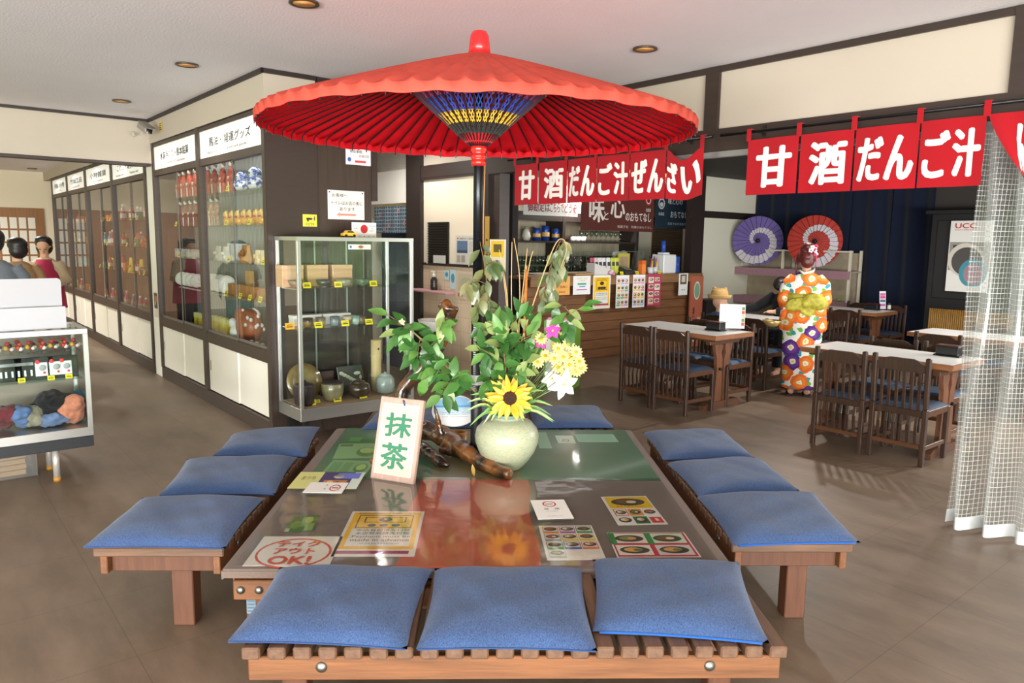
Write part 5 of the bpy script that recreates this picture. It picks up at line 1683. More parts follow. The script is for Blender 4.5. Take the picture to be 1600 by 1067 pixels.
# pottery on the floor of the case
def big_plate():
    o = thing('plate', 'x', 'plate')
    b = MB().lathe([(0, .008), (.09, .008), (.15, .03), (.152, .036), (.09, .016), (0, .014)], 44)
    M_ = Matrix.Translation((0, 0, .15)) @ Matrix.Rotation(R(74), 4, 'X')
    b.v = [M_ @ v for v in b.v]
    b.build('dish', mat('7d6a3e', 0.2, var=0.45, vs=7, coat=0.6), o)
    MB().bx(-.05, .05, .02, .07, 0, .012).build('stand', mat('3a2c22', 0.6), o)
    return o
place_u('bigplate', big_plate, 474, 624, S0, 'round amber glazed plate standing on edge behind the dark ribbed pot', 0.30)
def ribbed():
    o = thing('ribbed_pot', 'x', 'pot')
    b = MB()
    n = 48
    vs, fs = [], []
    prof = [(.065, 0), (.075, .02), (.085, .12), (.085, .15)]
    for r, z in prof:
        for j in range(n):
            q = r * (1 + .05 * math.cos(18 * 2 * PI * j / n * 1.0))
            vs.append((q * math.cos(2 * PI * j / n), q * math.sin(2 * PI * j / n), z))
    for i in range(3):
        for j in range(n):
            fs.append((i * n + j, i * n + (j + 1) % n, (i + 1) * n + (j + 1) % n, (i + 1) * n + j))
    fs.append(tuple(range(n)))
    b.add(vs, fs, 0, True)
    b.build('body', mat('3a3032', 0.3, var=0.2, coat=0.5), o)
    MB().lathe([(.088, .15), (.07, .172), (.02, .182), (.014, .2), (0, .202)], 32).build('lid', mat('3a3032', 0.3, coat=0.5), o)
    return o
place_u('ribbed', ribbed, 476, 634, S0, 'dark ribbed lidded pot behind the corner post of the showcase', 0.12)
place_u('lidjar', lambda: simple('lidded_jar', 'jar', MB().lathe([(.05, 0), (.075, .02), (.088, .07), (.09, .14), (.086, .145)], 36), mat('8f8668', 0.3, var=0.5, vs=6, coat=0.5), extra=[('lid', MB().lathe([(.089, .145), (.088, .156), (.03, .162), (0, .162)], 36), mat('2f2a28', 0.35))]), 520, 628, S0, 'grey green glazed jar with a flat dark lid', 0.15)
place_u('board', box_proto('wooden_board', 'board', .11, .02, .19, '4a362e'), 511, 606, S0, 'dark wooden board standing behind the grey green jar', 0.36, scale=1.1)
def square_plate():
    o = thing('square_plate', 'x', 'plate')
    b = MB().box((0, 0, .125), (.24, .018, .24), 0, .006, rotm(R(-18)))
    b.build('dish', mat('3f4640', 0.2, coat=0.6), o)
    p = MB()
    for i in range(6):
        p.ell((-.085 + .026 * i, -.012 + (0.18 - .016 * i - .125) * .32, .18 - .016 * i), (.026, .006, .017), 0, 10, 6, rotm(0, .5, 0))
    p.ell((.06, .006, .17), (.034, .006, .02), 0, 12, 6)
    p.ell((.085, -.008, .13), (.012, .006, .03), 0, 10, 6)
    p.build('glaze_pattern', mat('a9b09a', 0.3, coat=0.5), o)
    MB().bx(-.05, .05, .03, .06, 0, .014).build('stand', mat('3a2c22', 0.6), o)
    return o
place_u('sqplate', square_plate, 549, 612, S0, 'dark square plate with a pale brushed fish shape standing on edge', 0.31)
place_u('brownpot', lambda: simple('lidded_pot', 'pot', MB().lathe([(.05, 0), (.08, .02), (.096, .07), (.085, .11), (.06, .125)], 36), mat('4a3a2e', 0.2, var=0.4, vs=9, coat=0.7), extra=[('lid', MB().lathe([(.06, .126), (.045, .14), (.012, .145), (.014, .16), (0, .163)], 28), mat('45362c', 0.25, coat=0.6))]), 561, 620, S0, 'glossy brown round pot with a small knobbed lid', 0.14)
place_u('celjar', lambda: simple('celadon_jar', 'jar', MB().lathe([(.05, 0), (.078, .02), (.086, .07), (.076, .13), (.055, .158)], 36), mat('a9b8b6', 0.2, var=0.1, vs=14, coat=0.7, bump=0.4, bs=30), extra=[('lid', MB().lathe([(.055, .158), (.03, .172), (.01, .175), (.010, .185), (0, .188)], 28), mat('a9b8b6', 0.2, coat=0.7))]), 602, 612, S0, 'pale celadon jar with a knobbed lid beside the bamboo vase', 0.16)
def bamboo_vase():
    o = thing('bamboo_vase', 'x', 'vase')
    MB().lathe([(.036, 0), (.036, .1), (.04, .108), (.036, .116), (.036, .24), (.04, .248), (.036, .256), (.036, .36), (.03, .36), (.03, .26), (0, .26)], 24).build('culm', mat('d6bf8c', 0.45, var=0.15, vs=10), o)
    MB().ell((0, -.036, .30), (.006, .003, .008)).build('knot_hole', mat('2a2018', 0.7), o)
    return o
place_u('bamboo', bamboo_vase, 588, 598, S0, 'pale bamboo vase with one dark knot hole standing in the showcase', 0.30, scale=1.25)
for i, (px, py, z, du) in enumerate(((480, 446, S1, .085), (529, 445, S1, .085), (584, 445, S1, .085), (453, 504, S2, .10), (498, 505, S2, .085), (540, 502, S2, .085), (577, 500, S2, .085), (488, 634, S0, .07), (528, 629, S0, .07), (568, 622, S0, .07), (497, 626, S0, .13))):
    w = ['on the upper shelf before the corner box', 'on the upper shelf before the second box', 'at the far end of the upper shelf', 'beside the corner post on the lower shelf', 'before the amber cup', 'before the last white carton', 'at the far end of the lower shelf', 'before the dark ribbed pot', 'before the grey green jar', 'before the glossy brown pot', 'between ribbed pot and grey green jar'][i]
    if i == 3:
        place_u('tag_orange', lambda: proto_tag('f2a528'), px, py, z, 'orange price tag ' + w, du, scale=0.95)
    else:
        place_u('tag', proto_tag, px, py, z, 'yellow price tag ' + w, du, group='yellow price tags in the pottery showcase', scale=0.5 if i == 10 else 0.9)
# on top of it: toy car and sticker card
q = atu(545, 366, CU1 - 0.10)
t = thing('toy_car', 'small yellow toy car on top of the glass showcase', 'toy car', Wp(q[0], q[1], CZ1 + 0.001), RZ_U)
b = MB().prism([(-.06, .012), (.06, .012), (.062, .026), (.045, .034), (.025, .052), (-.02, .054), (-.04, .036), (-.06, .03)], -.024, .024)
b.build('body', mat('f0b428', 0.3, coat=0.5), t)
MB().prism([(.040, .035), (.023, .049), (-.017, .05), (-.034, .037)], -.0246, .0246).build('windows', mat('35302a', 0.2), t)
for x in (-.036, .036):
    for y in (-.022, .022):
        b = MB()
        b.tube([(x, y - .006, .012), (x, y + .006, .012)], .012, 14)
        b.build('wheel', BLACK, t)
q = atu(569, 362, CU1 - 0.32)
panel('welcome_card', 'white card with a red disc behind the toy car', 'card', 0.23, 0.125, Wp(q[0], q[1], CZ1 + 0.065), RZ_U, discs=[(0.5, 0.56, 0.15, 0.29, 'c8242a')],
      texts=[('Welcome', 0.82, 0.78, 0.26, 0.09, '4a4a4a', .01), ('to', 0.82, 0.62, 0.07, 0.08, '4a4a4a', .01), ('Japan!', 0.82, 0.45, 0.2, 0.1, '4a4a4a', .01), ('ようこそ', 0.17, 0.78, 0.25, 0.11, '4a4a4a', .01), ('日本へ', 0.17, 0.6, 0.2, 0.11, '4a4a4a', .01), ('・・・・・', 0.5, 0.08, 0.8, 0.05, '4a4a4a')])
q = atu(562, 378, CU1)
panel('paper_sticker', 'small white sticker strip inside the top edge of the showcase glass', 'sticker', 0.2, 0.04, Wp(CU1 - 0.022, atu(562, 378, CU1 - .022)[1], 1.585), RZ_U, discs=[(0.1, 0.5, 0.05, 0.28, '3a62b0'), (0.55, 0.5, 0.12, 0.3, 'c85a5a')])

# ================================================================ low glass case of souvenirs with a white board on top
LU, LV1 = -5.6, 0.93
LZ0, LZ1 = 0.30, 1.03
t = thing('souvenir_case', 'low aluminium glass case of hats and packets under the white board', 'showcase', Wp(LU, LV1, 0), RZ_U)
LL, LD = 1.5, 0.5                         # local x from -LL to 0
f = MB()
f.bx(-LL, 0, 0, LD, LZ0, LZ0 + 0.06, ch=0.002)
f.build('bottom_frame', ALU, t)
f = MB()
f.bx(-LL, 0, 0, 0.03, LZ1 - 0.035, LZ1, ch=0.002)
f.bx(-LL, 0, LD - 0.03, LD, LZ1 - 0.035, LZ1)
for x in (-LL, -0.03):
    f.bx(x, x + 0.03, 0.03, LD - 0.03, LZ1 - 0.035, LZ1)
f.build('top_frame', ALU, t)
for x in (-LL, -0.03):
    for y in (0.0, LD - 0.03):
        MB().bx(x, x + 0.03, y, y + 0.03, LZ0 + 0.06, LZ1 - 0.035, ch=0.002).build('corner_post', ALU, t)
MB().bx(-LL + .03, -.03, 0.008, 0.012, LZ0 + .06, LZ1 - .035).build('front_pane', GLASS, t)
MB().bx(-LL + .02, -.02, .02, LD - .02, LZ1 - .012, LZ1 - .006).build('top_pane', GLASS, t)
MB().bx(-.018, -.014, .03, LD - .03, LZ0 + .06, LZ1 - .035).build('side_pane', GLASS, t)
MB().bx(-LL + .03, -.03, LD - .016, LD - .01, LZ0 + .06, LZ1 - .035).build('back_panel', mat('8a8076', 0.6), t)
MB().bx(-LL, -0.002, 0.004, LD, LZ0 - 0.075, LZ0, ch=0.003).build('base_board', mat('1a1c22', 0.5, var=0.15, vs=30), t)
LS1, LS2 = zu(80, 549, LU - .1), zu(80, 593, LU - .1)
for z in (LS1, LS2):
    MB().bx(-LL + .035, -.035, .05, LD - .03, z - .006, z).build('shelf', SHELF_GLASS, t)
for x in (-0.22, -LL + 0.2):
    for y in (0.08, LD - 0.1):
        lg = MB().tube([(x, y, 0.03), (x, y, LZ0 - 0.075)], 0.022, 14).build('leg', mat('b9b4ae', 0.4, metal=0.4), t)
        MB().tube([(x, y, 0.0), (x, y, 0.03)], 0.024, 14).build('foot_cap', mat('a5762a', 0.6), lg)
def place_l(key, make, px, py, z, label, du=0.15, group=None, scale=1.0, rz=0.0):
    u = LU - du
    return KIT.put(key, make, Wp(u, atu(px, py, u)[1], z + 0.001), RZ_U + rz, label, group, scale)
def trinket_pack():
    o = thing('trinket_pack', 'x', 'packet')
    rr = random.Random(31)
    b = MB()
    for i in range(14):
        b.ell((rr.uniform(-.05, .05), rr.uniform(-.03, .03), rr.uniform(.015, .06)), (rr.uniform(.009, .016),) * 3, i % 4, 8, 6)
    b.build('trinkets', [mat('b8302a', .5), mat('e9e2da', .5), mat('2a2628', .5), mat('d9a83a', .5)], o)
    MB().grid(12, 8, lambda u, v: Vector(((u - .5) * .15, -.045 + .012 * math.sin(7 * u + 3 * v) + .05 * v, .085 * v + .006 * math.sin(8 * u)))).build('clear_wrap', PLASTIC, o)
    return o
for i, px in enumerate((112, 96, 78, 60, 42, 24, 8)):
    place_l('trinket', trinket_pack, px, 546, LS1, '%s clear packet of red trinkets from the aisle end of the top shelf' % ORD[i], .14 + .08 * (i % 2), 'trinket packets')
def black_pack(art):
    def f():
        o = thing('black_packet', 'x', 'packet')
        MB().box((0, 0.012, .075), (.115, .012, .15), 0, .003, rotm(-.15)).build('packet', mat('1c1c20', .25, coat=.6), o)
        p = MB()
        if art:
            p.box((-.015, .002, .07), (.07, .003, .09), 0, .001, rotm(-.15))
            p.ell((-.035, .004, .12), (.014, .003, .014), 1, 10, 6)
            p.ell((.0, -.002, .045), (.01, .003, .01), 1, 8, 6)
            p.ell((-.01, -.003, .08), (.02, .003, .02), 2, 10, 6)
        else:
            p.box((0, -.001, .05), (.012, .003, .04), 0, .001, rotm(-.15))
            p.box((0, .006, .11), (.07, .003, .02), 2, .001, rotm(-.15))
        p.build('print', [mat('d9dedd', .5), mat('d8323c', .5), mat('9aa0a4', .5)], o)
        return o
    return f
for i, px in enumerate((108, 92, 70)):
    place_l('bpa', black_pack(True), px, 590, LS2, ['black packet with a red dot print at the aisle end of the middle shelf', 'black packet with a red dot print second on the middle shelf', 'black packet with a red dot print third on the middle shelf'][i], .12, 'printed black packets')
for i, px in enumerate((50, 40, 30, 20, 10, 2)):
    place_l('bpb', black_pack(False), px, 590, LS2, '%s plain black packet on the middle shelf beyond the printed packets' % ORD[i], .13, 'plain black packets')
for i, (px, py, z) in enumerate(((80, 591, LS2), (108, 589, LS2), (32, 567, LS2 + .0))):
    place_l('tag', proto_tag, px, py, z, ['yellow price tag between the two printed packets', 'yellow price tag at the aisle end of the middle shelf', 'yellow price tag among the plain black packets'][i], .085, scale=0.55)
LF = LZ0 + 0.062
def cloth_pile(label, name, cat, px, py, du, size, h, seed, lift=0.0):
    u = LU - du
    v = atu(px, py, u)[1]
    b = MB()
    rr2 = random.Random(seed)
    for i in range(4):
        b.ell((rr2.uniform(-.2, .2) * size[0], rr2.uniform(-.2, .2) * size[1], size[2] * (.3 + .12 * i)), (size[0] * rr2.uniform(.36, .48), size[1] * rr2.uniform(.36, .48), size[2] * .35), 0, 16, 10)
    return remesh(b, name, fabric(h, 0.2, 30, 0.4), 0.012, None, Wp(u, v, LF + lift + 0.012), RZ_U, smooth=3, disp=0.045, dscale=0.05, label=label, cat=cat)
cloth_pile('dark red knitted cap at the edge of the case floor', 'knitted_cap', 'cap', 8, 660, .2, (.2, .18, .16), '6a2832', 1)
cloth_pile('folded pale blue checked cloth in the case', 'folded_cloth', 'cloth', 34, 660, .17, (.18, .2, .15), '5a76a8', 2)
cloth_pile('folded beige checked cloth beside the blue one', 'folded_cloth', 'cloth', 54, 655, .19, (.14, .2, .14), '8a8474', 3)
cloth_pile('black hat with a grey blue ribbon on the case floor', 'ribbon_hat', 'hat', 88, 640, .24, (.26, .24, .22), '1c1c22', 4)
cloth_pile('grey blue ribbon cloth lying before the black hat', 'ribbon_cloth', 'cloth', 80, 662, .11, (.2, .1, .09), '6a7ea8', 5)
cloth_pile('salmon pink cloth hat at the aisle end of the case', 'pink_hat', 'hat', 114, 655, .13, (.15, .14, .20), 'c47e66', 6)
cloth_pile('teal cloth tucked behind the salmon pink hat', 'teal_cloth', 'cloth', 126, 648, .27, (.11, .14, .2), '2f6a86', 7)
# the white board on top: upright rounded panel with a lower flap in front
def rounded(w, h, r, n=6):
    pts = [(-w / 2, 0), (w / 2, 0)]
    for i in range(n + 1):
        a = PI / 2 * i / n
        pts.append((w / 2 - r + r * math.cos(a), h - r + r * math.sin(a)))
    for i in range(n + 1):
        a = PI / 2 + PI / 2 * i / n
        pts.append((-w / 2 + r + r * math.cos(a), h - r + r * math.sin(a)))
    return pts
q = atu(50, 505, LU - .10)
t = thing('white_board', 'blank white folded display board standing on the low glass case', 'board', Wp(q[0], q[1], LZ1 + 0.001), RZ_U + 0.06)
MB().prism(rounded(0.37, 0.33, 0.025), 0.03, 0.036).build('back_board', mat('b2b2b8', 0.5), t)
MB().prism(rounded(0.385, 0.145, 0.004), -0.02, -0.014).build('front_flap', mat('b8b8be', 0.5), t)
# storage bin under the case
q = atz(16, 750, 0)
t = thing('storage_bin', 'translucent plastic storage bin on the floor under the glass case', 'bin', q, RZ_U)
pl = glass_mat('bin_plastic', (0.86, 0.86, 0.85), 1.0, 0.3, 0.18)[0]
b = MB()
for a in ((-.24, .16, 0, .006), (-.24, .16, .29, .296)):
    b.bx(a[0], a[1], a[2], a[3], 0.01, 0.20)
b.bx(-.24, -.234, .006, .29, .01, .2).bx(.154, .16, .006, .29, .01, .2).bx(-.24, .16, 0, .296, 0.002, .01)
b.build('body', pl, t)
MB().bx(-.25, .17, -.01, .306, .2, .222, ch=.004).build('lid', mat('c9c7c4', 0.4), t)
for i in range(4):
    o = simple('wooden_slab', 'wood pieces', MB().bx(-.17, .10, -.10, .10, 0, .035, ch=.004), wood('c9a474', .6, .12))
    o.location = Wp(*toW(q)[:2], 0) + Vector((0, 0, 0))
    o.location = q + Matrix.Rotation(RZ_U, 3, 'Z') @ Vector((0, .15, .0115 + i * .038))
    o.rotation_euler[2] = RZ_U + .05 * (i % 2)
    settags(o, ['bottom wooden slab in the storage bin', 'second wooden slab from the bottom of the bin', 'third wooden slab from the bottom of the bin', 'top wooden slab in the storage bin'][i], 'wood slab', 'wooden slabs in the bin')
# ================================================================ red banners over the dining entrance
RED = fabric('a4151f', 0.06, 180, 0.12)
LET = mat('f0e6e2', 0.8)
VB = VN - 0.12
def banner(label, pole_label, edges, texts, px_pole, sag=None, lift=None):
    us = [atv(x, y, VB)[0] for x, y in edges]
    u0 = us[0]
    zt, zb = 2.375, 1.995
    zp = 2.435
    o = thing('shop_banner', label, 'banner', Wp(u0, VB, 0), RZ_V)
    n = len(us) - 1
    for i in range(n):
        a, e = us[i] - u0, us[i + 1] - u0
        gap = 0.006
        def warp(p, i=i, a=a, e=e):
            s = min(max((p.x - a) / (e - a), 0), 1)
            t = (p.z - zb) / (zt - zb)
            y = 0.012 * math.sin(PI * s) * (1 - t) * (1 if i % 2 else -1) + 0.006 * math.sin(6 * s + i)
            x, z = p.x, p.z
            if sag and sag[0] == i:
                z -= sag[1] * math.sin(PI * s) ** 1.5 * (0.25 + 0.75 * t)
                y += -0.03 * math.sin(PI * s) * t
                z += 0.02 * s * (1 - t)
            if lift and lift[0] == i:
                f = (1 - t) ** 1.25 * (1 - s)
                x += lift[1] * f
                z += lift[2] * f
                y -= 0.05 * f
            return Vector((x, y + p.y, z))
        b = MB()
        b.grid(12, 10, lambda u, v: warp(Vector((a + gap + (e - a - 2 * gap) * u, 0, zb + (zt - zb) * v))))
        b.grid(12, 10, lambda u, v: warp(Vector((a + gap + (e - a - 2 * gap) * u, 0.0018, zb + (zt - zb) * v))))
        cl = b.build('cloth_panel', RED, o)
        if texts[i]:
            t = MB()
            chars = texts[i]
            w = e - a
            if isinstance(chars, tuple):
                for (ch, f0, f1) in chars:
                    put_text(t, ch, a + w * (f0 + f1) / 2, (zt + zb) / 2 - 0.005, w * (f1 - f0), 0.265, -0.003, 0.045, 0, warp)
            elif len(chars) == 1:
                put_text(t, chars, a + w * 0.54, (zt + zb) / 2 - 0.005, w * 0.70, 0.275, -0.003, 0.045, 0, warp)
            else:
                for k, ch in enumerate(chars):
                    put_text(t, ch, a + w * (0.28 + 0.45 * k), (zt + zb) / 2 - 0.005, w * 0.42, 0.265, -0.003, 0.042, 0, warp)
            t.build('lettering', LET, cl)
    for i, u in enumerate(us):
        x = u - u0 + (0.018 if i == 0 else -0.018 if i == n else 0)
        MB().bx(x - 0.017, x + 0.017, -0.016, -0.013, zt - 0.01, zp + 0.012).bx(x - 0.017, x + 0.017, -0.016, 0.02, zp + 0.012, zp + 0.015).build('loop', RED, o)
    ua, ub = atv(*px_pole[0], VB)[0], atv(*px_pole[1], VB)[0]
    q = thing('banner_pole', pole_label, 'pole', Wp(ua, VB, 0), RZ_V)
    MB().tube([(0, 0.003, zp - 0.004), (ub - ua, 0.003, zp - 0.004)], 0.011, 12).build('rod', mat('1e1c1e', 0.3, metal=0.5), q)
    for x in (0.3, ub - ua - 0.25):
        MB().bx(x - 0.012, x + 0.012, 0.01, 0.092, zp - 0.012, zp + 0.0).bx(x - 0.014, x + 0.014, 0.084, 0.092, zp - 0.03, zp + 0.045).build('bracket', mat('2a2827', 0.4, metal=0.4), q)
    return o
banner('red shop banner with white characters hanging before the kitchen counter', 'black pole carrying the red banner before the counter',
       [(804, 270), (841, 270), (886, 270), (932, 270), (984, 270), (1041, 270), (1100, 270)], ['甘', '酒', 'だん', 'ご汁', 'ぜん', (('ざ', 0.04, 0.34), ('い', 0.42, 0.94))], [(793, 258), (1112, 226)], sag=(5, 0.10))
banner('red shop banner with white characters hanging over the dining entrance by the curtain', 'black pole carrying the red banner over the dining entrance',
       [(1166, 260), (1247, 260), (1332, 260), (1433, 260), (1536, 260), (1604, 260), (1700, 260)], ['甘', '酒', 'だん', 'ご汁', (('ん', 0.48, 1.0),), 'ざい'], [(1125, 227), (1700, 155)], lift=(4, 0.22, 0.03))

# ================================================================ mesh-reinforced vinyl curtain
q0 = atv(1476, 812, VN - 0.02)
cu0 = q0[0]
o = thing('vinyl_curtain', 'gathered clear vinyl curtain with white thread grid at the dining entrance edge', 'curtain', Wp(cu0, VN - 0.02, 0), RZ_V)
CW, CZT = 0.95, 2.30
NF = 6
def cpos(s, z, off=0.0):
    f = 1 - z / CZT
    x = CW * s * (0.93 + 0.07 * f) + 0.012 * math.sin(2 * PI * NF * s + 1.0)
    a = 0.085 * (0.65 + 0.5 * f) * (0.7 + 0.3 * math.sin(9 * s))
    y = a * math.sin(2 * PI * NF * s + 0.7 * math.sin(3 * z + 4 * s)) - 0.02 * f
    return Vector((x, y + off, 0.025 + z))
fm = bpy.data.materials.new('vinyl_film')
fm.use_nodes = True
nt = fm.node_tree
nt.nodes.clear()
o_ = nt.nodes.new('ShaderNodeOutputMaterial')
t_ = nt.nodes.new('ShaderNodeBsdfTransparent')
t_.inputs[0].default_value = (0.95, 0.96, 0.955, 1)
g_ = nt.nodes.new('ShaderNodeBsdfGlossy')
g_.inputs['Roughness'].default_value = 0.12
d_ = nt.nodes.new('ShaderNodeBsdfTranslucent')
d_.inputs[0].default_value = (0.85, 0.88, 0.86, 1)
m1 = nt.nodes.new('ShaderNodeMixShader')
m1.inputs[0].default_value = 0.34
m2 = nt.nodes.new('ShaderNodeMixShader')
m2.inputs[0].default_value = 0.06
nt.links.new(t_.outputs[0], m1.inputs[1])
nt.links.new(d_.outputs[0], m1.inputs[2])
nt.links.new(m1.outputs[0], m2.inputs[1])
nt.links.new(g_.outputs[0], m2.inputs[2])
nt.links.new(m2.outputs[0], o_.inputs[0])
MB().grid(180, 24, lambda u, v: cpos(u, v * CZT)).build('film', fm, o)
b = MB()
NV, NH = 96, 78
S = 236
for j in range(NH):
    z = 0.06 + j * (CZT - 0.07) / NH
    vs = []
    for i in range(S + 1):
        vs += [cpos(i / S, z, -0.001), cpos(i / S, z + 0.0015, -0.001)]
    b.add(vs, [(2 * i, 2 * i + 2, 2 * i + 3, 2 * i + 1) for i in range(S)], 0)
for k in range(NV):
    s0 = (k + 0.5) / NV
    vs = []
    for j in range(25):
        z = 0.05 + j * (CZT - 0.06) / 24
        vs += [cpos(s0, z, -0.001), cpos(s0 + 0.0007, z, -0.001)]
    b.add(vs, [(2 * j, 2 * j + 1, 2 * j + 3, 2 * j + 2) for j in range(24)], 0)
b.build('thread_grid', mat('d9dcd8', 0.6), o)
MB().grid(180, 2, lambda u, v: cpos(u, v * 0.075 - 0.005, -0.003)).build('hem', mat('d4d6d6', 0.6), o)
b = MB()
b.grid(180, 2, lambda u, v: cpos(u, CZT - 0.04 + v * 0.045, -0.003))
b.build('top_tape', mat('d4d6d6', 0.6), o)
settags(MB().bx(-0.05, CW + 0.4, -0.015, 0.015, CZT + 0.03, CZT + 0.05).build('curtain_rail', mat('b5b6b8', 0.35, metal=0.7), None, loc=Wp(cu0, VN - 0.02, 0), rz=RZ_V), 'thin metal rail carrying the vinyl curtain', 'rail')

# ================================================================ dining chairs and tables
CWD = wood('3a251b', 0.42, 0.3, 'z', 6, coat=0.15)
CWE = wood('543420', 0.42, 0.3, 'x', 6, coat=0.15)
SEAT = mat('34465c', 0.55, var=0.12, vs=30, bump=0.2, bs=120)
def dining_chair():
    o = thing('dining_chair', 'chair', 'chair')
    W, D_, H_ = 0.43, 0.43, 0.83
    hw = W / 2
    # origin at the back posts, seat towards +y
    for s in (-1, 1):
        b = MB()
        b.bar((s * (hw - .018), 0, 0), (s * (hw - .018), 0.0, 0.44), .036, .036, ch=.004, up=(0, 1, 0))
        b.bar((s * (hw - .018), 0, 0.44), (s * (hw - .018), -0.02, H_), .036, .034, ch=.006, up=(0, 1, 0))
        b.build('leg', CWD, o)
        MB().bx(s * (hw - .02) - .018, s * (hw - .02) + .018, D_ - .036, D_, 0, .42, ch=.004).build('leg', CWD, o)
        MB().bx(s * (hw - .02) - .01, s * (hw - .02) + .01, .018, D_ - .036, .12, .155, ch=.003).build('stretcher', CWE, o)
        MB().bx(s * (hw - .02) - .012, s * (hw - .02) + .012, .018, D_ - .03, .375, .425, ch=.003).build('side_rail', CWE, o)
    MB().bx(-hw + .036, hw - .036, D_ - .032, D_ - .010, .375, .425, ch=.003).build('front_rail', CWE, o)
    MB().bx(-hw + .036, hw - .036, -.010, .012, .375, .425, ch=.003).build('back_rail', CWD, o)
    MB().bx(-hw + .036, hw - .036, -.011, .011, .13, .165, ch=.003).build('lower_back_rail', CWE, o)
    # arched crest rail
    pts = [(-hw + .036, .715), (hw - .036, .715), (hw - .036, .775), (hw - .06, .780), (hw - .09, .80), (hw - .125, .812), (-hw + .125, .812), (-hw + .09, .80), (-hw + .06, .780), (-hw + .036, .775)]
    MB().prism(pts, -.026, -.004).build('crest_rail', CWD, o)
    for i in range(6):
        x = -hw + .075 + i * (W - .15) / 5
        b = MB()
        P = [(x, 0.0, .16), (x, -.012, .3), (x, .010, .42), (x, .004, .55), (x, -.012, .72)]
        for k in range(4):
            b.bar(P[k], P[k + 1], .024, .010, ch=.002, up=(0, 1, 0))
        b.build('slat', CWD, o)
    b = MB()
    def seat(u, v, top):
        a, e = 2 * u - 1, 2 * v - 1
        f = (max(0, 1 - abs(a) ** 6) * max(0, 1 - abs(e) ** 6)) ** 0.5
        return Vector((a * (hw - .012), .02 + (D_ - .025) * v, .425 + (0.03 * f if top else 0)))
    b.grid(12, 12, lambda u, v: seat(u, v, True))
    b.grid(2, 2, lambda u, v: seat(u, v, False))
    b.build('seat', SEAT, o)
    return o
def chair(u, v, face, label):
    """face: +1 the seat points away towards the back wall, -1 towards the benches."""
    return KIT.put('chair', dining_chair, Wp(u, v, 0), RZ_V + (0 if face > 0 else PI), label, 'dark wooden dining chairs')
def dining_table(L, Wd):
    def f():
        o = thing('dining_table', 'table', 'table')
        H_ = 0.765
        MB().bx(-L / 2, L / 2, -Wd / 2, Wd / 2, H_ - .012, H_, ch=.002).build('white_top', mat('dcdad6', 0.35), o)
        b = MB()
        for s in (-1, 1):
            b.bx(-L / 2 - .012, L / 2 + .012, s * (Wd / 2 + .006) - .008, s * (Wd / 2 + .006) + .008, H_ - .045, H_ - .001)
            b.bx(s * (L / 2 + .006) - .008, s * (L / 2 + .006) + .008, -Wd / 2, Wd / 2, H_ - .045, H_ - .001)
        b.build('edge_trim', wood('8a5a3a', 0.45, 0.2, 'x', 6), o)
        MB().bx(-L / 2 + .04, L / 2 - .04, -Wd / 2 + .05, Wd / 2 - .05, H_ - .07, H_ - .013).build('apron', CWE, o)
        for s in (-1, 1):
            x = s * (L / 2 - .13)
            foot = [(-.30, .0), (.30, .0), (.30, .04), (.26, .07), (-.26, .07), (-.30, .04)]
            b = MB()
            b.add([(x - .035, y, z) for y, z in foot] + [(x + .035, y, z) for y, z in foot], [tuple(range(6)), tuple(range(11, 5, -1))] + [(i, (i + 1) % 6, 6 + (i + 1) % 6, 6 + i) for i in range(6)])
            b.build('foot', wood('5a3a28', 0.5, 0.25, 'y', 6), o)
            MB().bx(x - .03, x + .03, -Wd / 2 + .06, Wd / 2 - .06, H_ - .11, H_ - .07, ch=.004).build('top_bearer', CWE, o)
            for q in (-1, 1):
                # shaped upright plank with a cut waist
                pl = [(.012, .07), (.125, .07), (.115, .25), (.105, .40), (.115, .52), (.14, .60), (.15, H_ - .11), (.03, H_ - .11), (.02, .62), (.035, .56), (.012, .50)]
                b = MB()
                nn = len(pl)
                b.add([(x - .018, q * y, z) for y, z in pl] + [(x + .018, q * y, z) for y, z in pl], [tuple(range(nn)), tuple(range(2 * nn - 1, nn - 1, -1))] + [(i, (i + 1) % nn, nn + (i + 1) % nn, nn + i) for i in range(nn)])
                b.build('upright_plank', wood('6e4630', 0.45, 0.3, 'z', 7), o)
                MB().tube([(x + s * .018, q * .06, .40), (x + s * .045, q * .06, .40)], .014, 10).build('peg', BLACK, o)
        MB().bx(-L / 2 + .13, L / 2 - .13, -.012, .012, .36, .44, ch=.003).build('stretcher', CWE, o)
        return o
    return f
def table(key, u0, u1, v0, v1, label):
    return KIT.put(key, dining_table(1.22, 0.62), Wp((u0 + u1) / 2, (v0 + v1) / 2, 0), RZ_V, label, 'white topped dining tables')
table('t', -5.50, -4.28, 6.08, 6.70, 'white topped dining table with the propped white menu near the counter')
table('t', -3.40, -2.18, 6.12, 6.74, 'white topped dining table closest to the vinyl curtain')
table('t', -5.62, -4.40, 7.82, 8.44, 'white topped dining table where the child in the straw hat sits')
table('t', -5.80, -4.58, 10.06, 10.68, 'farthest white topped table before the navy curtain')
table('t', -3.37, -2.15, 8.20, 8.82, 'white topped table half hidden behind the vinyl curtain table')
chair(-5.01, 5.77, 1, 'dining chair with its back to the benches, nearer the counter')
chair(-4.54, 5.74, 1, 'dining chair with its back to the benches, at the propped menu end')
chair(-5.03, 6.88, -1, 'dining chair facing the benches across the menu table, nearer the counter')
chair(-4.58, 6.86, -1, 'dining chair facing the benches across the menu table, by the aisle')
chair(-2.90, 5.84, 1, 'dining chair closest to the kimono side of the curtain table')
chair(-2.44, 5.87, 1, 'dining chair closest to the vinyl curtain foot')
chair(-2.99, 6.95, -1, 'dining chair across the curtain table, nearer the kimono')
chair(-2.52, 6.97, -1, 'dining chair across the curtain table, partly behind the black box')
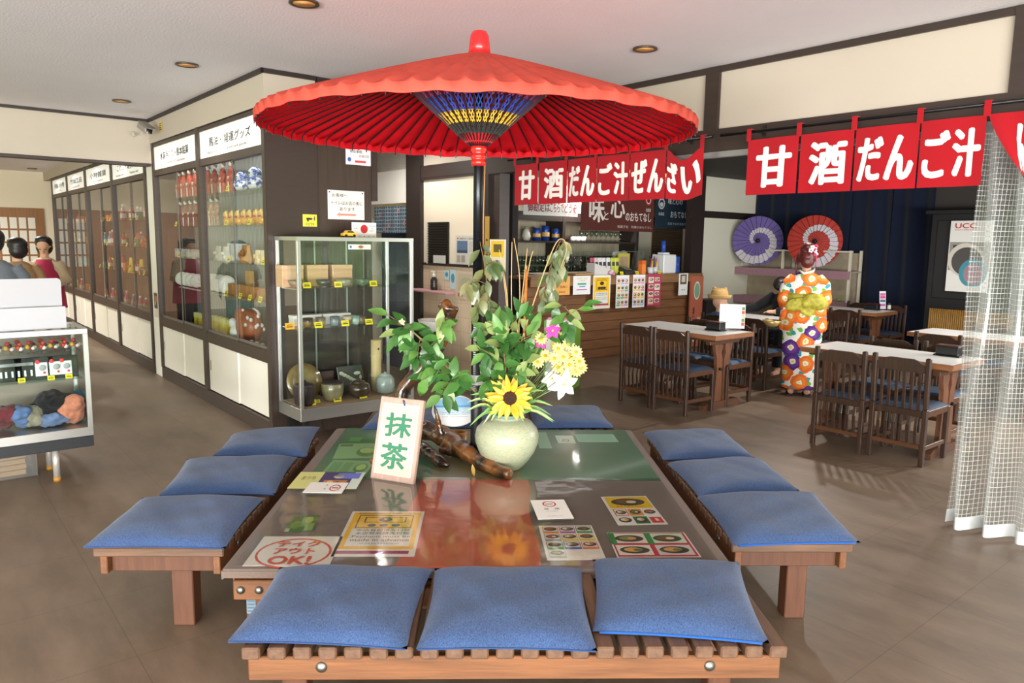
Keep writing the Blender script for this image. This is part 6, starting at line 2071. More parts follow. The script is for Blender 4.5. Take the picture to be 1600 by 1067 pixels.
chair(-4.81, 7.52, 1, 'dining chair beside the kimono with its back to the benches')
chair(-5.27, 7.50, 1, 'dining chair under the child in the straw hat')
chair(-4.69, 9.12, -1, 'dining chair across from the kimono chair at the child table')
chair(-5.14, 9.03, -1, 'dining chair under the person in black')
chair(-4.79, 9.66, 1, 'dining chair with dark back before the farthest table')
chair(-5.27, 9.64, 1, 'dining chair before the farthest table, mostly behind the kimono')
chair(-4.80, 11.02, -1, 'dining chair against the navy curtain at the aisle end')
chair(-5.25, 11.04, -1, 'dining chair against the navy curtain next to the shelf rack')
chair(-2.90, 7.74, 1, 'dining chair behind the curtain table with its back to the benches')
chair(-2.40, 9.2, -1, 'dining chair glimpsed beyond the half hidden table')
chair(-2.90, 9.2, -1, 'dining chair beyond the half hidden table by the bamboo panel')
# things on the tables
TH = 0.7655
def table_caddy():
    o = thing('condiment_box', 'x', 'box')
    MB().bx(-.10, .10, -.055, .055, 0, .012, ch=.003).build('tray', BLACK, o)
    MB().bx(-.085, .085, -.05, .05, .0125, .082, ch=.004).build('box', mat('17171a', .3, coat=.3), o)
    MB().bx(-.087, .087, -.052, .052, .082, .092, ch=.003).build('lid', mat('4a1f1c', .35, coat=.3), o)
    return o
def at_table(px, py): return toW(atz(px, py, TH))
def put_t(key, mk, px, py, label, rz=0.0, group=None, scale=1.0):
    u, v, _ = at_table(px, py)
    return KIT.put(key, mk, Wp(u, v, TH), RZ_V + rz, label, group, scale)
put_t('caddy', table_caddy, 1118, 516, 'black condiment box beside the propped white menu')
put_t('caddy', table_caddy, 1482, 556, 'black condiment box on the curtain table')
put_t('caddy', table_caddy, 1363, 484, 'black condiment box on the farthest table')
u, v, _ = at_table(1143, 516)
o = thing('menu_stand', 'white menu propped on a clear stand on the dining table', 'menu', Wp(u, v, TH), RZ_U - 0.75)
MB().bx(-.13, .13, 0, .003, .02, .27).build('sheet', mat('f2f2f4', .5), o)
MB().bx(-.10, .10, -.04, .05, 0, .004).bx(-.10, .10, .004, .008, .004, .1).build('clear_stand', PLASTIC, o)
b = MB()
for i in range(5):
    b.bx(.095, .125, -.0012, -.0004, .05 + i * .04, .085 + i * .04, i % 3)
b.bx(-.06, .03, -.0012, -.0004, .04, .13, 3)
b.build('print', [mat('d94f4a', .6), mat('6a8a4a', .6), mat('e0b8a0', .6), mat('e4e6ee', .6)], o)
u, v, _ = at_table(1378, 483)
o = thing('menu_stand', 'small colourful menu card standing on the farthest table', 'menu', Wp(u, v, TH), RZ_U - 0.5)
MB().box((0, 0, .13), (.10, .003, .25), 0, 0, rotm(-.12)).build('sheet', mat('e6e4ea', .4), o)
b = MB()
for i, z in enumerate((.06, .12, .17, .21)):
    b.box((.0, -.0025 + (z - .13) * .12, z), (.08, .001, .035), i % 3, 0, rotm(-.12))
b.build('print', [mat('c86ab0', .5), mat('4a6a8a', .5), mat('d9467a', .5)], o)
put_t('salt', lambda: simple('salt_bottle', 'bottle', MB().lathe([(.022, 0), (.024, .01), (.022, .06)], 14), mat('e9e7e2', .4), extra=[('cap', MB().lathe([(.02, .06), (.018, .085), (0, .088)], 12), mat('3a3a3c', .4))]), 1389, 483, 'small white salt bottle on the farthest table')
put_t('goldbowl', lambda: simple('noodle_bowl', 'bowl', MB().lathe([(.05, 0), (.07, .02), (.105, .07), (.10, .07), (.065, .03), (0, .02)], 28), mat('b49a5e', .3, metal=.4), extra=[('noodles', MB().ell((0, 0, .045), (.085, .085, .02)), mat('e6dcae', .6))]), 1206, 510, 'gold rimmed bowl on the child table beside the black sleeve')

# ================================================================ back of the dining room: rack, paper umbrellas, navy curtain
VSH = 11.25
ru0, ru1 = atv(1124, 440, VSH)[0], atv(1326, 440, VSH)[0]
o = thing('shelf_rack', 'white metal shelf rack draped with pink cloth before the navy curtain', 'shelf', Wp(ru0, VSH, 0), RZ_V)
RL_ = ru1 - ru0
def zv(px, py, v): return atv(px, py, v)[2]
zr_t, zr1, zr2 = zv(1140, 388, VSH), zv(1140, 417, VSH), zv(1140, 460, VSH)
for x in (0, RL_ / 2, RL_ - .035):
    for y in (0.02, 0.36):
        MB().bx(x, x + .035, y, y + .035, 0, zr_t).build('post', mat('d6cfbe', .5), o)
MB().bx(-.03, RL_ + .03, .0, .02, zr_t - .03, zr_t - .005).build('top_bar', mat('d6cfbe', .5), o)
MB().bx(.02, RL_ - .02, .396, .40, .1, zr_t - .04).build('back_sheet', fabric('a89a86', .08, 12, .1), o)
PINKC = fabric('a07a86', .1, 60, .2)
for z in (zr1, zr2):
    s = MB().bx(0, RL_, -.0, .395, z - .02, z).build('shelf_board', mat('b8ad9a', .6), o)
    b = MB()
    b.grid(40, 4, lambda u, v: Vector((-.02 + (RL_ + .04) * u, -.012 - .006 * math.sin(40 * u) * (1 - v), z - .12 + .127 * v)))
    b.bx(-.02, RL_ + .02, -.012, .3, z + .001, z + .006)
    b.build('pink_drape', PINKC, s)
def parasol(label, px, py, col, turns, tz):
    P = atv(px, py, VSH - 0.1)
    o = thing('paper_parasol', label, 'parasol', Wp(*P), 0)
    w = Wp(*P)
    o.rotation_euler = (Vector((0, 0, EYE)) - w).to_track_quat('Z', 'Y').to_euler()
    Rr = 0.41
    n, mr = 96, 26
    m0, m1 = mat(col, .75, var=.08, vs=10), mat('c9c2cc', .75, var=.2, vs=60)
    vs, fs, ms = [], [], []
    for i in range(mr + 1):
        r = Rr * i / mr
        for j in range(n):
            a = 2 * PI * j / n
            rib = abs(math.sin(a * 13))
            vs.append((r * math.cos(a), r * math.sin(a), -.10 * (i / mr) ** 1.6 - .008 * rib * i / mr))
    b = MB()
    for i in range(mr):
        for j in range(n):
            rf = (i + .5) / mr
            th = ((j + .5) / n * turns - tz) % 1.0
            # spiral band widening outwards
            c = 0.18 + 0.72 * th
            wd = 0.06 + 0.12 * th
            b.add([vs[i * n + j], vs[i * n + (j + 1) % n], vs[(i + 1) * n + (j + 1) % n], vs[(i + 1) * n + j]], [(0, 1, 2, 3)], 1 if abs(rf - c) < wd else 0, False)
    b.build('canopy', [m0, m1], o)
    for k in range(26):
        a = 2 * PI * k / 26
        b = MB().tube([(0, 0, .003), (Rr * .5 * math.cos(a), Rr * .5 * math.sin(a), -.025), (Rr * 1.03 * math.cos(a), Rr * 1.03 * math.sin(a), -.098)], .0028, 5)
        b.build('rib', mat('2a1c20', .6), o)
    MB().lathe([(.035, 0), (.032, .03), (.02, .045), (0, .048)], 16).build('cap', BLACK, o)
    MB().tube([(0, 0, -.26), (0, 0, 0)], .01, 8).build('handle', mat('3a2a20', .5), o)
    return o
parasol('purple paper parasol with a pale spiral standing on the rack', 1184, 376, '6a5a9c', -1, 0.42)
parasol('red paper parasol with a pale spiral behind the kimono hair', 1273, 377, 'b03226', -1, 0.30)
q = atv(1153, 407, VSH + .2)
panel('framed_plate', 'framed oval picture on the upper rack shelf beside the purple parasol', 'picture', .19, .17, Wp(q[0], VSH + .2, zr1 + .095), RZ_V, col='d8d4cc', t=.02, discs=[(.5, .5, .36, .34, '3f4a3c'), (.5, .5, .28, .26, '8a9088')])
q = atv(1313, 432, VSH + .12)
settags(MB().ell((0, 0, .03), (.035, .035, .03)).build('green_fruit', mat('8ab84a', .5), None, loc=Wp(q[0], VSH + .14, zr2 + .008)), 'green round fruit on the lower pink shelf right beside the sash bow', 'fruit')
# navy curtain in hanging lengths
NAVY = fabric('151c30', .12, 90, .15)
for i, (x0, x1) in enumerate(((1180, 1330), (1331, 1393), (1394, 1460))):
    a, e = atv(x0, 350, VBK)[0], atv(x1, 350, VBK)[0]
    if i == 0: a = UWL + 0.02
    b = MB()
    def cf(u, v, a=a, e=e, i=i): return Vector((a + (e - a) * u, -.03 * math.sin(2 * PI * (e - a) * 3.2 * u + i) - .015 * math.sin(11 * u + 4 * v), .03 + 2.68 * v))
    b.grid(60, 10, cf)
    b.grid(60, 10, lambda u, v: cf(u, v) + Vector((0, .004, 0)))
    settags(b.build('navy_curtain', NAVY, None, loc=Wp(0, VBK, 0), rz=RZ_V), ['wide navy curtain behind the two paper parasols', 'middle length of navy curtain between the red parasol and cabinet', 'navy curtain length closest to the black cabinet'][i], 'curtain', 'navy curtains')
# black cabinet with coffee banner, bamboo panel
VCB = 11.2
a, e = atv(1447, 340, VCB)[0], atv(1447, 340, VCB)[0] + 1.7
zc_ = zv(1470, 328, VCB)
o = thing('black_cabinet', 'tall black wooden cabinet behind the coffee banner', 'cabinet', Wp(a, VCB, 0), RZ_V)
BLK = mat('1a1a1c', .45, var=.2, vs=12)
MB().bx(.08, e - a, 0.02, .45, 0, zc_ - .06).build('carcass', BLK, o)
MB().bx(0, e - a + .05, -.03, .46, zc_ - .06, zc_, ch=.008).build('cornice', BLK, o)
for k in range(2):
    MB().bx(.16 + k * .72, .82 + k * .72, .0, .02, .95, zc_ - .14, ch=.006).build('door', mat('222224', .4), o)
b = MB()
for k in range(40):
    b.tube([(.16 + k * .026, .008, .28), (.16 + k * .026, .008, .80)], .012, 6)
b.build('bamboo_panel', mat('a57a3a', .5, var=.15, vs=20), o)
q0_, q1_ = atv(1489, 345, VCB - .06), atv(1488, 455, VCB - .06)
wv = 0.52
panel('coffee_banner', 'white hanging coffee banner on the black cabinet', 'banner', wv, q0_[2] - q1_[2], Wp(q0_[0] + wv / 2 - .02, VCB - .06, (q0_[2] + q1_[2]) / 2), RZ_V, col='dedcd8', t=.004,
      rects=[(.02, .3, .98, .7, '8f8a84'), (.1, .5, .6, .66, '3a3836')], discs=[(.42, .45, .42, .24, 'c9c2ba'), (.45, .43, .36, .2, '4a4644'), (.62, .27, .33, .2, '3f8a9a'), (.64, .26, .24, .15, '9a7a8a')], texts=[('UCC', .36, .93, .5, .07, 'b8242c', .03), ('Good Coffee Smile!', .36, .875, .5, .02, 'c85a5a')])
# ================================================================ people
SKIN = mat('d9a88c', 0.55, var=0.05, vs=10)
HAIR_K = mat('1d1618', 0.45, var=0.3, vs=40, stretch=(1, 1, .2))
def person(label, loc, rz, fn, voxel=0.011):
    o = thing('person', label, 'person', loc, rz)
    b = MB()
    fn(b)
    remesh(b, 'body', SKIN, voxel, o, None, 0, smooth=3)
    return o
def head(b, c, yaw=0.0, s=1.0, pitch=0.0):
    """Skull, jaw, nose, lips, brow and ears; the face looks along local +y turned by yaw."""
    Q = (Matrix.Rotation(yaw, 3, 'Z') @ Matrix.Rotation(pitch, 3, 'X'))
    c = Vector(c)
    P = lambda x, y, z: c + Q @ (Vector((x, y, z)) * s)
    rr3 = lambda a: tuple(k * s for k in a)
    b.ell(P(0, -.008, .02), rr3((.076, .092, .095)), 0, 20, 14, Q)
    b.ell(P(0, .022, -.045), rr3((.058, .064, .066)), 0, 18, 12, Q)
    b.ell(P(0, .055, -.088), rr3((.026, .024, .02)), 0, 12, 8, Q)
    b.tube([P(0, .082, .015), P(0, .105, -.028), P(0, .088, -.036)], [.009 * s, .015 * s, .011 * s], 8)
    b.ell(P(0, .083, -.060), rr3((.024, .011, .008)), 0, 12, 6, Q)
    b.ell(P(0, .076, .030), rr3((.05, .014, .012)), 0, 14, 6, Q)
    for k in (-1, 1):
        b.ell(P(k * .076, -.002, -.008), rr3((.010, .02, .032)), 0, 10, 8, Q)
    return P, Q
def eyes(parent, P, Q, s=1.0):
    for k in (-1, 1):
        MB().ell(P(k * .031, .078, .010), (.011 * s, .007 * s, .006 * s), 0, 10, 6, Q).build('eye', mat('241a18', .3), parent)
def hand(b, w, d, up, s=1.0, curl=0.35, thumb=1):
    """Palm with four unequal bent fingers and a thumb from the side; d: towards the fingers."""
    d = Vector(d).normalized()
    side = d.cross(Vector(up)).normalized()
    n = side.cross(d).normalized()
    w = Vector(w)
    b.tube([w, w + d * .04 * s, w + d * .085 * s], [.022 * s, .027 * s, .024 * s], 10)
    for i, (x, L) in enumerate(((-.03, .062), (-.011, .075), (.009, .07), (.028, .054))):
        a = w + d * .075 * s + side * x * s
        p1 = a + d * L * .5 * s - n * curl * .012 * s
        p2 = p1 + (d * .75 - n * curl) .normalized() * L * .5 * s
        b.tube([a, p1, p2], [.0095 * s, .0085 * s, .0065 * s], 8)
    a = w + d * .02 * s + side * thumb * -.022 * s
    p1 = a + (d * .6 - side * thumb * .7).normalized() * .035 * s
    b.tube([a, p1, p1 + (d * .9 - side * thumb * .2 - n * .3).normalized() * .03 * s], [.012 * s, .0105 * s, .008 * s], 8)

# ---------------------------------------------------------------- woman in the flowered kimono, seen from behind
kl = atz(1247, 617, 0)
KR = -0.30
def kbody(b):
    head(b, (0, .01, 1.50), 0.45, 0.98)
    b.tube([(0, 0, 1.28), (0, .004, 1.36), (0, .008, 1.44)], [.055, .048, .05], 14)
    b.tube([(0, 0, .86), (0, 0, 1.05), (0, 0, 1.22), (0, 0, 1.31)], [.10, .09, .085, .05], 16)
    for k in (-1, 1):
        b.tube([(k * .075, 0, .88), (k * .08, 0, .48), (k * .08, -.012, .10), (k * .082, 0, .06)], [.085, .055, .036, .038], 12)
        b.tube([(k * .082, -.05, .045), (k * .086, .05, .045), (k * .09, .14, .035)], [.034, .036, .026], 10)
        b.tube([(k * .13, 0, 1.27), (k * .19, .02, 1.06), (k * .165, .19, .98)], [.045, .04, .03], 12)
        hand(b, (k * .16, .20, .975), (-k * .25, .9, -.1), (0, 0, 1), .95, .4, k)
kw = person('woman in a white kimono with orange and purple flowers standing with her back turned', kl, KR, kbody)
def kimono_mat():
    m = mat('f1efe9', .8, key='kimono')
    nt = m.node_tree
    bs = nt.nodes['Principled BSDF']
    L = nt.links.new
    tc = nt.nodes.new('ShaderNodeTexCoord')
    mp = nt.nodes.new('ShaderNodeMapping')
    mp.inputs['Scale'].default_value = (1, .25, 1)
    L(tc.outputs['Object'], mp.inputs['Vector'])
    wob = nt.nodes.new('ShaderNodeTexNoise')
    wob.inputs['Scale'].default_value = 16
    sx = nt.nodes.new('ShaderNodeSeparateXYZ')
    L(tc.outputs['Object'], sx.inputs[0])
    cx = nt.nodes.new('ShaderNodeCombineXYZ')
    L(sx.outputs['X'], cx.inputs[0])
    L(sx.outputs['Z'], cx.inputs[1])
    L(cx.outputs[0], wob.inputs['Vector'])
    add = nt.nodes.new('ShaderNodeVectorMath')
    add.operation = 'MULTIPLY_ADD'
    add.inputs[1].default_value = (.055, .055, .055)
    L(wob.outputs['Color'], add.inputs[0])
    L(cx.outputs[0], add.inputs[2])
    def vor(scale, rnd_):
        v = nt.nodes.new('ShaderNodeTexVoronoi')
        v.voronoi_dimensions = '2D'
        v.inputs['Scale'].default_value = scale
        v.inputs['Randomness'].default_value = rnd_
        L(add.outputs[0], v.inputs['Vector'])
        return v
    def lt(sock, th):
        n = nt.nodes.new('ShaderNodeMath')
        n.operation = 'LESS_THAN'
        n.inputs[1].default_value = th
        L(sock, n.inputs[0])
        return n.outputs[0]
    def mix(f, a, c):
        n = nt.nodes.new('ShaderNodeMixRGB')
        L(f, n.inputs[0])
        for k, s in ((1, a), (2, c)):
            if isinstance(s, str): n.inputs[k].default_value = (*lin(s), 1)
            else: L(s, n.inputs[k])
        return n.outputs[0]
    lv = vor(13, .9)
    sp = nt.nodes.new('ShaderNodeSeparateColor')
    L(lv.outputs['Color'], sp.inputs[0])
    leafc = mix(lt(sp.outputs[0], .5), '6fae3c', '2f93a5')
    base = mix(lt(lv.outputs['Distance'], .34), 'f3f1ec', leafc)
    fl = vor(5.6, .72)
    s2 = nt.nodes.new('ShaderNodeSeparateColor')
    L(fl.outputs['Color'], s2.inputs[0])
    petal = mix(lt(s2.outputs[0], .66), '54257e', 'ea6a1e')
    ring = mix(lt(fl.outputs['Distance'], .33), petal, mix(lt(s2.outputs[0], .66), '6d3a98', 'f0862c'))
    flower = mix(lt(fl.outputs['Distance'], .17), ring, 'f4efe0')
    flower = mix(lt(fl.outputs['Distance'], .075), flower, 'ecd95a')
    col = mix(lt(fl.outputs['Distance'], .50), base, flower)
    L(col, bs.inputs['Base Color'])
    return m
KIM = kimono_mat()
b = MB()
b.loft([((0, 0, .085), .185, .165), ((0, .005, .30), .19, .165), ((0, 0, .60), .205, .17), ((0, -.01, .82), .205, .165), ((0, 0, .96), .175, .14), ((0, 0, 1.10), .185, .135), ((0, 0, 1.22), .205, .125), ((0, 0, 1.31), .15, .10), ((0, -.005, 1.365), .075, .075)], 0, 36)
for k in (-1, 1):
    b.tube([(k * .11, 0, 1.30), (k * .175, 0, 1.23), (k * .20, .03, 1.06), (k * .18, .17, .985)], [.07, .08, .085, .075], 16)
    # hanging sleeve bag
    b.box((k * .205, .08, .90), (.06, .24, .36), 0, .028, rotm(.10, k * -.10, 0))
remesh(b, 'kimono', KIM, .012, kw, None, 0, smooth=3)
OBI = mat('b3a83a', .6, var=.35, vs=26, key='obi')
MB().loft([((0, 0, .955), .185, .15), ((0, 0, 1.0), .186, .15), ((0, 0, 1.10), .194, .145), ((0, 0, 1.135), .196, .143)], 0, 36).build('obi_sash', OBI, kw)
b = MB()
b.ell((.10, -.20, 1.06), (.13, .06, .085), 0, 18, 12, rotm(0, .35, 0))
b.ell((-.09, -.19, 1.02), (.12, .05, .07), 0, 18, 12, rotm(0, -.3, 0))
b.box((.04, -.20, .98), (.13, .03, .17), 0, .014, rotm(0, .5, 0))
b.ell((.0, -.22, 1.04), (.05, .045, .055), 0, 12, 8)
remesh(b, 'obi_bow', OBI, .010, kw, None, 0, smooth=2)
b = MB()
b.tube([(-.075, -.055, 1.385), (-.03, -.085, 1.35), (.06, -.08, 1.375), (.075, -.02, 1.40)], [.012, .014, .014, .012], 8)
b.build('collar', mat('f0eee6', .7), kw)
HRED = mat('5c2022', .4, var=.3, vs=60, stretch=(1, 1, .15))
b = MB()
b.ell((0, -.012, 1.53), (.093, .106, .098), 0, 20, 14)
b.ell((.0, -.07, 1.48), (.07, .055, .075), 0, 16, 10)
b.ell((.0, -.07, 1.635), (.062, .06, .048), 0, 16, 10)
b.ell((-.04, -.06, 1.61), (.045, .045, .04), 0, 12, 8)
b.tube([(-.085, .03, 1.55), (-.105, .04, 1.44), (-.10, .03, 1.28)], [.022, .016, .006], 8)
remesh(b, 'hair', HRED, .010, kw, None, 0, smooth=1, disp=.008, dscale=.02)
b = MB()
fr_ = random.Random(4)
for (x, y, z) in ((.035, -.12, 1.63), (.06, -.10, 1.60), (.02, -.13, 1.60), (.07, -.08, 1.64), (.075, -.09, 1.56)):
    for i in range(5):
        a = 2 * PI * i / 5
        b.ell((x + .016 * math.cos(a), y - .004, z + .016 * math.sin(a)), (.011, .006, .011), 0 if fr_.random() < .7 else 1, 8, 6)
b.tube([(.075, -.09, 1.56), (.085, -.10, 1.48), (.08, -.10, 1.43)], [.006, .007, .004], 6, 1)
b.build('hair_flowers', [mat('efe6ee', .6), mat('c84a6a', .6)], kw)
for k in (-1, 1):
    MB().box((k * .086, .035, .008), (.085, .25, .016), 0, .007).tube([(k * .06, .09, .03), (k * .088, .11, .068), (k * .118, .09, .03)], .008, 8).build('sandal', mat('3a2a2c', .6), kw)
# ---------------------------------------------------------------- child in a straw hat
ku, kv = -5.37, 7.66
KZ = .455
def cbody(b):
    head(b, (0, .03, KZ + .485), -1.15, .92)
    b.tube([(0, 0, KZ + .33), (0, .02, KZ + .42)], [.042, .042], 12)
    b.tube([(0, 0, KZ + .07), (0, -.01, KZ + .2), (0, 0, KZ + .33)], [.11, .105, .085], 14)
    for k in (-1, 1):
        b.tube([(k * .065, 0, KZ + .065), (k * .075, .27, KZ + .07), (k * .075, .29, .25), (k * .075, .28, .17)], [.07, .055, .04, .032], 10)
        b.tube([(k * .075, .26, .15), (k * .077, .37, .145)], [.032, .026], 8)
        b.tube([(k * .11, 0, KZ + .32), (k * .155, .06, KZ + .15), (k * .10, .2, KZ + .16)], [.042, .036, .028], 10)
        hand(b, (k * .095, .21, KZ + .16), (-k * .3, .9, 0), (0, 0, 1), .75, .4, k)
ch_ = person('child in a straw hat and denim jacket sitting behind the propped menu', Wp(ku, kv, 0), RZ_V + 0.15, cbody, .009)
b = MB()
b.tube([(0, 0, KZ + .01), (0, -.01, KZ + .18), (0, 0, KZ + .31), (0, .01, KZ + .375)], [.15, .148, .14, .07], 18)
for k in (-1, 1):
    b.tube([(k * .09, 0, KZ + .325), (k * .16, .05, KZ + .16), (k * .11, .18, KZ + .16)], [.07, .06, .05], 12)
remesh(b, 'denim_jacket', fabric('3a5c8c', .25, 60, .3), .010, ch_, None, 0, smooth=2)
b = MB()
hz = KZ + .545
b.lathe([(.108, 0), (.106, .05), (.09, .10), (.05, .122), (0, .126)], 28, (0, .0, hz))
b.lathe([(.105, .02), (.125, .0), (.140, .02), (.142, .05), (.134, .05), (.122, .012), (.105, .028)], 28, (0, .0, hz - .005), cap=False)
for k in (-1, 1):
    b.ell((k * .07, 0, hz + .115), (.028, .018, .026), 0, 10, 8)
remesh(b, 'straw_hat', mat('c09a62', .85, var=.15, vs=60, bump=.4, bs=120), .009, ch_, None, 0, smooth=1)
for k in (-1, 1):
    MB().tube([(k * .075, .27, .17), (k * .077, .38, .15)], [.04, .034], 10).build('shoe', mat('e0dcd8', .5), ch_)
MB().tube([(0, .0, KZ + .055), (.07, .12, KZ + .075), (.075, .28, KZ + .07), (.075, .30, .28)], [.11, .08, .065, .045], 12).tube([(0, .0, KZ + .055), (-.07, .12, KZ + .075), (-.075, .28, KZ + .07), (-.075, .30, .28)], [.11, .08, .065, .045], 12).build('trousers', fabric('2c3850', .1), ch_)
# ---------------------------------------------------------------- person in black leaning over the table
pu, pv = -5.14, 8.86
def bbody(b):
    head(b, (-.03, .24, 1.13), .25, 1.0, -.9)
    b.tube([(0, .16, 1.0), (-.02, .24, 1.09)], [.055, .05], 12)
    b.tube([(0, 0, .54), (0, .03, .75), (0, .12, .97)], [.15, .14, .13], 16)
    for k in (-1, 1):
        b.tube([(k * .08, 0, .56), (k * .10, .36, .54), (k * .10, .38, .2), (k * .10, .36, .07)], [.085, .065, .048, .04], 12)
        b.tube([(k * .10, .35, .05), (k * .10, .48, .04)], [.04, .03], 8)
    b.tube([(.16, .13, .98), (.30, .30, .84), (.36, .52, .82)], [.055, .045, .034], 12)
    hand(b, (.36, .53, .82), (.1, 1, 0), (0, 0, 1), .95, .4, 1)
    b.tube([(-.16, .13, .98), (-.24, .32, .84), (-.05, .42, .82)], [.055, .045, .034], 12)
    hand(b, (-.05, .43, .82), (.8, .5, 0), (0, 0, 1), .95, .4, -1)
bp_ = person('person in black leaning over the child table, mostly behind the kimono', Wp(pu, pv, 0), RZ_V + PI, bbody)
b = MB()
b.tube([(0, 0, .48), (0, .03, .75), (0, .12, .98), (-.01, .18, 1.03)], [.17, .165, .16, .075], 18)
b.tube([(.14, .12, .99), (.30, .29, .845), (.36, .50, .822)], [.078, .062, .05], 14)
b.tube([(-.14, .12, .99), (-.24, .31, .845), (-.06, .41, .822)], [.078, .062, .05], 14)
remesh(b, 'black_shirt', fabric('17171b', .15, 90, .2), .012, bp_, None, 0, smooth=2)
b = MB()
b.ell((-.03, .27, 1.165), (.096, .115, .095), 0, 18, 12).ell((-.03, .2, 1.12), (.085, .08, .09), 0, 14, 10)
remesh(b, 'hair', HAIR_K, .010, bp_, None, 0, smooth=1)
MB().tube([(.08, .02, .555), (.10, .36, .535), (.10, .385, .12)], [.10, .078, .06], 14).tube([(-.08, .02, .555), (-.10, .36, .535), (-.10, .385, .12)], [.10, .078, .06], 14).build('trousers', fabric('1b1b20', .1), bp_)
# ---------------------------------------------------------------- three people in the souvenir hall
def standing(label, loc, rz, hgt, top, shirt_name, shirt, hair_fn, arms='down', trousers='2a2c3a', vest=None, yaw=0.0, pitch=0.0):
    k_ = hgt / 1.62
    keep = {}
    def fn(b):
        keep['P'] = head(b, (0, .02, 1.50 * k_), yaw, k_, pitch)
        b.tube([(0, 0, 1.30 * k_), (0, .01, 1.42 * k_)], [.052, .048], 12)
        b.tube([(0, 0, .85 * k_), (0, 0, 1.05 * k_), (0, 0, 1.24 * k_), (0, 0, 1.32 * k_)], [.10, .085, .085, .05], 16)
        for s in (-1, 1):
            b.tube([(s * .085, 0, .86 * k_), (s * .09, .01, .47 * k_), (s * .09, -.01, .08)], [.085, .058, .04], 12)
            b.tube([(s * .09, -.04, .045), (s * .095, .13, .035)], [.038, .03], 10)
            if arms == 'down':
                w = (s * .22, .12, .92 * k_)
                b.tube([(s * .17, 0, 1.29 * k_), (s * .225, -.01, 1.06 * k_), w], [.05, .042, .03], 12)
                hand(b, w, (0, .4, -.9), (s, 0, 0), k_, .4, s)
            else:
                w = (s * .14, .26, 1.02 * k_)
                b.tube([(s * .17, 0, 1.29 * k_), (s * .23, .04, 1.05 * k_), w], [.05, .042, .03], 12)
                hand(b, w, (-s * .4, .9, 0), (0, 0, 1), k_, .4, s)
    o = person(label, loc, rz, fn, .012)
    eyes(o, *keep['P'], k_)
    b = MB()
    b.loft([((0, 0, .80 * k_), .185, .14), ((0, 0, .98 * k_), .165, .125), ((0, 0, 1.2 * k_), .185, .135), ((0, 0, 1.31 * k_), .13, .10), ((0, 0, 1.35 * k_), .07, .07)], 0, 28)
    for s in (-1, 1):
        if arms == 'down':
            b.tube([(s * .13, 0, 1.285 * k_), (s * .19, 0, 1.2 * k_), (s * .225, 0, 1.08 * k_)], [.075, .075, .07], 14)
        else:
            b.tube([(s * .13, 0, 1.285 * k_), (s * .23, .03, 1.06 * k_), (s * .15, .23, 1.02 * k_)], [.078, .066, .052], 14)
    remesh(b, shirt_name, fabric(shirt, .12, 80, .2), .013, o, None, 0, smooth=2)
    if vest:
        b = MB()
        b.loft([((0, 0, .70 * k_), .225, .18), ((0, 0, .98 * k_), .20, .17), ((0, 0, 1.15 * k_), .165, .185), ((0, .01, 1.26 * k_), .12, .165), ((0, .0, 1.33 * k_), .10, .11)], 0, 28)
        remesh(b, 'apron_vest', fabric(vest, .12, 80, .2), .013, o, None, 0, smooth=2)
    MB().tube([(.05, 0, .84 * k_), (.09, .01, .47 * k_), (.09, -.005, .09)], [.12, .085, .07], 14).tube([(-.05, 0, .84 * k_), (-.09, .01, .47 * k_), (-.09, -.005, .09)], [.12, .085, .07], 14).build('trousers', fabric(trousers, .1), o)
    for s in (-1, 1):
        MB().box((s * .093, .045, .032), (.09, .26, .062), 0, .025).build('shoe', mat('2a2626', .5), o)
    b = MB()
    hair_fn(b, k_)
    remesh(b, 'hair', HAIR_K, .011, o, None, 0, smooth=1)
    return o
def bun(b, k):
    b.ell((0, .0, 1.535 * k), (.092, .105, .09), 0, 18, 12).ell((0, -.05, 1.49 * k), (.075, .06, .08), 0, 14, 10).ell((0.02, -.11, 1.56 * k), (.05, .05, .045), 0, 12, 8)
def bob(b, k):
    b.ell((0, -.005, 1.545 * k), (.102, .112, .088), 0, 18, 12).ell((0, -.03, 1.48 * k), (.098, .085, .10), 0, 16, 10).ell((0, .05, 1.575 * k), (.088, .07, .055), 0, 14, 8)
p = aty(10, 372, 6.6)
standing('person in a grey T-shirt with hair tied up at the edge of the hall', (p.x - .12, 6.6, 0), 0.75, 1.70, None, 't_shirt', '6a7078', bun)
p = aty(30, 372, 8.6)
standing('person with black hair mostly hidden behind the grey T-shirt', (p.x - .03, 8.6, 0), 0.9, 1.60, None, 'brown_top', 'a5805a', bob)
p = aty(68, 378, 9.6)
standing('woman in a pink apron vest with short black hair looking down', (p.x, 9.6, 0), -2.75, 1.62, None, 'cream_cardigan', 'd9c6a8', bob, 'front', vest='c03a5e', pitch=-.7)
# ================================================================ counter and kitchen
CV0_, CV1_ = 6.3, atu(1098, 430, UCO)[1]
CT = atu(1000, 429, UCO)[2]
o = thing('service_counter', 'long wooden service counter with hanging menus below the red banner', 'counter', Wp(UCO, CV0_, 0), RZ_U)
LCN = CV1_ - CV0_
MB().bx(0, LCN, 0, .62, CT - .035, CT, ch=.004).build('counter_top', wood('8a6544', .4, .15, 'x', 4), o)
MB().bx(0, LCN, .004, .03, CT - .13, CT - .035).build('front_rail', wood('8d6a48', .5, .15, 'x', 4), o)
b = MB()
nb = 8
for i in range(nb):
    h0 = (CT - .14) / nb
    b.bx(0, LCN, .11, .13, i * h0 + .004, (i + 1) * h0 - .002, ch=.004)
b.bx(0, LCN, .13, .16, 0, CT - .035)
b.build('front_boards', wood('80583a', .5, .22, 'x', 4), o)
MB().bx(LCN - .04, LCN, .0, .62, 0, CT - .035).build('end_panel', wood('4a3426', .5, .2, 'z', 4), o)
RZ = RZ_U
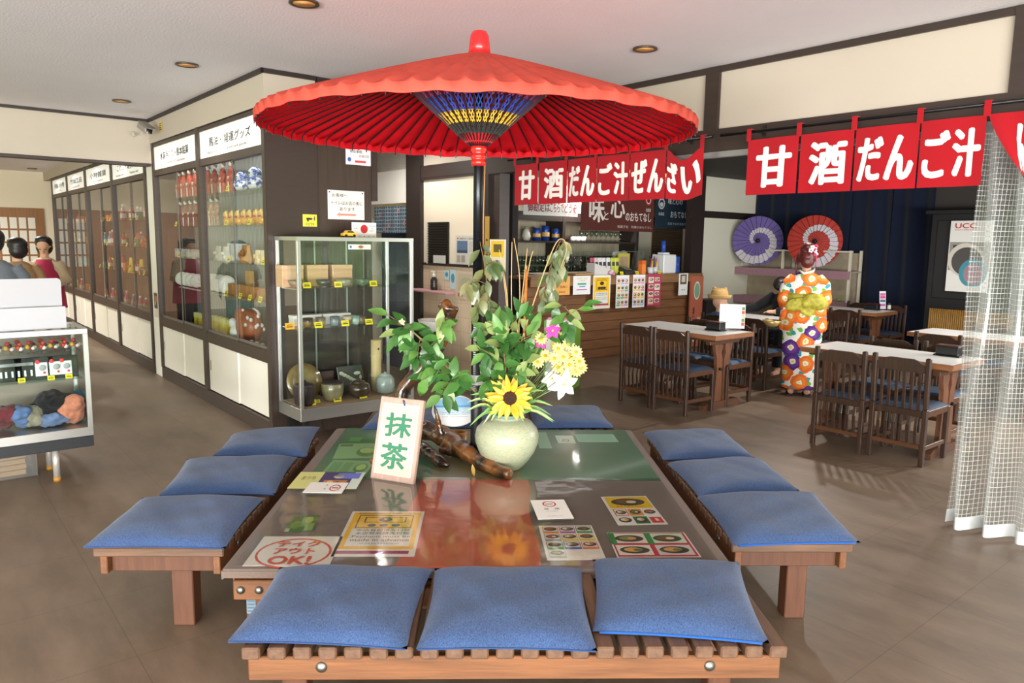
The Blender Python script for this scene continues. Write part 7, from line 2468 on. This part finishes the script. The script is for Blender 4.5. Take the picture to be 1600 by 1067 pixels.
def hung(name, label, cat, x0, x1, y0, y1, **k):
    """paper hanging on the counter front between picture columns x0..x1 and rows y0..y1"""
    xm = (x0 + x1) / 2
    a, e = atu(x0, (y0 + y1) / 2, UCO)[1], atu(x1, (y0 + y1) / 2, UCO)[1]
    zt, zb = atu(xm, y0, UCO)[2], atu(xm, y1, UCO)[2]
    return panel(name, label, cat, e - a, zt - zb, Wp(UCO + .006, (a + e) / 2, (zt + zb) / 2), RZ, t=.002, **k)
hung('notice', 'orange handwritten notice on the counter front behind the flowers', 'notice', 866, 890, 432, 461, col='f0b060', texts=[('空車です', .5, .75, .6, .14, '8a5a2a', .01), ('ご自由に', .5, .45, .7, .14, '8a5a2a', .01), ('box', .5, .18, .4, .12, '8a5a2a', .01)])
hung('notice', 'white notice with green and blue lines on the counter front', 'notice', 895, 922, 431, 460, col='f0eff2', rects=[(.25, .52, .75, .62, '4ab08a'), (.35, .40, .7, .45, '3a8ac0'), (.2, .24, .8, .28, 'b83a8a')], texts=[('お支払い方法', .5, .86, .6, .07, 'd0b030', .01), ('ご案内', .5, .75, .4, .07, 'd0b030', .01)])
hung('poster', 'yellow pay in advance poster hanging on the counter front', 'poster', 926, 953, 430, 482, col='f0eee8', rects=[(.06, .08, .94, .94, 'f2c01c'), (.14, .14, .86, .50, 'f0eee8'), (.2, .56, .8, .86, '2f2d28'), (.22, .575, .78, .845, 'f2c01c'), (.1, .1, .9, .15, 'a8327a')], discs=[(.5, .76, .12, .055, '2f2d28'), (.36, .62, .1, .04, '2f2d28'), (.5, .62, .1, .04, '2f2d28'), (.64, .62, .1, .04, '2f2d28')],
     texts=[('本店餐前请先付款', .5, .46, .66, .035, '2f2d28', .02), ('本店餐前請先付款', .5, .41, .66, .035, '2f2d28', .02), ('Payment must be', .5, .34, .66, .03, '2f2d28', .01), ('made in advance', .5, .29, .66, .03, '2f2d28', .01), ('お会計は前払いで', .5, .90, .7, .035, '5a4a10', .01)])
def foodsheet(label, x0, x1, y0, y1, col, rows, cols, cl, seed):
    rr = random.Random(seed)
    rects, cells = [], []
    for r in range(rows):
        for c in range(cols):
            w, h = .9 / cols, .88 / rows
            x, z = .06 + c * w, .94 - (r + 1) * h
            rects.append((x, z, x + w * .88, z + h * .86, rr.choice(cl)))
            rects.append((x + w * .06, z + h * .25, x + w * .8, z + h * .8, 'e8e4da'))
            cells.append((x + w * .44, z + h * .52, w * .32, h * .2))
    hung('menu_sheet', label, 'menu', x0, x1, y0, y1, col=col, rects=rects, discs=dishes(cells, rr))
CL = ['d9a0c0', 'f0b08a', 'f0d23a', '6ab07a', '9ac0e0', 'e08a5a']
foodsheet('menu sheet of small dish pictures beside the yellow counter poster', 962, 982, 430, 481, 'ecebf0', 4, 3, CL, 1)
foodsheet('menu sheet of small dish pictures, second from the yellow counter poster', 988, 1007, 429, 480, 'ecebf0', 4, 3, CL, 2)
foodsheet('menu sheet with a magenta lower half, third from the yellow counter poster', 1011, 1032, 428, 478, 'b83a5a', 4, 2, ['e9dcd2', 'f0b0a0', 'c84a6a'], 3)
hung('poster', 'narrow white poster with one photo at the far end of the counter front', 'poster', 1060, 1074, 427, 461, col='efeff0', rects=[(.15, .5, .85, .95, '6a5a4a'), (.3, .6, .7, .88, 'd8d0c0')], discs=[(.4, .25, .08, .03, 'a09890'), (.65, .25, .08, .03, 'a09890')])
# red menu board at the counter end
a, e = CV1_ + .02, CV1_ + .62
q0_, q1_ = atu(1078, 428, UCO), atu(1078, 545, UCO)
mb0, mb1 = atu(1077, 480, UCO)[1], atu(1096, 480, UCO)[1]
panel('menu_board', 'tall salmon red menu board standing at the end of the counter', 'board', mb1 - mb0, 1.13, Wp(UCO + .015, (mb0 + mb1) / 2, .575), RZ_U, 0, col='b8664e', t=.03,
      rects=[(.2, .52 - .05 * i, .34, .55 - .05 * i, '8a4a38') for i in range(6)] + [(.6, .2 + .06 * i, .85, .24 + .06 * i, 'd9b0a0') for i in range(4)], discs=[(.5, .80, .26, .13, 'd8dccf'), (.5, .80, .21, .105, '7fa88a'), (.4, .16, .2, .09, 'cfd6d2'), (.4, .16, .15, .07, '5a8a9a')], texts=[('甘味', .3, .52, .12, .1, '5a2a20', .02)])
# goods on the counter
def put_c(key, mk, px, py, label, du=0.2, rz=0.0, group=None, scale=1.0):
    u = UCO - du
    return KIT.put(key, mk, Wp(u, atu(px, py, u)[1], CT + .001), RZ_U + rz, label, group, scale)
def rack():
    o = thing('packet_box', 'x', 'box')
    MB().prism([(-.2, 0), (.2, 0), (.2, .06), (-.2, .17)], -.08, .08).build('tray', mat('d6d3d2', .6), o)
    return o
put_c('rack', rack, 938, 427, 'slanted white box holding packets on the counter', .16)
def packet(col):
    return lambda: simple('drink_packet', 'packet', MB().box((0, 0, .12), (.075, .03, .24), 0, .008, rotm(-.08)), mat(col, .4), extra=[('printed_band', MB().box((0, -.012, .15), (.06, .012, .06), 0, .003, rotm(-.08)), mat('4a4a52', .5))])
for i, (px, c) in enumerate(((925, 'c8506a'), (931, 'd8c8d0'), (937, 'e6e4e6'), (943, 'e8e6ea'), (950, 'eceaee'), (957, 'c9d24a'), (963, 'd2d84e'))):
    put_c('packet' + c, packet(c), px, 424, ['pink packet at the flower end of the white box', 'pale pink packet second in the white box', 'grey white packet third in the white box', 'white packet in the middle of the white box', 'large white packet at the far end of the box', 'yellow green packet beside the white box', 'yellow green packet nearest the card reader'][i], .32, group='packets on the counter')
put_c('pad', lambda: simple('calculator', 'calculator', MB().box((0, 0, .05), (.2, .22, .05), 0, .012, rotm(.3)).bx(-.11, .11, -.12, .12, 0, .03, ch=.006), mat('3a3836', .5), extra=[('screen', MB().box((0, -.02, .082), (.12, .12, .004), 0, 0, rotm(.3)), mat('8a8a80', .3))]), 977, 427, 'dark card reader on the counter', .25)
put_c('obox', box_proto('orange_box', 'box', .085, .08, .2, 'f0863a', lid='e06a20'), 1003, 426, 'bright orange card box on the counter', .12)
put_c('pens', lambda: simple('pen_cup', 'cup', MB().lathe([(.045, 0), (.05, .1), (.046, .1), (.04, .01)], 16), mat('d6d4d8', .4), extra=[('pens', MB().tube([(.0, 0, .02), (.02, .0, .24)], .008).tube([(.01, .01, .02), (-.02, .02, .22)], .008, 8, 1).tube([(-.02, 0, .02), (-.04, -.01, .26)], .008, 8, 2).tube([(.02, .0, .02), (.05, 0, .2)], .01, 8, 3), [mat('c83a8a', .5), mat('5ab04a', .5), mat('2a2a2a', .5), mat('e0d04a', .5)])]), 1016, 425, 'cup of colourful pens on the counter', .14)
put_c('pens', None, 1023, 425, 'second cup of colourful pens beside the dispenser', .18)
def dispenser():
    o = thing('ice_dispenser', 'x', 'dispenser')
    MB().bx(-.2, .1, -.12, .12, 0, .29, ch=.01).build('body', mat('e4e6ea', .4), o)
    MB().bx(.101, .2, -.12, .12, 0, .26, ch=.01).build('blue_side', mat('2450a8', .4), o)
    MB().bx(-.12, .02, -.05, .08, .29, .32, ch=.006).build('lid', mat('eceef0', .4), o)
    MB().tube([(-.05, .02, .32), (-.05, .02, .5)], .035, 14).build('handle', mat('2a52b0', .4), o)
    MB().bx(.13, .15, -.125, -.12, .12, .15).build('button', mat('d83a5a', .4), o)
    return o
put_c('disp', dispenser, 1040, 424, 'white and blue dispenser with a blue handle on the counter', .25)
for i, (px, py) in enumerate(((972, 424), (996, 422), (1031, 424))):
    put_c('tag', proto_tag, px, py, ['yellow price tag before the packets on the counter', 'yellow price tag beside the orange box', 'yellow price tag before the blue dispenser'][i], .06, scale=.9)
def pinkpig(): return simple('tape_dispenser', 'tape dispenser', MB().ell((0, 0, .035), (.05, .025, .034)).lathe([(.02, 0), (.02, .03)], 12, (.05, 0, 0)), mat('d8a0c0', .5), extra=[('tape', MB().lathe([(.012, -.012), (.024, -.012), (.024, .012), (.012, .012)], 16, (0, 0, .05)), mat('e8e4ea', .4))])
put_c('pig', pinkpig, 955, 429, 'pink tape dispenser at the counter edge', .05)
put_c('tray', lambda: simple('wooden_tray', 'tray', MB().bx(-.17, .17, -.11, .11, 0, .035, ch=.004), wood('b08a5a', .5, .12)), 905, 428, 'flat wooden tray with papers on the counter', .2)
# glass guard case on the counter
va, ve = atu(868, 426, UCO - .45)[1], atu(1003, 426, UCO - .45)[1]
o = thing('counter_glass_case', 'low clear glass case on the back of the counter', 'glass case', Wp(UCO - .42, va, CT + .001), RZ_U)
L_ = ve - va
MB().bx(0, L_, 0, .005, 0, .33).build('front_pane', GLASS, o)
MB().bx(0, L_, .005, .18, .325, .33).build('top_pane', SHELF_GLASS, o)
MB().bx(L_ - .005, L_, .005, .18, 0, .325).build('end_pane', GLASS, o)
MB().bx(0, L_, -.004, .0, .325, .334).build('edge_strip', mat('5a6a62', .4), o)
KIT.put('frame_y', lambda: simple('picture_frame', 'picture frame', MB().bx(-.13, .13, 0, .02, 0, .3), mat('e0c85a', .5), extra=[('picture', MB().bx(-.09, .09, -.002, .0, .05, .25), mat('c9a58a', .6))]), Wp(UCO - .52, atu(975, 410, UCO - .52)[1], CT + .001), RZ_U, 'yellow edged picture frame behind the glass of the counter')
o = KIT.put('wrapgift', lambda: simple('gift_bundle', 'gift', MB().ell((0, 0, .12), (.12, .1, .12)), mat('b8a070', .6, var=.3, vs=20), extra=[('clear_bow', MB().ell((-.08, 0, .28), (.09, .05, .06)).ell((.08, 0, .28), (.09, .05, .06)).ell((0, 0, .24), (.04, .04, .06)), mat('d8d6d4', .25))]), Wp(UCO - .72, atu(968, 420, UCO - .72)[1], CT - .0), RZ_U, 'gift bundle tied with a clear bow behind the counter glass')
settags(MB().bx(-1.0, 1.6, 0, .5, 0.0, CT - .001, ch=.004).build('back_counter', mat('8f8578', .5), None, loc=Wp(UCO - .64, 8.0, 0), rz=RZ_U), 'inner work counter on the kitchen side', 'counter')
# glass-shelved cupboard along the kitchen wall
KU = -8.55
kv0, kv1 = 6.4, atu(996, 400, KU)[1]
o = thing('kitchen_cupboard', 'dark framed kitchen cupboard with shelves of glasses behind the counter', 'cupboard', Wp(KU, kv0, 0), RZ_U)
LK = kv1 - kv0
kz = [1.14, atu(900, 413, KU)[2], atu(900, 377, KU)[2], atu(850, 345, KU)[2], atu(850, 331, KU)[2]]
xm = atu(878, 400, KU)[1] - kv0
b = MB()
b.bx(0, LK, 0, .4, 0, 1.06)
b.bx(0, LK, 0, .03, kz[3], kz[4])
b.bx(0, LK, 0, .38, kz[2] - .03, kz[2])
for x in (0, xm, LK - .05):
    b.bx(x, x + .06, -.004, .4, 1.06, kz[4])
b.build('frame', mat('2e2724', .5), o)
MB().bx(0, LK, .39, .4, 1.06, kz[3]).build('back_boards', mat('b5aa94', .7, var=.2, vs=9, stretch=(8, 1, .3)), o)
for z in (kz[0], kz[1]):
    MB().bx(.06, LK - .05, .02, .38, z - .008, z).build('shelf', SHELF_GLASS, o)
MB().bx(.02, LK, .0, .38, kz[4], 2.6).build('upper_panel', mat('ddd4c0', .7), o)
TUM = glass_mat('tumbler_glass', (.80, .86, .84), 1.2, .05, .10)[0]
def tumbler(): return simple('glass_tumbler', 'glass', MB().lathe([(.026, 0), (.034, .10), (.031, .10), (.024, .008), (0, .008)], 14), TUM)
for r, z in enumerate((kz[0], kz[1])):
    for i in range(16):
        x = .9 + i * .135
        if x > LK - .1: continue
        for d in (0, 1):
            KIT.put('tumbler', tumbler, Wp(KU - .1 - .14 * d, kv0 + x + .05 * d, z + .0005), RZ_U, 'upturned clear tumbler on the %s glass shelf of the kitchen cupboard' % ['lower', 'middle'][r], 'tumblers on the %s cupboard shelf' % ['lower', 'middle'][r], (1.3, 1.3, 1.25))
for i, px in enumerate((838, 852, 868, 822)):
    y_ = 376
    u = KU - .12
    if i < 3:
        KIT.put('can', lambda: simple('blue_can', 'can', MB().lathe([(.062, 0), (.062, .2), (.055, .21), (0, .21)], 20), mat('22459a', .3, metal=.3), extra=[('gold_label', MB().lathe([(.0628, .06), (.0628, .12)], 20, cap=False), mat('c8a05a', .4))]), Wp(u, atu(px, y_, u)[1], kz[2] + .001), RZ_U, '%s blue and gold can on the top cupboard shelf, counted from the umbrella pole' % ORD[i] if False else ['blue and gold can closest to the tall reeds on the cupboard shelf', 'tallest looking middle blue can on the cupboard shelf', 'blue can next to the cupboard post'][i], 'blue cans on the cupboard shelf', (1.0, 1.0, 1.1 if i == 1 else .92))
    else:
        KIT.put('jarw', lambda: simple('white_jar', 'jar', MB().lathe([(.05, 0), (.07, .06), (.05, .15), (.03, .18)], 18), mat('d2d0c4', .4), extra=[('lid', MB().lathe([(.032, .18), (.03, .21), (0, .212)], 14), mat('8a8a80', .4))]), Wp(u, atu(px, y_, u)[1], kz[2] + .001), RZ_U, 'white jar with a grey lid beside the blue cans')
for i, px in enumerate((895, 903, 911)):
    u = KU - .12
    KIT.put('wcup', cup('ecebe6', 'dddcd6', .05, .075), Wp(u, atu(px, 377, u)[1], kz[2] + .001), RZ_U, ['white cup by the post on the top cupboard shelf', 'middle white cup on the top cupboard shelf', 'white cup toward the louvre door on the top shelf'][i], 'white cups on the top cupboard shelf')
for i in range(9):
    u = KU - .14
    x = xm + .55 + i * .115
    if x < LK - .1:
        KIT.put('goblet', lambda: simple('stemmed_glass', 'glass', MB().lathe([(.03, 0), (.005, .01), (.005, .06), (.03, .09), (.034, .15), (.031, .15), (.026, .09), (0, .065)], 14), TUM), Wp(u, kv0 + x, kz[2] + .001), RZ_U, 'clear stemmed glass on the top shelf of the kitchen cupboard', 'stemmed glasses on the top cupboard shelf', 1.15)
# hanging signs in front of the cupboard
def signp(name, label, cat, u, x0, x1, y0, y1, **k):
    ym = (y0 + y1) / 2
    a, e = atu(x0, ym, u)[1], atu(x1, ym, u)[1]
    zt, zb = atu((x0 + x1) / 2, y0, u)[2], atu((x0 + x1) / 2, y1, u)[2]
    return panel(name, label, cat, e - a, zt - zb, Wp(u, (a + e) / 2, (zt + zb) / 2), RZ_U, **k)
signp('hanging_sign', 'pale sign with maroon characters under the red banner by the cupboard', 'sign', KU + .2, 818, 903, 296, 337, col='c6cbc8', t=.006, texts=[('御勘定は', .27, .32, .40, .38, '7a2430', .02), ('こちらで', .60, .32, .26, .36, '7a2430', .02), ('どうぞ', .86, .32, .24, .36, '7a2430', .02)])
signp('brown_banner', 'brown cloth banner with white brush characters behind the red banner', 'banner', KU + .35, 908, 1022, 290, 361, col='5c2a24', t=.004,
      discs=[(.915, .74, .045, .13, 'c8323a'), (.915, .74, .034, .10, 'efe2da'), (.915, .72, .025, .06, '5c2a24')],
      texts=[('味', .2, .47, .2, .58, 'eee4de', .03), ('と', .325, .33, .06, .18, 'eee4de', .02), ('心', .48, .52, .2, .46, 'eee4de', .03), ('のおもてなし', .775, .33, .37, .2, 'eee4de', .02), ('御菓子処　阿蘇のおもてなし', .73, .10, .5, .06, 'd8c8c0'), ('和漢喜', .915, .5, .07, .08, 'efe2da', .01)])
signp('blue_banner', 'small dark blue cloth banner with white writing beside the brown one', 'banner', KU + .1, 1024, 1078, 296, 357, col='22384a', t=.004, discs=[(.17, .62, .09, .14, 'e4e8ea'), (.17, .62, .065, .10, '22384a'), (.17, .60, .045, .06, 'e4e8ea')],
      texts=[('味と心の', .56, .70, .42, .17, 'e4e8ea', .02), ('おもてなし', .68, .36, .5, .17, 'e4e8ea', .02), ('御菓子処和漢喜本舗', .66, .12, .6, .07, 'c0c8cc'), ('和漢喜', .17, .36, .16, .08, 'e4e8ea', .01)])
# brown louvre shutter on the kitchen wall
a, e = atu(1019, 380, UK + .03)[1], atu(1065, 380, UK + .03)[1]
b = MB()
for i in range(34):
    b.box(((e - a) / 2, .012, .35 + i * .05), (e - a, .012, .046), 0, 0, rotm(.5))
b.bx(0, .03, 0, .03, .3, 2.1).bx(e - a - .03, e - a, 0, .03, .3, 2.1).bx(0, e - a, 0, .03, 2.05, 2.12)
settags(b.build('louvre_shutter', mat('5a4634', .5), None, loc=Wp(UK + .045, a, 0), rz=RZ_U), 'brown louvre shutter on the kitchen wall behind the dispenser', 'shutter')
settags(MB().bx(0, .5, 0, .3, 0, .75).build('dark_crate', mat('24211f', .6), None, loc=Wp(UWL + .35, 10.0, 0), rz=RZ_U), 'dark stacked crate beside the red menu board', 'crate')

# ================================================================ wash corner
def on_v(px, py, v=VN): return atv(px, py, v)
def wallp(name, label, cat, x0, x1, y0, y1, v=VN - .012, **k):
    a, e = on_v(x0, (y0 + y1) / 2, v)[0], on_v(x1, (y0 + y1) / 2, v)[0]
    zt, zb = on_v((x0 + x1) / 2, y0, v)[2], on_v((x0 + x1) / 2, y1, v)[2]
    return panel(name, label, cat, e - a, zt - zb, Wp((a + e) / 2, v, (zt + zb) / 2), RZ_V, **k)
a, e = on_v(670, 380)[0], on_v(702, 380)[0]
zt, zb = on_v(686, 347)[2], on_v(686, 414)[2]
o = thing('louvre_window', 'small dark louvre window in the wash corner wall', 'window', Wp(a, VN - .03, zb + .012), RZ_V)
hL, wL = zt - zb - .012, e - a
MB().bx(0, wL, .01, .028, 0, hL).build('dark_pane', mat('181614', .4), o)
b = MB()
for i in range(16):
    b.box((wL / 2, .006, .02 + i * (hL - .04) / 15), (wL - .02, .003, .026), 0, 0, rotm(.6))
b.build('louvres', mat('2e2824', .4), o)
MB().bx(0, .02, -.004, .012, 0, hL).build('jamb', mat('cfc7b8', .5), o)
MB().bx(wL * .36, wL * .95, -.008, -.004, .01, .10).build('notice', mat('c8c8c0', .6), o)
wallp('poster', 'framed poster with a lake photo on the plaster wall behind the umbrella pole', 'poster', 712, 750, 368, 414, col='c9c4bc', rects=[(.06, .5, .5, .82, '5a6f8c'), (.06, .4, .5, .5, '3a4a5a'), (.55, .45, .9, .8, 'b8b4ac'), (.06, .08, .2, .32, 'a89a8a'), (.24, .08, .4, .32, '9a9088'), (.6, .08, .9, .36, '8aa86a')], discs=[(.09, .9, .03, .03, 'c8323a')], texts=[('施設のご案内', .45, .9, .55, .06, '6a625a', .01)])
wallp('map_sheet', 'printed map sheet on the tiled wall beside the umbrella pole', 'map', 712, 750, 424, 468, v=VN - .014, col='c9b8a2', rects=[(.1, .3, .9, .9, 'bcae94'), (.05, .05, .95, .25, 'c4b4a0'), (.1, .08, .3, .2, 'a85a4a')], discs=[(.45, .6, .25, .2, 'a8a888'), (.7, .5, .15, .15, '9aa88a')])
for i, (x0, x1, y0, y1) in enumerate(((694, 702, 422, 437), (703, 712, 421, 451))):
    wallp('sticker', ['pale blue sticker on the tiled wall above the pink shelf', 'taller pale blue sticker next to the map sheet'][i], 'sticker', x0, x1, y0, y1, v=VN - .014, col='b8ccd0', discs=[(.5, .55, .3, .25, '4a92b0')])
a, e = on_v(648, 452, VN - .1)[0], on_v(702, 454, VN - .1)[0]
z = on_v(676, 453, VN - .1)[2]
settags(MB().bx(0, e - a, 0, .13, -.035, 0, ch=.012).build('pink_shelf', mat('d0a0a4', .4), None, loc=Wp(a, VN - .145, z), rz=RZ_V), 'pink wall shelf holding the soap bottle', 'shelf')
q = on_v(678, 450, VN - .08)
o = thing('soap_bottle', 'dark soap bottle with white pump on the pink shelf', 'bottle', Wp(q[0], VN - .08, z + .001), RZ_V)
MB().lathe([(.035, 0), (.042, .01), (.042, .06), (.038, .075), (.042, .09), (.04, .12), (.022, .14), (.02, .15)], 20).build('bottle', mat('2c2624', .3, coat=.4), o)
MB().lathe([(.02, .15), (.02, .18), (.008, .182), (.008, .205)], 14).bx(-.045, .012, -.01, .01, .2, .215).build('pump', mat('eceae6', .4), o)
q = on_v(682, 500, VN - .22)
o = thing('wash_basin', 'white wash basin with a bent chrome tap below the pink shelf', 'basin', Wp(q[0], VN - .02, 0), RZ_V)
zb_ = q[2]
MB().loft([((0, -.2, zb_ - .16), .10, .09), ((0, -.2, zb_ - .10), .20, .16), ((0, -.2, zb_), .25, .19), ((0, -.2, zb_), .225, .165), ((0, -.2, zb_ - .09), .17, .13)], 0, 28).build('bowl', mat('e8e6e2', .2, coat=.4), o)
MB().tube([(.04, -.05, zb_), (.04, -.05, zb_ + .17), (.03, -.09, zb_ + .21), (.01, -.15, zb_ + .2), (.0, -.17, zb_ + .14)], .012, 10).build('tap', STEEL, o)
MB().tube([(0, -.16, 0), (0, -.16, zb_ - .15)], .022, 12).build('waste_pipe', STEEL, o)
q = atz(702, 592, 0)
o = thing('bucket', 'green bucket on the floor of the wash corner', 'bucket', q)
MB().lathe([(.10, 0), (.14, .28), (.135, .28), (.095, .01), (0, .01)], 24).build('body', mat('3f9a4a', .4), o)
MB().lathe([(.14, .265), (.147, .27), (.147, .285), (.135, .285)], 24, cap=False).build('rim', mat('3a9046', .4), o)
# brass plate and thermometer on the dark post
wallp('brass_plate', 'narrow brass ruler plate on the dark post behind the umbrella pole', 'plate', 757, 764, 338, 430, v=VN - .05, col='b08a3a', t=.004, discs=[(.5, .35, .25, .02, '4a3a1a'), (.5, .6, .25, .02, '4a3a1a')])
wallp('poster', 'yellow and white notice behind the tall reeds on the dark post', 'poster', 765, 790, 374, 424, v=VN - .055, col='efe6c8', rects=[(.1, .45, .9, .95, 'f0c83a'), (.25, .6, .75, .85, '6a5a2a')], texts=[('お願い', .5, .3, .6, .12, '5a5040', .02)])
# patterned curtain and white box wall of the passage
a, e = on_v(586, 340)[0] - .05, P0a
o = thing('patterned_curtain', 'short blue grey curtain with star pattern in the passage beside the pilaster', 'curtain', Wp(a, VN + .02, 0), RZ_V)
zt, zb = on_v(612, 322)[2], on_v(612, 364)[2]
m = mat('3f4c5c', .85, key='star')
nt = m.node_tree
tc = nt.nodes.new('ShaderNodeTexCoord')
vo = nt.nodes.new('ShaderNodeTexVoronoi')
vo.feature = 'DISTANCE_TO_EDGE'
vo.inputs['Scale'].default_value = 22
vo.inputs['Randomness'].default_value = 0.15
r = nt.nodes.new('ShaderNodeValToRGB')
r.color_ramp.interpolation = 'CONSTANT'
r.color_ramp.elements[0].color = (*lin('9fb4c0'), 1)
r.color_ramp.elements[1].position = .09
r.color_ramp.elements[1].color = (*lin('46586a'), 1)
nt.links.new(tc.outputs['Object'], vo.inputs['Vector'])
nt.links.new(vo.outputs['Distance'], r.inputs[0])
nt.links.new(r.outputs[0], nt.nodes['Principled BSDF'].inputs['Base Color'])
for k in range(2):
    x0, x1 = (e - a) * k / 2 + .004, (e - a) * (k + 1) / 2 - .004
    MB().grid(14, 6, lambda u, v: Vector((x0 + (x1 - x0) * u, -.008 * math.sin(12 * u), zb + (zt - zb) * v))).build('cloth_panel', m, o)
b = MB()
for (fx, fz) in ((.2, .7), (.45, .3), (.7, .8), (.85, .35), (.3, .15)):
    for i in range(5):
        t_ = 2 * PI * i / 5
        b.ell(((e - a) * fx + .02 * math.cos(t_), -.014, zb + (zt - zb) * fz + .02 * math.sin(t_)), (.010, .003, .010), 0, 8, 6)
b.build('flower_print', mat('d08a8a', .7), o)
MB().bx(0, e - a, .01, .03, zt, zt + .05).build('rail', mat('c8b88a', .5), o)
settags(MB().bx(a, e, 0, .03, .0, zb + .25).build('navy_cloth', fabric('1c2a48', .1), None, loc=Wp(0, VN + .12, 0), rz=RZ_V), 'plain navy cloth hanging under the star patterned curtain', 'curtain')
# ================================================================ notices on the dark pilaster, camera, stickers
def pil(name, label, cat, x0, x1, y0, y1, u=-5.882, **k):
    ym = (y0 + y1) / 2
    a, e = atu(x0, ym, u)[1], atu(x1, ym, u)[1]
    zt, zb = atu((x0 + x1) / 2, y0, u)[2], atu((x0 + x1) / 2, y1, u)[2]
    return panel(name, label, cat, e - a, zt - zb, Wp(u + .002, (a + e) / 2, (zt + zb) / 2), RZ_U, t=.002, **k)
pil('notice', 'handwritten white notice with a red arrow pinned on the dark pilaster', 'notice', 512, 569, 298, 343, col='ebe4dc', rects=[(.32, .13, .76, .20, 'e88a72')] + [(.24 + .012 * i, .165 - .012 * (i + 1), .25 + .012 * i, .165 + .012 * (i + 1), 'e88a72') for i in range(7)], discs=[(.05, .93, .02, .022, '2a2624'), (.95, .93, .02, .022, '2a2624')],
    texts=[('お客様へ', .32, .83, .42, .13, '4a4644', .0), ('トイレはお店の奥に', .52, .57, .84, .14, '4a4644', .0), ('あります', .52, .36, .42, .13, '4a4644', .0)])
pil('safety_card', 'white card with a red disc and blue shield half hidden under the umbrella rim', 'card', 540, 579, 222, 258, col='ece8ec', discs=[(.5, .82, .13, .16, 'c8242c'), (.14, .22, .07, .10, '3a62b0')], rects=[(.36, .1, .8, .2, 'd84a4a')], texts=[('緊急事態', .4, .58, .48, .13, '3a3a44', .02), ('応援の店', .72, .40, .4, .13, '8a8a90', .02), ('Welcome', .14, .86, .22, .08, '4a4a4a', .01)])
pil('camera_sign', 'yellow security camera sign on the dark cabinet end', 'sign', 473, 495, 335, 354, u=-5.868, col='e2d24a', rects=[(.25, .55, .65, .72, '2a2824'), (.6, .62, .85, .66, '2a2824'), (.8, .5, .86, .85, '2a2824'), (.3, .42, .42, .56, '2a2824')], texts=[('CCTV', .5, .2, .6, .2, '2a2824', .02)])
q = atv(251, 197, VC - .004)
panel('sticker', 'tiny yellow sticker on the cream wall beside the security camera', 'sticker', .10, .10, Wp(q[0], VC - .006, q[2]), RZ_V, col='e0c038', t=.002, rects=[(.1, .1 + .2 * i, .9, .2 + .2 * i, '4a4020') for i in range(4)])
q = atv(229, 472, VC)
panel('leaflet', 'small dark leaflet stuck on the white strip between the cabinets', 'leaflet', .16, .30, Wp((-9.405), VC + .008, q[2]), RZ_V, col='d8cfc4', t=.002, rects=[(.05, .35, .95, .95, '4a3f3c'), (.2, .6, .8, .85, 'a8724a')], discs=[(.4, .55, .15, .08, 'd0a05a')])
# security camera on the corner of the cream wall
q = atv(226, 200, VC - .16)
o = thing('security_camera', 'grey security camera mounted on the cream wall corner', 'camera', Wp(*q), RZ_V - 1.25)
Q = rotm(-.45)
o.scale = (.62, .62, .62)
MB().box((0, 0, 0), (.13, .28, .11), 0, .02, Q).build('housing', mat('9a948a', .35, metal=.3), o)
MB().box(Q @ Vector((0, .05, .07)), (.15, .34, .02), 0, .006, Q).build('sun_shield', mat('8a847c', .35, metal=.3), o)
MB().box(Q @ Vector((0, .145, 0)), (.115, .012, .095), 0, .012, Q).build('lens_window', mat('141416', .1, coat=1), o)
MB().tube([(0, -.03, -.05), (.02, -.08, -.10), (.06, -.17, -.10)], .02, 10).box((.075, -.20, -.10), (.07, .05, .09), 0, .01).build('mount', mat('b0aaa0', .4), o)
# white and green stand behind the flowers
q = atz(872, 606, 0)
o = thing('white_stand', 'white display stand with green edges behind the flower vase', 'stand', q, -0.35)
hS = aty(870, 500, q.y).z
MB().bx(-.16, .16, 0, .24, 0.04, hS, ch=.006).build('body', mat('e8e8e6', .4), o)
for s in (-1, 1):
    MB().bx(s * .172 - .012, s * .172 + .012, -.01, .25, 0, hS - .01, ch=.004).build('green_edge', mat('6f9a3a', .45), o)
MB().bx(-.15, .15, .02, .22, hS, hS + .02, ch=.004).build('tray', mat('d890a8', .5), o)
MB().bx(-.10, .08, -.004, -.0005, hS - .35, hS - .1).build('yellow_label', mat('e8e27a', .6), o)
